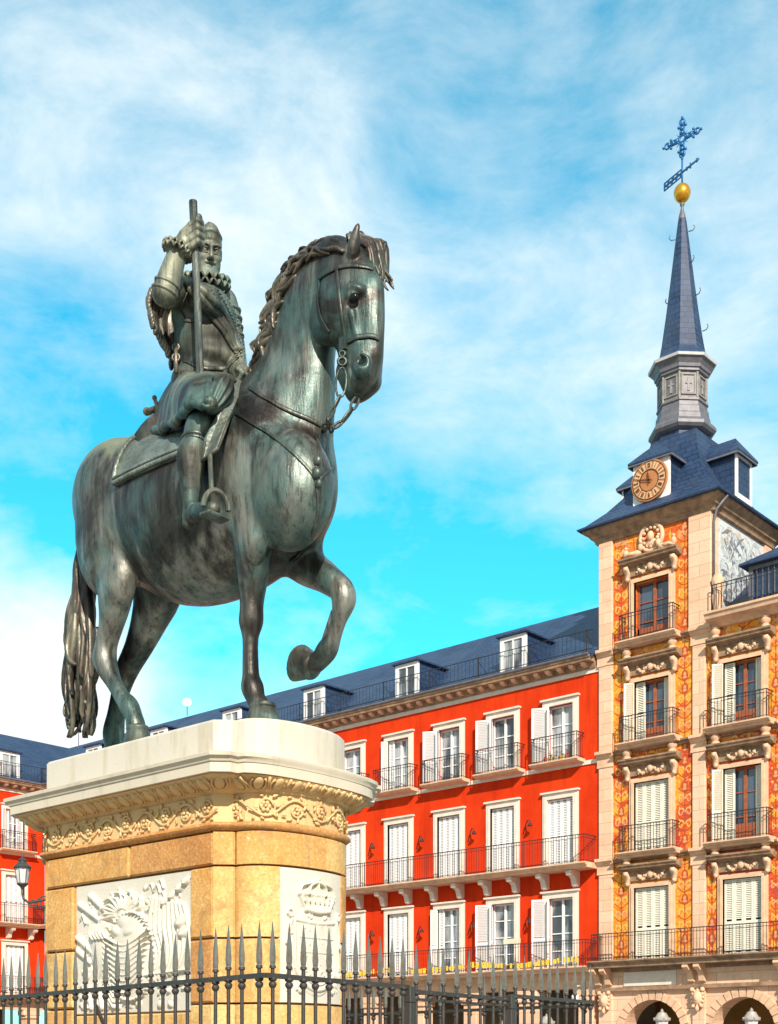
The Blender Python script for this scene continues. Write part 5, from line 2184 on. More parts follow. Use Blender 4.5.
# yellow strip standing in for unreadable lettering on the lowest long balcony of the red range
mb = MB()
random.seed(14)
x = -27.6
while x > -42.5:
    w_ = random.uniform(.07, .16)
    if random.random() < .8:
        h0 = random.uniform(.14, .24)
        mb.box(x - w_, x, -.815, -.800, .10 + .06 * math.sin(x * 1.3), .10 + h0 + .06 * math.sin(x * 1.3))
    x -= w_ + random.uniform(.03, .10)
mb.box(-42.6, -27.5, -.812, -.803, .20, .215)
M_YEL = simple('yellow_sign', (.85, .55, .04), .7)
lowbal = [o for o in kids(red) if o.name.startswith('balcony') and abs(o.location.z - 5.06) < .01][0]
mb.build('yellow_lettering', M_YEL, lowbal)
mb = MB(); mb.box(-31.05, -30.25, -.84, -.80, 1.02, 1.22); mb.build('notice_board', simple('notice_paint', (.72, .66, .48), .6), lowbal)

# flower pots on the last upper balcony
pot = None
for i in range(5):
    xx = -28.35 - .25 * i
    mb = MB(); mb.lathe([(.05, 0), (.085, .14), (.09, .15), (.07, .15)], n=10)
    o = mb.build('flower_pot', simple('terracotta%d' % i, ((.55, .16, .06), (.78, .5, .05), (.75, .6, .3), (.8, .45, .05), (.5, .1, .04))[i], .7), None, smooth=40, loc=(xx, FY - .38, 13.13))
    tag(o, ('red plant pot nearest the tower on the topmost end balcony', 'yellow plant pot second from the tower on the end balcony', 'pale plant pot in the middle of five on the end balcony', 'orange plant pot fourth from the tower on the end balcony', 'dark red plant pot farthest from the tower on the end balcony')[i], 'flower pot', 'plant pots on the end balcony')
    mb = MB()
    for k in range(26):
        a = random.uniform(0, 6.28); r_ = random.uniform(0, .10); z = .15 + random.uniform(0, .20)
        p = Vector((r_ * math.cos(a), r_ * math.sin(a), z)); s_ = .035
        d1 = Vector((random.uniform(-1, 1), random.uniform(-1, 1), random.uniform(-.3, 1))).normalized() * s_
        d2 = d1.orthogonal().normalized() * s_ * .5
        mb.add([p - d1, p + d2, p + d1, p - d2], [(0, 1, 2, 3)])
    mb.build('leaves', simple('pot_leaves%d' % i, ((.5, .05, .02), (.12, .2, .03), (.1, .16, .03), (.1, .2, .03), (.5, .04, .02))[i], .6), o, recalc=False)

# dark swan-neck lamps on the red wall
mb = MB()
pts = [(0, -.02, -.42), (0, -.25, -.22), (0, -.42, .05), (0, -.62, .20), (0, -.82, .17), (0, -.90, .0)]
pts = [(p[0], p[1] * .72, p[2] * .8) for p in pts]
mb.tube(pts, [.018, .022, .024, .024, .022, .018], n=6)
lamp0 = mb.build('wall_lamp', M_RAIL, None, smooth=True)
mb = MB(); mb.lathe([(.03, .05), (.06, .0), (.11, -.10), (.10, -.10), (.03, 0)], (0, -.65, 0), 10, cap=False); mb.ball((0, -.65, -.05), .05, 8, 5)
mb.build('lamp_shade', M_RAIL, lamp0, smooth=40)
names = ('the end window', 'the second window from the tower', 'the third window from the tower', 'the fourth window from the tower')
first = True
for lvl, (zz, ln) in enumerate(((10.85, 'main balcony'), (7.0, 'lowest balcony'))):
    for i in range(4):
        o = lamp0 if first else copy_tree(lamp0)
        first = False
        o.location = (-30.72 - 2.8 * i, FY, zz); o.rotation_euler = (0, 0, R(62))
        tag(o, 'black swan-neck wall lamp beside %s above the %s' % (names[i], ln), 'wall lamp', 'swan-neck lamps on the red wall')

# satellite dish and aerial on the ridge
mb = MB()
dd = Matrix.Rotation(R(-60), 3, 'X') @ Matrix.Rotation(R(0), 3, 'Z')
mb.lathe([(.02, .08), (.15, .06), (.25, .0), (.26, .02), (.15, .08), (.02, .10)], (0, 0, .75), 16, M=Matrix.Rotation(R(48), 3, 'Z') @ Matrix.Rotation(R(75), 3, 'X'))
o = mb.build('satellite_dish', M_WHITEW, None, smooth=40, loc=(-57.4, 47.7, 20.85))
mb = MB(); mb.tube([(0, 0, 0), (0, 0, .8)], .03, n=6); mb.build('mast', M_LEAD, o)
tag(o, 'small white satellite dish on the blue roof ridge behind the horse', 'satellite dish')
mb = MB(); mb.tube([(0, 0, 0), (0, 0, 2.6)], .03, n=6); aer = mb.build('television_aerial', M_LEAD, None, loc=(-67.6, 47.6, 20.6))
mb = MB(); mb.tube([(-.7, 0, 2.3), (.7, 0, 2.3)], .018, n=4)
for i in range(7): mb.tube([(-.6 + .2 * i, -.3, 2.3), (-.6 + .2 * i, .3, 2.3)], .012, n=4)
mb.build('aerial_rods', M_LEAD, aer)
tag(aer, 'thin television aerial on the slate roof by the horse tail', 'aerial')

# ================================================================== the painted town hall with its clock tower
def fresco(name, seedx, cols_, line=.6):
    t = NT(name, .8)
    v0 = t.coords((1, 1, 1), loc=(seedx, 0, seedx * .7))
    n0 = t.n('ShaderNodeTexNoise'); n0.inputs['Scale'].default_value = .9; n0.inputs['Detail'].default_value = 3; t.l(v0, n0.inputs['Vector'])
    w_ = t.mix(.25, v0, n0.outputs['Color'], 'LINEAR_LIGHT')
    big = t.noise(.95, 4, .55, vec=w_, dist=1.2)
    a = t.ramp(big, cols_)
    sw = t.n('ShaderNodeTexWave'); sw.wave_type = 'RINGS'; sw.inputs['Scale'].default_value = .9; sw.inputs['Distortion'].default_value = 9; sw.inputs['Detail'].default_value = 3; sw.inputs['Detail Scale'].default_value = 1.4
    t.l(w_, sw.inputs['Vector'])
    a = t.mix(t.ramp(sw.outputs['Fac'], [(.5, 0), (.62, .45), (.74, 0)]), a, (.80, .45, .10))
    a = t.mix(t.ramp(sw.outputs['Fac'], [(.08, line * .7), (.12, 0)]), a, (.40, .07, .02))
    fg = t.noise(2.6, 4, .6, vec=w_, dist=2.0)
    a = t.mix(t.ramp(fg, [(.62, 0), (.66, .5)]), a, (.74, .50, .26))
    a = t.mix(t.ramp(fg, [(.31, .45), (.35, 0)]), a, (.42, .12, .10))
    t.color(a)
    return t.m


O1, O2, O3, Y1, P1 = (.70, .10, .008), (.78, .19, .010), (.56, .035, .010), (.82, .38, .025), (.50, .09, .10)
M_F1 = fresco('fresco_orange', 3.1, [(.30, O3), (.42, O1), (.52, O2), (.60, Y1), (.72, O2)])
M_F2 = fresco('fresco_amber', 8.7, [(.30, O1), (.42, Y1), (.50, O2), (.62, Y1), (.74, O3)])
M_F3 = fresco('fresco_crimson', 5.5, [(.30, P1), (.42, O3), (.52, O1), (.62, Y1), (.74, O2)])
def painted(xa, xb, z0, z1, holes, cols_, name, parent, n, seed, face='y', at=0.0, size=1.0):
    """figures, drapery and scrolls painted flat on the plaster: thin coloured shapes"""
    rnd = random.Random(seed)
    for ci, (col, share) in enumerate(cols_):
        mb = MB()
        def put(poly2, lift):
            m = len(poly2)
            if face == 'y': P = [(p[0], at - lift, p[1]) for p in poly2]; Q = [(p[0], at, p[1]) for p in poly2]
            else: P = [(at + lift, p[0], p[1]) for p in poly2]; Q = [(at, p[0], p[1]) for p in poly2]
            mb.add(P + Q, [tuple(range(m))] + [(i, (i + 1) % m, (i + 1) % m + m, i + m) for i in range(m)])
        for i in range(int(n * share)):
            x = rnd.uniform(xa + .06, xb - .06); z = rnd.uniform(z0 + .1, z1 - .1)
            L_ = rnd.uniform(.25, .75) * size; w_ = rnd.uniform(.02, .07) * size; a = rnd.uniform(.6, 2.5)
            k1 = rnd.uniform(-3, 3); pts = []
            px_, pz_ = x, z; ang = a
            ok = True
            for j in range(9):
                pts.append((px_, pz_, ang)); ang += k1 / 8 * 1.2; px_ += math.cos(ang) * L_ / 8; pz_ += math.sin(ang) * L_ / 8
            for (qx, qz, _) in pts:
                if not (xa + .05 < qx < xb - .05 and z0 + .05 < qz < z1 - .05): ok = False
                for h in holes:
                    if h[0] - .12 < qx < h[1] + .12 and h[2] - .1 < qz < h[3] + .1: ok = False
            if not ok: continue
            lift = .002 + .0012 * ci + .00006 * i
            left = []; right = []
            for j, (qx, qz, an) in enumerate(pts):
                ww = w_ * math.sin(PI * (j + .4) / 8.8)
                left.append((qx - math.sin(an) * ww, qz + math.cos(an) * ww)); right.append((qx + math.sin(an) * ww, qz - math.cos(an) * ww))
            for j in range(8): put([left[j], right[j], right[j + 1], left[j + 1]], lift)
        if mb.v: mb.build(name, col, parent, recalc=False)


def candelabra(x0, x1, z0, z1, name, parent, seed):
    """painted grotesque ornament: a stem with mirrored scrolls, vases and medallion heads"""
    rnd = random.Random(seed); cx = (x0 + x1) / 2; hw_ = (x1 - x0) / 2 - .03
    mbs = [MB() for _ in range(4)]
    cnt_ = [0]
    def poly(k, P):
        cnt_[0] += 1
        lift = .003 + .0015 * k + .00004 * (cnt_[0] % 20); m = len(P)
        mbs[k].add([(p[0], -lift, p[1]) for p in P] + [(p[0], 0, p[1]) for p in P], [tuple(range(m))] + [(i, (i + 1) % m, (i + 1) % m + m, i + m) for i in range(m)])
    def stroke(k, P, w_):
        for j in range(len(P) - 1):
            (ax_, az), (bx_, bz) = P[j], P[j + 1]
            dx_, dz_ = bx_ - ax_, bz - az; L_ = math.hypot(dx_, dz_) + 1e-6; nx_, nz_2 = -dz_ / L_ * w_, dx_ / L_ * w_
            poly(k, [(ax_ - nx_, az - nz_2), (bx_ - nx_, bz - nz_2), (bx_ + nx_, bz + nz_2), (ax_ + nx_, az + nz_2)])
    def disc(k, x, z, rx, rz_):
        poly(k, [(x + rx * math.cos(2 * PI * i / 12), z + rz_ * math.sin(2 * PI * i / 12)) for i in range(12)])
    stroke(1, [(cx, z0 + .05), (cx, z1 - .05)], .022)
    z = z0 + .25
    while z < z1 - .35:
        kd_ = rnd.randint(0, 2)
        if kd_ == 0:
            disc(1, cx, z + .15, min(hw_, .14), .20); disc(0, cx, z + .16, min(hw_, .11), .16); disc(2, cx, z + .20, .06, .08); disc(2, cx, z + .08, .09, .05)
        for sg in (-1, 1):
            r_ = hw_ * .42
            P = [(cx + sg * (hw_ * .5 + (r_ * (1 - j / 14)) * math.cos(j * .75 + PI)), z + .2 + (r_ * 1.3 * (1 - j / 14)) * math.sin(j * .75)) for j in range(10)]
            if kd_: stroke(0 if kd_ == 1 else 2, P, .024); stroke(3, [(p[0] + .012, p[1] + .02) for p in P[:6]], .009)
            stroke(1, [(cx, z - .05), (cx + sg * hw_ * .5, z + .02), (cx + sg * hw_ * .85, z + .14)], .018)
            disc(0, cx + sg * hw_ * .7, z + .36, .035, .05)
        z += rnd.uniform(.42, .58)
    for k, m_ in enumerate((PC[0], PC[1], PC[2], PC[3])):
        if mbs[k].v: mbs[k].build(name, m_, parent, recalc=False)


PC = [simple('paint_' + n_, c_, .8, 0, .2, 6) for n_, c_ in (('ochre', (.80, .42, .04)), ('oxblood', (.44, .07, .015)), ('flesh', (.66, .30, .12)), ('cream', (.72, .50, .24)), ('slate_blue', (.20, .22, .30)))]
PG = [simple('paint_' + n_, c_, .8, 0, .2, 6) for n_, c_ in (('pale_grey', (.42, .47, .50)), ('dark_grey', (.17, .19, .22)), ('warm_grey', (.50, .44, .36)))]
t = NT('fresco_white', .85)
v0 = t.coords((1, 1, 1))
w_ = t.noise(.55, 5, .6, vec=v0, dist=2.2)
tt = t.math('FRACT', t.math('MULTIPLY', w_, 9.0))
a = t.mix(t.ramp(tt, [(.42, 0), (.5, .75), (.58, 0)]), (.56, .62, .64), (.20, .23, .26))
a = t.mix(t.ramp(t.noise(1.1, 5, .6, dist=1), [(.45, 0), (.65, .45)]), a, (.50, .58, .62))
a = t.mix(t.ramp(t.noise(1.7, 4, .6, dist=2), [(.60, 0), (.66, .5)]), a, (.80, .72, .60))
t.color(a); M_FW = t.m

TX0, TX1 = -27.1, -22.4
hall = empty('painted_clock_tower_hall', (0, FY, 0))
tag(hall, 'stone hall with orange painted walls and a spired clock tower, gilt ball and cross', 'town hall')
WT = 1.48
WX = (-24.82, -21.2, -17.55, -13.9)
ROWS = [(17.12, 2.2), (13.32, 2.28), (9.24, 2.60), (5.25, 2.66)]
bays = [(-26.5, -23.14), (-22.62, -19.75), (-19.1, -16.0), (-15.4, -12.4)]
PIL = [(-27.1, -26.5), (-23.14, -22.62), (-19.75, -19.1), (-16.0, -15.4), (-12.4, -11.8)]
mats = [(M_F1, M_F2, M_F3, M_F2), (None, M_F2, M_F3, M_F3), (None, M_F3, M_F2, M_F1), (None, M_F1, M_F3, M_F2)]
zlev = [(17.02, 21.2), (13.2, 17.0), (9.12, 13.18), (5.0, 9.1)]
for b_, (xa, xb) in enumerate(bays):
    for r_ in range(4):
        if mats[b_][r_] is None: continue
        z0, z1 = zlev[r_]
        zz, hh = ROWS[r_]
        wx = WX[b_]
        wl = wall_with_holes(xa, xb, z0, z1, [(wx - WT / 2, wx + WT / 2, zz, zz + hh)], .32)
        wl = wl.build('painted_wall', mats[b_][r_], hall)
        if b_ < 3:
            for sx0, sx1 in ((xa, wx - WT / 2 - .25), (wx + WT / 2 + .25, xb)):
                candelabra(sx0, sx1, z0, z1, 'painted_ornament', wl, b_ * 17 + r_ * 3 + int(sx0 * 7))
            zt_ = zz + hh + (1.0 if r_ == 0 else .9)
            if z1 - zt_ > .3: painted(xa, xb, zt_, z1, [(wx - .6, wx + .6, 20.2, 21.4)] if r_ == 0 else [], [(PC[0], .36), (PC[1], .2), (PC[2], .25), (PC[3], .15)], 'painted_figures', wl, 90, b_ * 19 + r_ + 5, size=.7)
for i, (xa, xb) in enumerate(PIL):
    top = 21.2 if i < 2 else 17.0
    mb = MB()
    x1_ = xb
    if i == 1: mb.bbox(-23.30, TX1, -.10, .5, 17.05, top, .02); mb.bbox(xa, xb, -.10, .4, 0, 17.02, .02)
    else: mb.bbox(xa, xb, -.10, .4, 0, top, .02)
    mb.build('pilaster', M_STONE, hall)
    for z in (17.02, 13.15, 9.08):
        if i > 1 and z > 17: continue
        mb = MB()
        e = TX1 if (i == 1 and z > 17) else xb
        mb.prism([(-.09, z - .55), (-.13, z - .55), (-.13, z - .50), (-.11, z - .48), (-.11, z - .22), (-.17, z - .18), (-.20, z - .10), (-.30, z - .06), (-.30, z + .05), (-.09, z + .06)], xa - .06, e + .06, axis='x')
        mb.build('pilaster_capital', M_TRIM, hall)
# string courses between the storeys
for z in (17.02, 13.15, 9.08):
    for b_, (xa, xb) in enumerate(bays):
        if b_ > 0 and z > 17: continue
        mb = MB(); mb.prism([(-.0, z - .16), (-.10, z - .14), (-.14, z - .06), (-.20, z - .03), (-.20, z + .04), (0, z + .05)], xa + .07, xb - .07, axis='x')
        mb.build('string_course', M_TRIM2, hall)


def ornate(wx, z, h, kind, big=False):
    """window with carved stone hood, brackets and (when open) brown casements"""
    W = WT
    s_ = MB()
    for (bb, dd) in ((.21, .08), (.10, .13)):
        s_.box(-W / 2 - bb, -W / 2, -dd, .06, 0, h + bb * .8); s_.box(W / 2, W / 2 + bb, -dd, .06, 0, h + bb * .8)
        s_.box(-W / 2, W / 2, -dd + .002, .06, h, h + bb * .8)
    w_ = s_.build('window', M_TRIM, hall, loc=(wx, 0, z))
    # hood: carved frieze panel, brackets, cornice, two urn blocks
    e = W / 2 + .36
    hd = MB()
    hd.prism([(0, h + .62), (-.16, h + .62), (-.20, h + .66), (-.40, h + .70), (-.42, h + .76), (-.48, h + .80), (-.48, h + .86), (0, h + .90)], -e - .12, e + .12, axis='x')
    hd.box(-e + .05, e - .05, -.12, 0, h + .26, h + .62)
    hd.build('hood', M_TRIM2, w_)
    cv = MB()
    random.seed(int(wx * 10 + z))
    for sg in (-1, 1):
        # scroll bracket
        cv.prism([(0, h + .60), (-.32, h + .60), (-.34, h + .50), (-.26, h + .42), (-.18, h + .36), (-.20, h + .22), (-.12, h + .12), (0, h + .10)], sg * (e - .12) - .09, sg * (e - .12) + .09, axis='x')
        cv.ball((sg * (e - .12), -.28, h + .52), .09, 7, 5, sc=(1.1, 1, 1)); cv.ball((sg * (e - .12), -.14, h + .16), .09, 7, 5)
        # swags
        for j in range(9):
            t_ = j / 8
            cv.ball((sg * (.12 + .42 * t_), -.15, h + .50 - .20 * math.sin(PI * t_)), .055 + .02 * math.sin(j * 2.1), 6, 4)
        for j in range(5): cv.ball((sg * random.uniform(.1, .6), -.14, h + random.uniform(.30, .55)), random.uniform(.03, .06), 6, 4)
    cv.ball((0, -.17, h + .46), .13, 8, 6, sc=(1, .7, 1.2))
    cv.build('carved_swags', M_TRIM, w_, smooth=True)
    ur = MB()
    if not big:
        for sg in (-1, 1):
            ur.lathe([(.16, h + .89), (.16, h + .96), (.10, h + 1.0), (.17, h + 1.08), (.18, h + 1.16), (.10, h + 1.22), (.14, h + 1.27), (.0, h + 1.29)], (sg * (e - .15), -.22, 0), 10, cap=False)
        ur.build('urn', M_TRIM, w_, smooth=40)
    if kind == 'closed':
        lw = W / 4
        for k in range(4):
            shutter_mesh(lw - .01, h - .02).build('shutter', M_CREAMW, w_, loc=(-W / 2 + k * lw + .005, .08, .01))
        pane_mesh(W, h, .25).build('pane', M_GLASSB, w_)
        return w_
    inner = W * (.62 if kind == 'shut' else 1)
    xo = .0
    cm = casement_mesh(W - .02, h, 2, .075, y=.22)
    cm.build('casement', M_WOOD, w_)
    mb = MB(); mb.box(-W / 2, W / 2, .17, .23, 0, h * .24); mb.build('lower_panel', M_WOOD, w_)
    pane_mesh(W - .06, h - .06, .225).build('pane', M_GLASSB, w_)
    if kind == 'shut':
        lw = W * .26
        a = shutter_mesh(lw, h - .02).build('shutter', M_CREAMW, w_, loc=(-W / 2 + .01, .10, .01))
        a = shutter_mesh(lw, h - .02).build('shutter', M_CREAMW, w_, loc=(-W / 2 - .02, -.12, .01)); a.rotation_euler = (0, 0, R(180 + 25)); a.location = (-W / 2 + .02, -.10, .01)
        a = shutter_mesh(lw, h - .02).build('shutter', M_CREAMW, w_, loc=(W / 2, .12, .01)); a.rotation_euler = (0, 0, R(180 - 20)); a.location = (W / 2 + .02, .02, .01)
    return w_


kd = [('plain', 'shut', 'closed', 'closed'), (None, 'shut', 'shut', 'closed'), (None, 'shut', 'closed', 'closed'), (None, 'closed', 'shut', 'closed')]
for b_ in range(4):
    for r_ in range(4):
        if kd[b_][r_] is None: continue
        z, h = ROWS[r_]
        ornate(WX[b_], z, h, kd[b_][r_], big=(r_ == 0))
        if r_ < 3:
            bal = slab_mesh(-1.14, 1.14, .52, .20).build('balcony', M_TRIM, hall, loc=(WX[b_], 0, z - .02))
            rail_mesh(-1.12, 1.12, .50, .98, .125, .007).build('railing', M_RAIL, bal)
bal = slab_mesh(-27.0, -11.9, .85, .26).build('balcony', M_TRIM2, hall, loc=(0, 0, 5.2))
rail_mesh(-26.95, -11.9, .83, 1.0, .125, .007, 3.1).build('railing', M_RAIL, bal)
# roundel and reclining figures over the top window of the tower
mb = MB()
zr = 20.85
P = []
ringp = [Vector((-24.82 + .46 * math.cos(2 * PI * i / 24), -.08, zr + .50 * math.sin(2 * PI * i / 24))) for i in range(24)]
mb.tube(ringp, .085, n=8, closed=True)
for i in range(12):
    a = 2 * PI * i / 12
    mb.ball((-24.82 + .32 * math.cos(a), -.12, zr + .35 * math.sin(a)), .07, 6, 4)
mb.ball((-24.82, -.14, zr + .02), .17, 10, 7, sc=(.8, .8, 1.2)); mb.ball((-24.82, -.08, zr - .22), .22, 10, 6, sc=(1.2, .5, .8))
for sg in (-1, 1):
    cx = -24.82 + sg * .55
    mb.ball((cx, -.22, 20.34), .15, 8, 6, sc=(1.4, .8, .8)); mb.ball((cx - sg * .18, -.24, 20.52), .11, 8, 6, sc=(1, .8, 1.3))
    mb.ball((cx - sg * .20, -.25, 20.70), .075, 8, 6); mb.tube([(cx, -.25, 20.34), (cx + sg * .3, -.28, 20.36), (cx + sg * .5, -.24, 20.28)], [.09, .07, .04], n=6)
    mb.ball((-24.82 + sg * 1.0, -.22, 20.42), .12, 8, 6, sc=(1, .8, 1.3)); mb.ball((-24.82 + sg * 1.0, -.22, 20.62), .07, 8, 5)
mb.build('roundel_with_figures', M_TRIM, hall, smooth=True)

# tower body: side walls
mb = MB(); mb.box(TX1 - .62, TX1, .5, 4.7, 17.0, 21.2)
sw_ = MB()
sw_.add([(TX1, .5, 17.0), (TX1, 4.1, 17.0), (TX1, 4.1, 21.2), (TX1, .5, 21.2), (TX1 - .3, .5, 17.0), (TX1 - .3, 4.1, 17.0), (TX1 - .3, 4.1, 21.2), (TX1 - .3, .5, 21.2)],
        [(0, 1, 2, 3), (4, 7, 6, 5), (0, 4, 5, 1), (3, 2, 6, 7), (0, 3, 7, 4), (1, 5, 6, 2)])
sw_ = sw_.build('painted_side_wall', M_FW, hall)
painted(.55, 4.05, 17.2, 21.1, [], [(PG[0], .45), (PG[1], .4), (PG[2], .15)], 'painted_figures', sw_, 420, 5, face='x', at=TX1, size=1.1)
mb = MB(); mb.bbox(TX1 - .5, TX1 + .08, 4.1, 4.7, 16.0, 21.2, .02); mb.build('pilaster', M_STONE, hall)
mb = MB(); mb.bbox(TX0, TX0 + .5, .5, 4.7, 16.0, 21.2, .02); mb.box(TX0 + .5, TX1 - .5, 4.4, 4.7, 16.0, 21.2); mb.build('tower_rear_wall', M_STONE, hall)
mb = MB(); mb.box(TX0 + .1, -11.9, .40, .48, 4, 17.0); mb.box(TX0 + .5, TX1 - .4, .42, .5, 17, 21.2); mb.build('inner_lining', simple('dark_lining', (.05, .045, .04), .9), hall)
# projecting scroll of the corner on the side
mb = MB(); mb.lathe([(.16, 0), (.18, .1), (.12, .2), (.20, .5), (.22, .7), (.14, .9), (.2, 1.1), (.24, 1.3), (.12, 1.5), (.0, 1.55)], (TX1 + .22, .0, 17.35), 8)
mb.build('finial', M_TRIM, hall, smooth=40)


def sq_band(mb, x0, x1, y0, y1, prof):
    """square moulding: prof (offset, z)"""
    base = len(mb.v)
    for o, z in prof:
        mb.v += [(x0 - o, y0 - o, z), (x1 + o, y0 - o, z), (x1 + o, y1 + o, z), (x0 - o, y1 + o, z)]
    for i in range(len(prof) - 1):
        for k in range(4):
            a = base + i * 4 + k; b = base + i * 4 + (k + 1) % 4
            mb.f.append((a, b, b + 4, a + 4))
    mb.f.append(tuple(base + k for k in (3, 2, 1, 0))); mb.f.append(tuple(base + (len(prof) - 1) * 4 + k for k in range(4)))
    return mb


TY0, TY1 = 0.0, 4.7
mb = MB(); sq_band(mb, TX0, TX1, TY0, TY1, [(.02, 21.15), (.12, 21.17), (.14, 21.25), (.20, 21.33), (.26, 21.36), (.30, 21.44), (.44, 21.55), (.48, 21.58), (.48, 21.66), (.3, 21.7)])
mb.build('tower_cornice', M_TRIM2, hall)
TCX, TCY = (TX0 + TX1) / 2, (TY0 + TY1) / 2
hw = (TX1 - TX0) / 2
mb = MB(); sq_band(mb, TX0, TX1, TY0, TY1, [(.52, 21.66), (.62, 21.66), (.64, 21.72), (.40, 21.86), (.14, 22.10), (-.18, 22.40), (-.62, 22.95), (-.96, 23.6), (-1.22, 24.3), (-1.38, 25.0), (-1.40, 25.12), (-1.6, 25.15)])
mb.build('tower_roof', M_SLATE, hall)
t_ = MB(); t_.tube([(TX1 + .56, .1, 21.63), (TX1 + .2, -.02, 21.2), (TX1 + .06, .02, 20.8), (TX1 + .05, .02, 17.3)], .05, n=6); t_.build('rain_pipe', M_LEAD, hall, smooth=True)


def roof_dormer(cx, cy, rz, w, z0, z1, front, name, clock=False, back=2.0):
    d = empty(name, (cx, cy, 0), rz, hall)
    mb = MB(); mb.box(-w / 2, w / 2, -front, back, z0, z1)
    # as local: -y is outward
    m = mb.build('cheeks', M_SLATE, d)
    fr_ = MB(); e = .10
    if clock:
        fr_.box(-w / 2 - .03, w / 2 + .03, -front - .06, -front + .06, z0, z1 - .02)
    else:
        fr_.box(-w / 2 - .02, -w / 2 + e, -front - .04, -front + .04, z0, z1); fr_.box(w / 2 - e, w / 2 + .02, -front - .04, -front + .04, z0, z1)
        fr_.box(-w / 2 + e, w / 2 - e, -front - .04, -front + .04, z1 - e, z1); fr_.box(-w / 2 + e, w / 2 - e, -front - .06, -front + .04, z0, z0 + .3)
    fr_.build('dormer_frame', M_WHITEW, d)
    rf = MB(); o = .17; y0, y1 = -front - .22, back; zz = z1
    rf.add([(-w / 2 - o, y0, zz), (w / 2 + o, y0, zz), (w / 2 + o, y1, zz), (-w / 2 - o, y1, zz),
            (-w / 2 - o, y0, zz + .07), (w / 2 + o, y0, zz + .07), (w / 2 + o, y1, zz + .07), (-w / 2 - o, y1, zz + .07),
            (0, y0 + w * .45, zz + .85), (0, y1, zz + .85)],
           [(0, 3, 2, 1), (0, 1, 5, 4), (1, 2, 6, 5), (2, 3, 7, 6), (3, 0, 4, 7), (4, 5, 8), (5, 6, 9, 8), (7, 4, 8, 9), (6, 7, 9)])
    rf.build('dormer_roof', M_SLATE, d)
    fl_ = MB(); fl_.box(-w / 2 - o + .02, w / 2 + o - .02, y0 + .02, y0 + .06, zz - .07, zz - .003)
    for sx in (-1, 1): fl_.box(sx * (w / 2 + o) - .03, sx * (w / 2 + o) + .03, y0 + .06, y1, zz - .07, zz - .003)
    fl_.build('bargeboard', M_LEAD, d)
    return d


M_DTRIM = simple('dormer_trim_paint', (.50, .50, .50), .5, 0, .12, 4)
cd = roof_dormer(TCX - .16, 0, 0, 1.46, 21.9, 23.76, -.10, 'clock_dormer', True, 2.2)
roof_dormer(TX1, TCY, R(90), 1.2, 22.1, 23.85, .05, 'roof_dormer', False, 2.0)
roof_dormer(TX0, TCY, R(-90), 1.2, 22.1, 23.85, .05, 'roof_dormer', False, 2.0)
# clock
t = NT('clock_copper', .45, .3)
t.color(t.ramp(t.noise(3, 5, .6), [(.3, (.50, .18, .06)), (.7, (.64, .27, .10))]))
M_CLK = t.m
M_CLKP = simple('clock_plates', (.70, .44, .24), .5, .1, .12, 6)
M_CLKD = simple('clock_dark', (.10, .035, .015), .5, .2, .2, 6)
CZ, CY_ = 22.98, -.02
TCX -= .16
RM = Matrix.Rotation(R(90), 3, 'X')
ck = MB(); ck.lathe([(.0, 0), (.80, 0), (.82, .03), (.80, .07), (.74, .075), (.0, .06)], (TCX, CY_, CZ), 40, cap=False, M=RM)
ck = ck.build('clock', M_CLK, hall, smooth=40)
mb = MB()
for r0, r1 in ((.40, .43), (.72, .745)):
    mb.lathe([(r0, .060), (r0, .088), (r1, .088), (r1, .060)], (TCX, CY_, CZ), 40, cap=False, M=RM)
mb.build('dial_rings', M_CLKD, ck)
import itertools
roman = ['XII', 'I', 'II', 'III', 'IIII', 'V', 'VI', 'VII', 'VIII', 'IX', 'X', 'XI']
pm = MB(); nm = MB()
for i in range(12):
    a = R(90 - 30 * i)
    ca, sa = math.cos(a), math.sin(a)
    def pt(r, w_, dpt): return (TCX + r * ca - w_ * sa, CY_ - dpt, CZ + r * sa + w_ * ca)
    q = [pt(.44, -.085, .078), pt(.70, -.135, .078), pt(.70, .135, .078), pt(.44, .085, .078)]
    q2 = [pt(.44, -.085, .092), pt(.70, -.135, .092), pt(.70, .135, .092), pt(.44, .085, .092)]
    pm.add(q + q2, [(0, 1, 2, 3), (7, 6, 5, 4), (0, 4, 5, 1), (1, 5, 6, 2), (2, 6, 7, 3), (3, 7, 4, 0)])
    # roman numerals as raised strokes
    s_ = roman[i]; wid = {'I': .032, 'V': .062, 'X': .062}
    tot = sum(wid[c] for c in s_); x = -tot / 2
    def stroke(xa, ra, xb, rb):
        th = .008
        pts = [pt(ra, -xa - th, .093), pt(ra, -xa + th, .093), pt(rb, -xb + th, .093), pt(rb, -xb - th, .093)]
        pts2 = [(p[0], p[1] - .012, p[2]) for p in pts]
        nm.add(pts + pts2, [(0, 1, 2, 3), (7, 6, 5, 4), (0, 4, 5, 1), (1, 5, 6, 2), (2, 6, 7, 3), (3, 7, 4, 0)])
    for c in s_:
        w2 = wid[c]
        if c == 'I': stroke(x + w2 / 2, .48, x + w2 / 2, .67)
        elif c == 'V': stroke(x + w2 / 2, .48, x + .008, .67); stroke(x + w2 / 2, .48, x + w2 - .008, .67)
        else: stroke(x + .008, .48, x + w2 - .008, .67); stroke(x + w2 - .008, .48, x + .008, .67)
        x += w2
pm.build('hour_plates', M_CLKP, ck); nm.build('numerals', M_CLKD, ck)


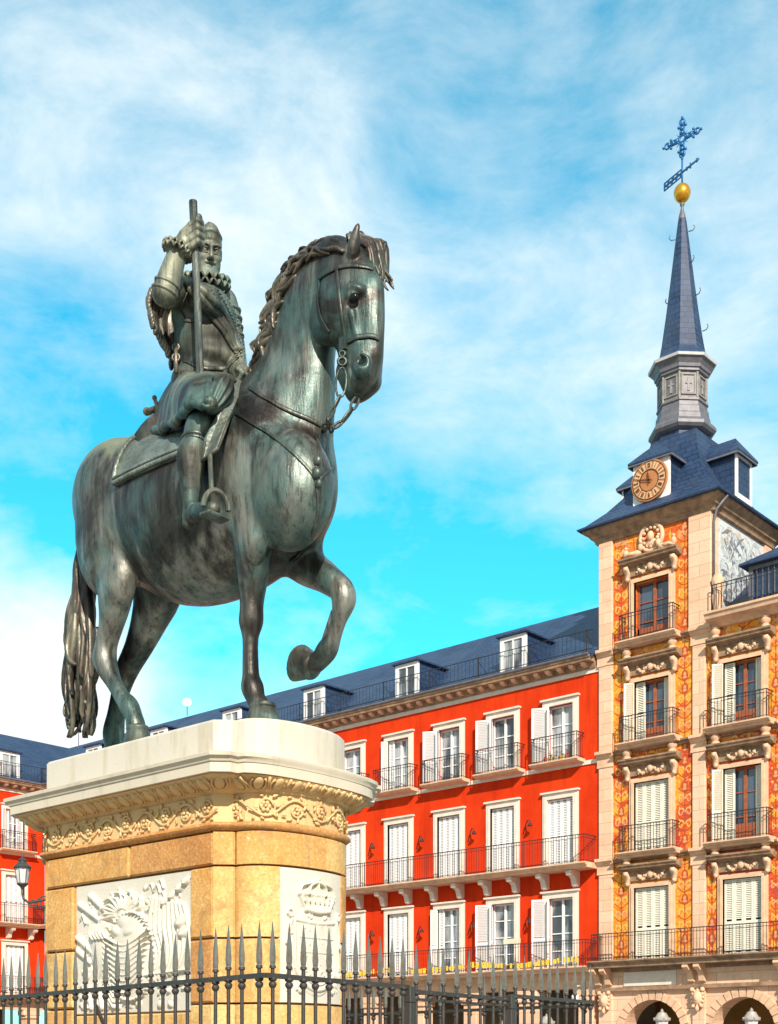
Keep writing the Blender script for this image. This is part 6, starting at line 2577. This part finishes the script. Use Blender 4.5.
def hand(ang, L, w_, name):
    a = R(90 - ang); ca, sa = math.cos(a), math.sin(a)
    pts = [(-.14, -w_), (L * .7, -w_ * .8), (L, 0), (L * .7, w_ * .8), (-.14, w_)]
    P = [(TCX + r * ca - q * sa, CY_ - .115, CZ + r * sa + q * ca) for r, q in pts]
    P2 = [(p[0], p[1] - .015, p[2]) for p in P]
    n = len(P)
    mb = MB(); mb.add(P + P2, [tuple(range(n)), tuple(range(2 * n - 1, n - 1, -1))] + [(i, i + n, (i + 1) % n + n, (i + 1) % n) for i in range(n)])
    return mb.build(name, M_CLKD, ck)


hand(284, .62, .025, 'minute_hand'); hand(352, .36, .032, 'hour_hand')
TCX += .16
for o_ in [ck] + kids(ck):
    for v in o_.data.vertices: v.co.x = TCX - .16 + (v.co.x - TCX + .16) * .94; v.co.z = CZ + (v.co.z - CZ) * .95

# octagonal lantern, spire, gilt ball, cross
TCX -= .14
OC = (TCX, TCY, 0); RO = R(22.5)
mb = MB(); mb.lathe([(1.02, 25.0), (1.02, 25.32), (1.08, 25.34)], OC, 8, RO); mb.build('lantern_base', M_WHITEW if False else M_SLATE, hall)
mb = MB(); mb.lathe([(1.05, 25.30), (1.20, 25.36), (1.29, 25.46), (1.28, 25.58), (1.18, 25.70), (1.08, 25.76), (1.05, 25.95), (1.02, 26.0), (1.00, 26.22), (.96, 26.26), (.94, 26.42), (.99, 26.45), (.99, 26.52), (.90, 26.56)], OC, 8, RO)
mb.build('lantern_moulding', M_LEAD, hall)
# drum: eight panelled faces
t = NT('grey_stonework', .7)
bt = t.n('ShaderNodeTexBrick'); sx = t.n('ShaderNodeSeparateXYZ'); t.l(t.coords(), sx.inputs[0]); cb = t.n('ShaderNodeCombineXYZ')
t.l(t.math('ADD', sx.outputs[0], sx.outputs[1]), cb.inputs[0]); t.l(sx.outputs[2], cb.inputs[1]); t.l(cb.outputs[0], bt.inputs['Vector'])
bt.inputs['Scale'].default_value = 1; bt.inputs['Brick Width'].default_value = .22; bt.inputs['Row Height'].default_value = .085; bt.inputs['Mortar Size'].default_value = .006
bt.inputs['Color1'].default_value = (.38, .35, .30, 1); bt.inputs['Color2'].default_value = (.20, .20, .20, 1); bt.inputs['Mortar'].default_value = (.12, .12, .13, 1)
t.color(bt.outputs['Color']); M_DRUM = t.m
M_GREYS = simple('grey_carved_stone', (.27, .255, .24), .7, 0, .3, 5, .3)
mb = MB(); mb.lathe([(.90, 26.5), (.90, 27.95), (1.0, 28.0)], OC, 8, RO); mb.build('lantern_drum', M_DRUM, hall)
fr_ = MB(); gl = MB()
for k in range(8):
    a = PI / 4 * k
    d = Vector((math.cos(a), math.sin(a), 0)); s_ = Vector((-math.sin(a), math.cos(a), 0))
    ap = .90 * math.cos(PI / 8)
    c0 = Vector((TCX, TCY, 0)) + d * ap
    def pbox(mb, s0, s1, z0, z1, d0, d1):
        vs = []
        for z in (z0, z1):
            for (ss, dd) in ((s0, d0), (s1, d0), (s1, d1), (s0, d1)):
                p = c0 + s_ * ss + d * dd; vs.append((p.x, p.y, z))
        mb.add(vs, [(0, 3, 2, 1), (4, 5, 6, 7), (0, 1, 5, 4), (1, 2, 6, 5), (2, 3, 7, 6), (3, 0, 4, 7)])
    for ss in (-.25, .25): pbox(fr_, ss - .035, ss + .035, 26.75, 27.72, -.02, .05)
    for z in (26.75, 27.72): pbox(fr_, -.285, .285, z - .03, z + .03, -.02, .055)
    pbox(gl, -.21, .21, 26.82, 27.68, -.03, .012)
    pbox(fr_, -.05, .05, 26.9, 27.3, .012, .04); pbox(fr_, -.12, .12, 27.26, 27.34, .012, .045); pbox(fr_, -.05, .05, 27.34, 27.55, .012, .04)
    pp = Vector((TCX, TCY, 0)) + Vector((math.cos(a + RO), math.sin(a + RO), 0)) * .90
    fr_.tube([(pp.x, pp.y, 26.55), (pp.x, pp.y, 28.0)], .055, n=6)
fr_.build('lantern_panels', M_GREYS, hall); gl.build('lantern_louvres', M_LEAD, hall)
mb = MB(); mb.lathe([(.94, 27.86), (1.0, 27.90), (1.0, 28.0), (1.06, 28.05), (1.08, 28.2), (1.20, 28.42), (1.24, 28.46), (1.2, 28.5)], OC, 8, RO); mb.build('lantern_cornice', M_LEAD, hall)
mb = MB(); mb.lathe([(1.22, 28.462), (1.29, 28.47), (1.31, 28.60), (1.27, 28.62), (1.0, 28.64)], OC, 8, RO); mb.build('lantern_rim', M_DTRIM, hall)
sp = MB(); sp.lathe([(1.29, 28.62), (1.16, 28.68), (1.0, 28.82), (.87, 29.05), (.78, 29.5), (.62, 30.5), (.46, 31.6), (.31, 32.7), (.17, 33.7), (.14, 33.85)], OC, 8, RO)
sp = sp.build('spire', M_SLATE, hall)
mb = MB(); mb.lathe([(.15, 33.8), (.13, 33.95), (.07, 34.15), (.05, 34.3), (.09, 34.36), (.09, 34.42), (.04, 34.46), (.04, 34.5)], OC, 10); mb.build('spire_tip', M_LEAD, sp, smooth=40)
mb = MB()
for (z, r_, a) in ((33.3, .24, 20), (33.1, .26, 200), (30.6, .64, -10), (30.9, .58, 170), (29.2, .86, 0), (31.9, .44, -20)):
    a = R(a - 42 + 90 - 48); d = Vector((math.cos(a), math.sin(a), 0)); c0 = Vector((TCX, TCY, z))
    mb.tube([c0 + d * r_, c0 + d * (r_ + .16), c0 + d * (r_ + .24) + Vector((0, 0, .10)), c0 + d * (r_ + .2) + Vector((0, 0, .2))], .02, n=5)
mb.build('spire_hook', M_LEAD, sp, smooth=True)
t = NT('gilt', .28, .85); t.color(t.ramp(t.noise(3, 4, .5), [(.3, (.85, .36, .03)), (.7, (.95, .52, .06))]))
mb = MB(); mb.ball((TCX, TCY, 34.82), .32, 24, 16, sc=(1, 1, 1.12)); mb.build('gilt_ball', t.m, sp, smooth=True)
M_CROSS = simple('blue_black_iron', (.03, .17, .40), .45, .4, .3, 6)
cr_ = MB()
cz = 36.92
cr_.tube([(TCX, TCY, 35.1), (TCX, TCY, 36.1)], .035, n=6)
for (sx, sz, L) in ((0, 1, .80), (1, 0, .80), (-1, 0, .80), (0, -1, .75)):
    for off in (-.085, .085):
        cr_.tube([(TCX + sx * .08 + (off if sz else 0), TCY, cz + sz * .08 + (off if sx else 0)), (TCX + sx * L * .62 + (off * .8 if sz else 0), TCY, cz + sz * L * .62 + (off * .8 if sx else 0))], .038, n=5)
    for j in range(3):
        f = .22 + .17 * j
        cr_.ball((TCX + sx * f, TCY, cz + sz * f), .085, 6, 5)
    e = Vector((TCX + sx * L * .80, TCY, cz + sz * L * .80))
    for j in range(8):
        pass
    cr_.tube([e + Vector((.11 * math.cos(2 * PI * i / 10), 0, .11 * math.sin(2 * PI * i / 10))) for i in range(10)], .036, n=5, closed=True)
    cr_.ball(e + Vector((sx, 0, sz)) * .17, .055, 6, 5)
    q = Vector((TCX + sx * L * .6, TCY, cz + sz * L * .6)); w2 = Vector((sz, 0, sx)) * .15
    cr_.ball(q + w2, .06, 6, 4); cr_.ball(q - w2, .06, 6, 4)
cr_.tube([(TCX + .13 * math.cos(2 * PI * i / 12), TCY, cz + .13 * math.sin(2 * PI * i / 12)) for i in range(12)], .04, n=5, closed=True)
for a in range(4):
    d = Vector((math.cos(PI / 4 + a * PI / 2), 0, math.sin(PI / 4 + a * PI / 2)))
    cr_.tube([Vector((TCX, TCY, cz)) + d * .12, Vector((TCX, TCY, cz)) + d * .34], [.03, .006], n=5)
cr_.build('cross', M_CROSS, sp, smooth=True)
vn = MB()
vd = Vector((math.cos(R(48)), math.sin(R(48)), 0)).cross(Vector((0, 0, 1)))
vd = (FWD * .86 - RGT * .50).normalized(); c0 = Vector((TCX, TCY, 35.62))
def vbar(a, b, r_): vn.tube([c0 + vd * a[0] + Vector((0, 0, a[1])), c0 + vd * b[0] + Vector((0, 0, b[1]))], r_, n=5)
vbar((-.9, .0), (1.0, .0), .04)
for zz in (-.14, .14): vbar((.05, zz), (1.0, zz), .03)
for xx in (.05, .3, .55, .8, 1.0): vbar((xx, -.14), (xx, .14), .03)
for xx in (.17, .42, .67, .9): vbar((xx - .1, -.12), (xx + .1, .12), .03)
vbar((-.9, 0), (-.78, .07), .03); vbar((-.9, 0), (-.78, -.07), .03); vbar((-.45, -.10), (-.45, .10), .035); vbar((-.25, -.06), (-.25, .06), .04)
vn.build('weather_vane', M_CROSS, sp, smooth=True)

for o_ in [q for q in kids(hall) if q.name.startswith('lantern_') and not q.name.startswith(('lantern_base', 'lantern_moulding'))] + [sp]:
    for v in o_.data.vertices:
        if o_ is sp: v.co.z = 33.85 - (33.85 - v.co.z) * (33.85 - 28.10) / (33.85 - 28.62)
        elif v.co.z > 26.5: v.co.z = 26.5 + (v.co.z - 26.5) * .757
# wing to the right: eaves, roof terrace rail, dormers
mb = MB(); mb.prism([(.3, 16.9), (-.14, 16.92), (-.20, 17.0), (-.30, 17.06), (-.60, 17.12), (-.64, 17.24), (-.70, 17.28), (-.70, 17.36), (.3, 17.42)], TX1 + .02, -11.8, axis='x')
mb.build('eaves_cornice', M_TRIM, hall)
mb = MB(); mb.prism([(.2, 17.42), (5.6, 21.4), (9, 17.0), (9, 16.8), (5.6, 21.1), (.2, 17.2)], -22.3, -11.8, axis='x'); mb.build('roof', M_SLATE, hall)
mb = MB(); rail_mesh(TX1 + .12, -11.8, .0, .98, .19, .012, 2.4, ret=False).build('terrace_railing', M_RAIL, hall, loc=(0, -.28, 17.42))
for xx in (-20.35, -15.5):
    d = empty('roof_dormer', (xx, 0, 0), 0, hall)
    mb = MB(); mb.box(-.75, .75, .35, 3.4, 17.42, 18.95); mb.build('cheeks', M_SLATE, d)
    mb = MB()
    for sx in (-.78, .62): mb.box(sx, sx + .16, .28, .45, 17.42, 18.93)
    mb.box(-.62, .62, .28, .45, 18.80, 18.93); mb.box(-.62, .62, .28, .45, 17.42, 17.6)
    for i in range(5): mb.box(-.5 + .22 * i, -.47 + .22 * i, .30, .38, 17.6, 18.8)
    mb.build('dormer_frame', M_LEAD, d)
    mb = MB(); mb.box(-.62, .62, .36, .40, 17.6, 18.8); mb.build('pane', glass('dormer_glass', (.35, .5, .6), (.6, .72, .8)), d)
    mb = MB(); w_, zz, y0, y1 = 1.05, 18.95, .05, 3.4
    mb.add([(-w_, y0, zz), (w_, y0, zz), (w_, y1, zz), (-w_, y1, zz), (-w_, y0, zz + .07), (w_, y0, zz + .07), (w_, y1, zz + .07), (-w_, y1, zz + .07), (0, y0 + 1.0, zz + .72), (0, y1, zz + .72)],
           [(0, 3, 2, 1), (0, 1, 5, 4), (1, 2, 6, 5), (2, 3, 7, 6), (3, 0, 4, 7), (4, 5, 8), (5, 6, 9, 8), (7, 4, 8, 9), (6, 7, 9)])
    mb.build('dormer_roof', M_SLATE, d)
# stack at the frame edge
mb = MB(); mb.bbox(-.35, .35, 0, .7, 17.9, 23.3, .02); ch = mb.build('chimney', M_STONE, hall, loc=(-20.45, 3.6, 0))
mb = MB(); mb.bbox(-.42, .42, -.08, .78, 23.3, 23.9, .03); mb.build('chimney_cap', M_SLATE, ch)

# ground floor arcade of the hall
def arch_wall(x0, x1, z0, z1, cx, r, zs, n=24, depth=.8):
    mb = MB()
    pts = [(cx - r, z0)] + [(cx - r * math.cos(PI * i / n), zs + r * math.sin(PI * i / n)) for i in range(n + 1)] + [(cx + r, z0)]
    # left and right piers, then spandrels strip by strip
    mb.box(x0, cx - r, 0, depth, z0, zs); mb.box(cx + r, x1, 0, depth, z0, zs)
    mb.add([(x0, 0, zs), (cx - r, 0, zs), (cx - r, 0, z1), (x0, 0, z1)], [(0, 1, 2, 3)])
    mb.add([(cx + r, 0, zs), (x1, 0, zs), (x1, 0, z1), (cx + r, 0, z1)], [(0, 1, 2, 3)])
    for i in range(n):
        a, b = pts[1 + i], pts[2 + i]
        mb.add([(a[0], 0, a[1]), (b[0], 0, b[1]), (b[0], 0, z1), (a[0], 0, z1), (a[0], depth, a[1]), (b[0], depth, b[1])], [(0, 1, 2, 3), (0, 4, 5, 1)])
    return mb


archm = MB()
for b_, cx in enumerate(WX):
    x0 = PIL[b_][1]; x1 = PIL[b_ + 1][0]
    arch_wall(x0, x1, 0, 4.1, cx, 1.22, 2.5).build('arcade_wall', M_STONE, hall)
    vs = MB()
    n = 15
    for i in range(n):
        a0, a1 = PI * i / n + .02, PI * (i + 1) / n - .02
        r0, r1 = 1.222, 1.54
        P = [(cx - r * math.cos(a), d, 2.5 + r * math.sin(a)) for d in (-.06, .02) for (r, a) in ((r0, a0), (r1, a0), (r1, a1), (r0, a1))]
        vs.add(P, [(0, 1, 2, 3), (7, 6, 5, 4), (0, 4, 5, 1), (1, 5, 6, 2), (2, 6, 7, 3), (3, 7, 4, 0)])
    vs.build('arch_stones', M_TRIM, hall)
mb = MB(); mb.box(-27.1, -11.8, -.12, .4, 4.10, 4.95); mb.build('lintel', M_STONE, hall)
mb = MB(); mb.box(-27.15, -11.8, -.20, -.121, 4.08, 4.22); mb.box(-27.15, -11.8, -.22, -.121, 4.80, 4.94); mb.build('string_course', M_TRIM2, hall)
mb = MB(); mb.box(-25.95, -23.75, -.17, -.121, 4.25, 4.77); mb.build('blank_tablet', M_CREAM, hall)
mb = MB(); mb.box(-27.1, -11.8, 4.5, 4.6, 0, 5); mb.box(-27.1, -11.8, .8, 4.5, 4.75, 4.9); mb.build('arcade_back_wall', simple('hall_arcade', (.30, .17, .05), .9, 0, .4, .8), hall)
for i, (xa, xb) in enumerate(PIL):
    cx = (xa + xb) / 2
    mb = MB()
    for sg in (-1, 1):
        mb.prism([(-.1, 4.96), (-.72, 4.96), (-.75, 4.82), (-.62, 4.72), (-.42, 4.68), (-.34, 4.52), (-.30, 4.34), (-.1, 4.28)], cx + sg * .22 - .11, cx + sg * .22 + .11, axis='x')
    c_ = mb.build('carved_corbel', M_TRIM, hall)
    mb = MB()
    mb.ball((cx, -.20, 4.0), .26, 10, 8, sc=(1, .5, 1.25)); mb.ball((cx, -.28, 4.0), .15, 10, 7, sc=(.9, .5, 1.2))
    for k in range(12):
        a = 2 * PI * k / 12
        mb.ball((cx + .27 * math.cos(a), -.18, 4.0 + .34 * math.sin(a)), .075, 6, 5)
    for sg in (-1, 1):
        mb.ball((cx + sg * .25, -.2, 4.36), .11, 7, 5); mb.ball((cx + sg * .2, -.2, 3.62), .09, 7, 5)
    mb.ball((cx, -.22, 3.5), .10, 7, 5, sc=(1, .8, 1.4))
    mb.v = [(cx + (x - cx) * .82, y, 3.74 + (z - 4.0) * .80) for x, y, z in mb.v]
    mb.build('carved_cartouche', M_TRIM, hall, smooth=True)
# white dome camera under the end of the red balcony
mb = MB(); mb.tube([(0, 0, .62), (0, -.30, .60), (0, -.36, .5), (0, -.36, .30)], .03, n=6)
o = mb.build('security_camera', M_WHITEW, None, loc=(-27.9, FY - .12, 3.72), smooth=True)
mb = MB(); mb.lathe([(.06, .30), (.13, .26), (.15, .16), (.12, .05), (.05, 0)], (0, -.36, 0), 12); mb.build('dome_housing', M_WHITEW, o, smooth=True)
tag(o, 'white dome security camera on a short arm beside the stone hall', 'camera')

# ================================================================== lamps in the square
M_LAMPI = simple('lamp_iron', (.06, .06, .055), .5, .3, .3, 8)
t = NT('lantern_glass', .15, 0); t.color(t.ramp(t.noise(4, 3, .5), [(.4, (.55, .56, .58)), (.6, (.75, .74, .72))])); M_LGL = t.m


def lantern(mb_iron, mb_glass, c, s_=1.0):
    x, y, z = c
    mb_glass.lathe([(.13 * s_, z + .16 * s_), (.20 * s_, z + .56 * s_)], (x, y, 0), 6)
    for k in range(6):
        a = 2 * PI * k / 6
        mb_iron.tube([(x + .135 * s_ * math.cos(a), y + .135 * s_ * math.sin(a), z + .14 * s_), (x + .21 * s_ * math.cos(a), y + .21 * s_ * math.sin(a), z + .58 * s_)], .013 * s_, n=4)
        mb_iron.ball((x + .2 * s_ * math.cos(a), y + .2 * s_ * math.sin(a), z + .63 * s_), .026 * s_, 6, 4)
    mb_iron.lathe([(.04 * s_, z), (.06 * s_, z + .05 * s_), (.15 * s_, z + .12 * s_), (.15 * s_, z + .16 * s_), (.10 * s_, z + .161 * s_)], (x, y, 0), 12)
    mb_iron.lathe([(.23 * s_, z + .56 * s_), (.24 * s_, z + .60 * s_), (.19 * s_, z + .66 * s_), (.12 * s_, z + .72 * s_), (.11 * s_, z + .76 * s_), (.13 * s_, z + .77 * s_), (.06 * s_, z + .84 * s_), (.03 * s_, z + .86 * s_), (.035 * s_, z + .90 * s_), (.01 * s_, z + .96 * s_)], (x, y, 0), 12)


# tall post behind the pedestal with a bracketed lantern
pz = ray(68, 870)
d_ = 33.0
LP = Vector((0, 0, CAMZ)) + ray(22.5, 889) * d_        # foot of the lantern
PP = Vector((0, 0, CAMZ)) + ray(62, 889) * d_
lamp = empty('street_lantern', (PP.x, PP.y, 0))
tag(lamp, 'dark iron street lantern on a scrolled arm, left of the pedestal', 'street lamp')
ir, gg = MB(), MB()
loc_ = LP - Vector((PP.x, PP.y, 0))
lantern(ir, gg, (loc_.x, loc_.y, loc_.z), .92)
ir.build('lantern_frame', M_LAMPI, lamp, smooth=35); gg.build('lantern_glass', M_LGL, lamp)
arm = MB()
zz = loc_.z
dx, dy = loc_.x, loc_.y
def al(t, z): return (dx * t, dy * t, zz + z)
arm.tube([al(1, .02), al(1, -.12), al(.97, -.25), al(.85, -.34), al(.7, -.33), al(.5, -.28), al(.3, -.25), al(0, -.22)], .035, n=6)
for (c, r_, s0) in ((.42, .20, 1), (.72, .12, -1)):
    arm.tube([al(c + (r_ * (1 - j / 26)) * math.cos(s0 * j * .55) * 1.1, -.36 + (r_ * (1 - j / 26)) * math.sin(s0 * j * .55)) for j in range(20)], [.026 * (1 - j / 40) for j in range(20)], n=5)
arm.tube([al(0, -.9), al(.12, -.75), al(.3, -.55), al(.55, -.42)], .025, n=5)
arm.build('scrolled_arm', M_LAMPI, lamp, smooth=True)
mb = MB(); mb.lathe([(.22, 0), (.24, .1), (.20, .5), (.12, .6), (.14, .9), (.10, 1.1), (.075, 2.5), (.09, 2.6), (.065, 2.7), (.06, zz - .9), (.09, zz - .8), (.06, zz - .6), (.05, zz + .1), (.07, zz + .2), (.0, zz + .3)], n=12)
mb.build('post', M_LAMPI, lamp, smooth=40)

# four pale-capped post lamps in front of the arcades
M_PALE = simple('pale_lamp_metal', (.40, .37, .33), .45, .2, .15, 6)
def post_lamp(px, py_top, Y, label):
    P = onY(px, py_top, Y); H = P.z
    root = empty('post_lamp', (P.x, P.y, 0)); tag(root, label, 'street lamp', 'pale capped lamps before the arcades')
    mb = MB(); mb.lathe([(.16, 0), (.16, .3), (.08, .4), (.055, .6), (.05, H - 1.0), (.08, H - .95), (.05, H - .88)], n=10); mb.build('post', M_LAMPI, root, smooth=40)
    mb = MB(); mb.lathe([(.14, H - .86), (.24, H - .36)], n=8); mb.build('lamp_glass', M_LGL, root)
    mb = MB(); mb.lathe([(.29, H - .38), (.30, H - .34), (.24, H - .26), (.17, H - .15), (.16, H - .11), (.09, H - .08), (.05, H - .05), (.06, H - .02), (.0, H + .05)], n=12)
    for k in range(8): mb.ball((.28 * math.cos(k * PI / 4), .28 * math.sin(k * PI / 4), H - .30), .035, 6, 4)
    mb.build('lamp_cap', M_PALE, root, smooth=40)


post_lamp(662, 1010, 40.5, 'pale capped lamp in front of the tower arch')
post_lamp(751.5, 1009, 40.5, 'pale capped lamp in front of the second stone arch')
post_lamp(547, 1014, 40.5, 'pale capped lamp before the red arcade, nearer the tower')
post_lamp(507, 1016, 40.5, 'pale capped lamp before the red arcade, farther from the tower')
# ------------------------------------------------------------------ sky and sun
SUN_AZ, SUN_EL = R(-38), R(31)
w = bpy.data.worlds.new("World"); SC.world = w; w.use_nodes = True
nt = w.node_tree; nt.nodes.clear()
N = nt.nodes.new; L = nt.links.new
out = N('ShaderNodeOutputWorld'); bg = N('ShaderNodeBackground'); sky = N('ShaderNodeTexSky')
sky.sky_type = 'NISHITA'; sky.sun_disc = False
sky.sun_elevation = SUN_EL; sky.sun_rotation = R(90) - SUN_AZ
sky.air_density = 1.0; sky.dust_density = 0.3; sky.ozone_density = 3.0
bg.inputs['Strength'].default_value = 0.15
tint = N('ShaderNodeMix'); tint.data_type = 'RGBA'; tint.blend_type = 'MULTIPLY'; tint.inputs[0].default_value = 1
tint.inputs[7].default_value = (.24, 1.54, 1.36, 1)
L(sky.outputs[0], tint.inputs[6])
# thin high cloud drifting over the blue
tc = N('ShaderNodeTexCoord')


def wm(op, a, b=None):
    x = N('ShaderNodeMath'); x.operation = op
    for i, v in enumerate((a, b)):
        if v is None: continue
        if hasattr(v, 'links'): L(v, x.inputs[i])
        else: x.inputs[i].default_value = v
    return x.outputs[0]


def wnoise(scale, detail, rough, sc, dist=0.0, loc=(0, 0, 0), rot=(0, 0, 0)):
    mp = N('ShaderNodeMapping'); mp.inputs['Scale'].default_value = sc; mp.inputs['Location'].default_value = loc; mp.inputs['Rotation'].default_value = rot
    L(tc.outputs['Generated'], mp.inputs['Vector'])
    x = N('ShaderNodeTexNoise'); x.inputs['Scale'].default_value = scale; x.inputs['Detail'].default_value = detail
    x.inputs['Roughness'].default_value = rough; x.inputs['Distortion'].default_value = dist
    L(mp.outputs[0], x.inputs['Vector']); return x.outputs['Fac']


def bank(px, py, rad, amt):
    """a bank of cloud (or a clearing) centred on a direction of the sky"""
    d = ray(px, py).normalized()
    vm = N('ShaderNodeVectorMath'); vm.operation = 'DISTANCE'; vm.inputs[1].default_value = d
    L(tc.outputs['Generated'], vm.inputs[0])
    mr = N('ShaderNodeMapRange'); mr.interpolation_type = 'SMOOTHERSTEP'
    mr.inputs['From Min'].default_value = 0; mr.inputs['From Max'].default_value = rad / FPX
    mr.inputs['To Min'].default_value = amt; mr.inputs['To Max'].default_value = 0
    L(vm.outputs['Value'], mr.inputs['Value']); return mr.outputs[0]


n1 = wnoise(3.4, 8, .58, (1, 1, 1.5), .12, (.4, .1, 0))
n2 = wnoise(7.0, 9, .64, (1, 1, 2.2), .35, (0, 0, 0), (0, R(18), 0))
dens = wm('ADD', wm('MULTIPLY', n1, 1.0), wm('SUBTRACT', wm('MULTIPLY', n2, .66), .14))
for (px, py, rad, amt) in ((80, 130, 420, .06), (250, 190, 160, .02), (60, 230, 260, .05), (430, 60, 230, .09), (300, 180, 170, .10), (580, 360, 330, .09), (470, 330, 160, .07), (740, 250, 300, .07),
                           (700, 60, 260, .05), (40, 715, 200, .48), (150, 660, 120, .06),
                           (70, 395, 210, -.34), (470, 210, 190, -.13), (600, 170, 130, -.05), (440, 570, 300, -.20), (200, 560, 200, -.06), (640, 590, 160, -.08), (420, 470, 90, .08)):
    dens = wm('ADD', dens, bank(px, py, rad, amt))
r_ = N('ShaderNodeValToRGB'); e_ = r_.color_ramp.elements
e_[0].position = .52; e_[0].color = (0, 0, 0, 1); e_[1].position = 1.0; e_[1].color = (1, 1, 1, 1)
m_ = e_.new(.74); m_.color = (.42, .42, .42, 1)
L(dens, r_.inputs[0])
cl = N('ShaderNodeMix'); cl.data_type = 'RGBA'
L(r_.outputs[0], cl.inputs[0]); L(tint.outputs[2], cl.inputs[6])
cl.inputs[7].default_value = (5.3, 5.75, 5.8, 1)
# grey cloud added unseen behind the viewer and overhead, to neutralise the cyan fill
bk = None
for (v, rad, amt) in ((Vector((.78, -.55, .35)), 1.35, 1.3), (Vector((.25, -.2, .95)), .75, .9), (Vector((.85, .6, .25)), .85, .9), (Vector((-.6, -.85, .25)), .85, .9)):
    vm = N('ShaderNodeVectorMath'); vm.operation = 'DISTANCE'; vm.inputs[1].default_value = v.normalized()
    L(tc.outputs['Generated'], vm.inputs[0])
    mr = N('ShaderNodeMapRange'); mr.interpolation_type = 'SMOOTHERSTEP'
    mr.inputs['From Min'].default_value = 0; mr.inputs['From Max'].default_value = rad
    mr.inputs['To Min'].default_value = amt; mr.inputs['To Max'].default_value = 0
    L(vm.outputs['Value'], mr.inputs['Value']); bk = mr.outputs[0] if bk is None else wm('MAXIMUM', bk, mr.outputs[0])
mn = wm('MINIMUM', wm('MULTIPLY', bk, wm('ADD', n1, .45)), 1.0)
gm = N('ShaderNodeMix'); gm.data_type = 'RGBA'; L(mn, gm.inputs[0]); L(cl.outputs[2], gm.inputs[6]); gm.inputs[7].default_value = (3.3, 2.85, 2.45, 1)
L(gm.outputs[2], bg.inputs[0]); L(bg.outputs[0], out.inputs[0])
sd = bpy.data.lights.new('sun', 'SUN'); sd.energy = 4.7; sd.angle = R(0.5); sd.color = (1, .90, .78)
so = bpy.data.objects.new('sun', sd); COL.objects.link(so)
sv = Vector((math.cos(SUN_EL) * math.cos(SUN_AZ), math.cos(SUN_EL) * math.sin(SUN_AZ), math.sin(SUN_EL)))
so.rotation_euler = sv.to_track_quat('Z', 'Y').to_euler()
SC.view_settings.view_transform = 'Standard'; SC.view_settings.look = 'None'
SC.view_settings.gamma = 1; SC.view_settings.exposure = 0.36
SC.view_settings.use_curve_mapping = False
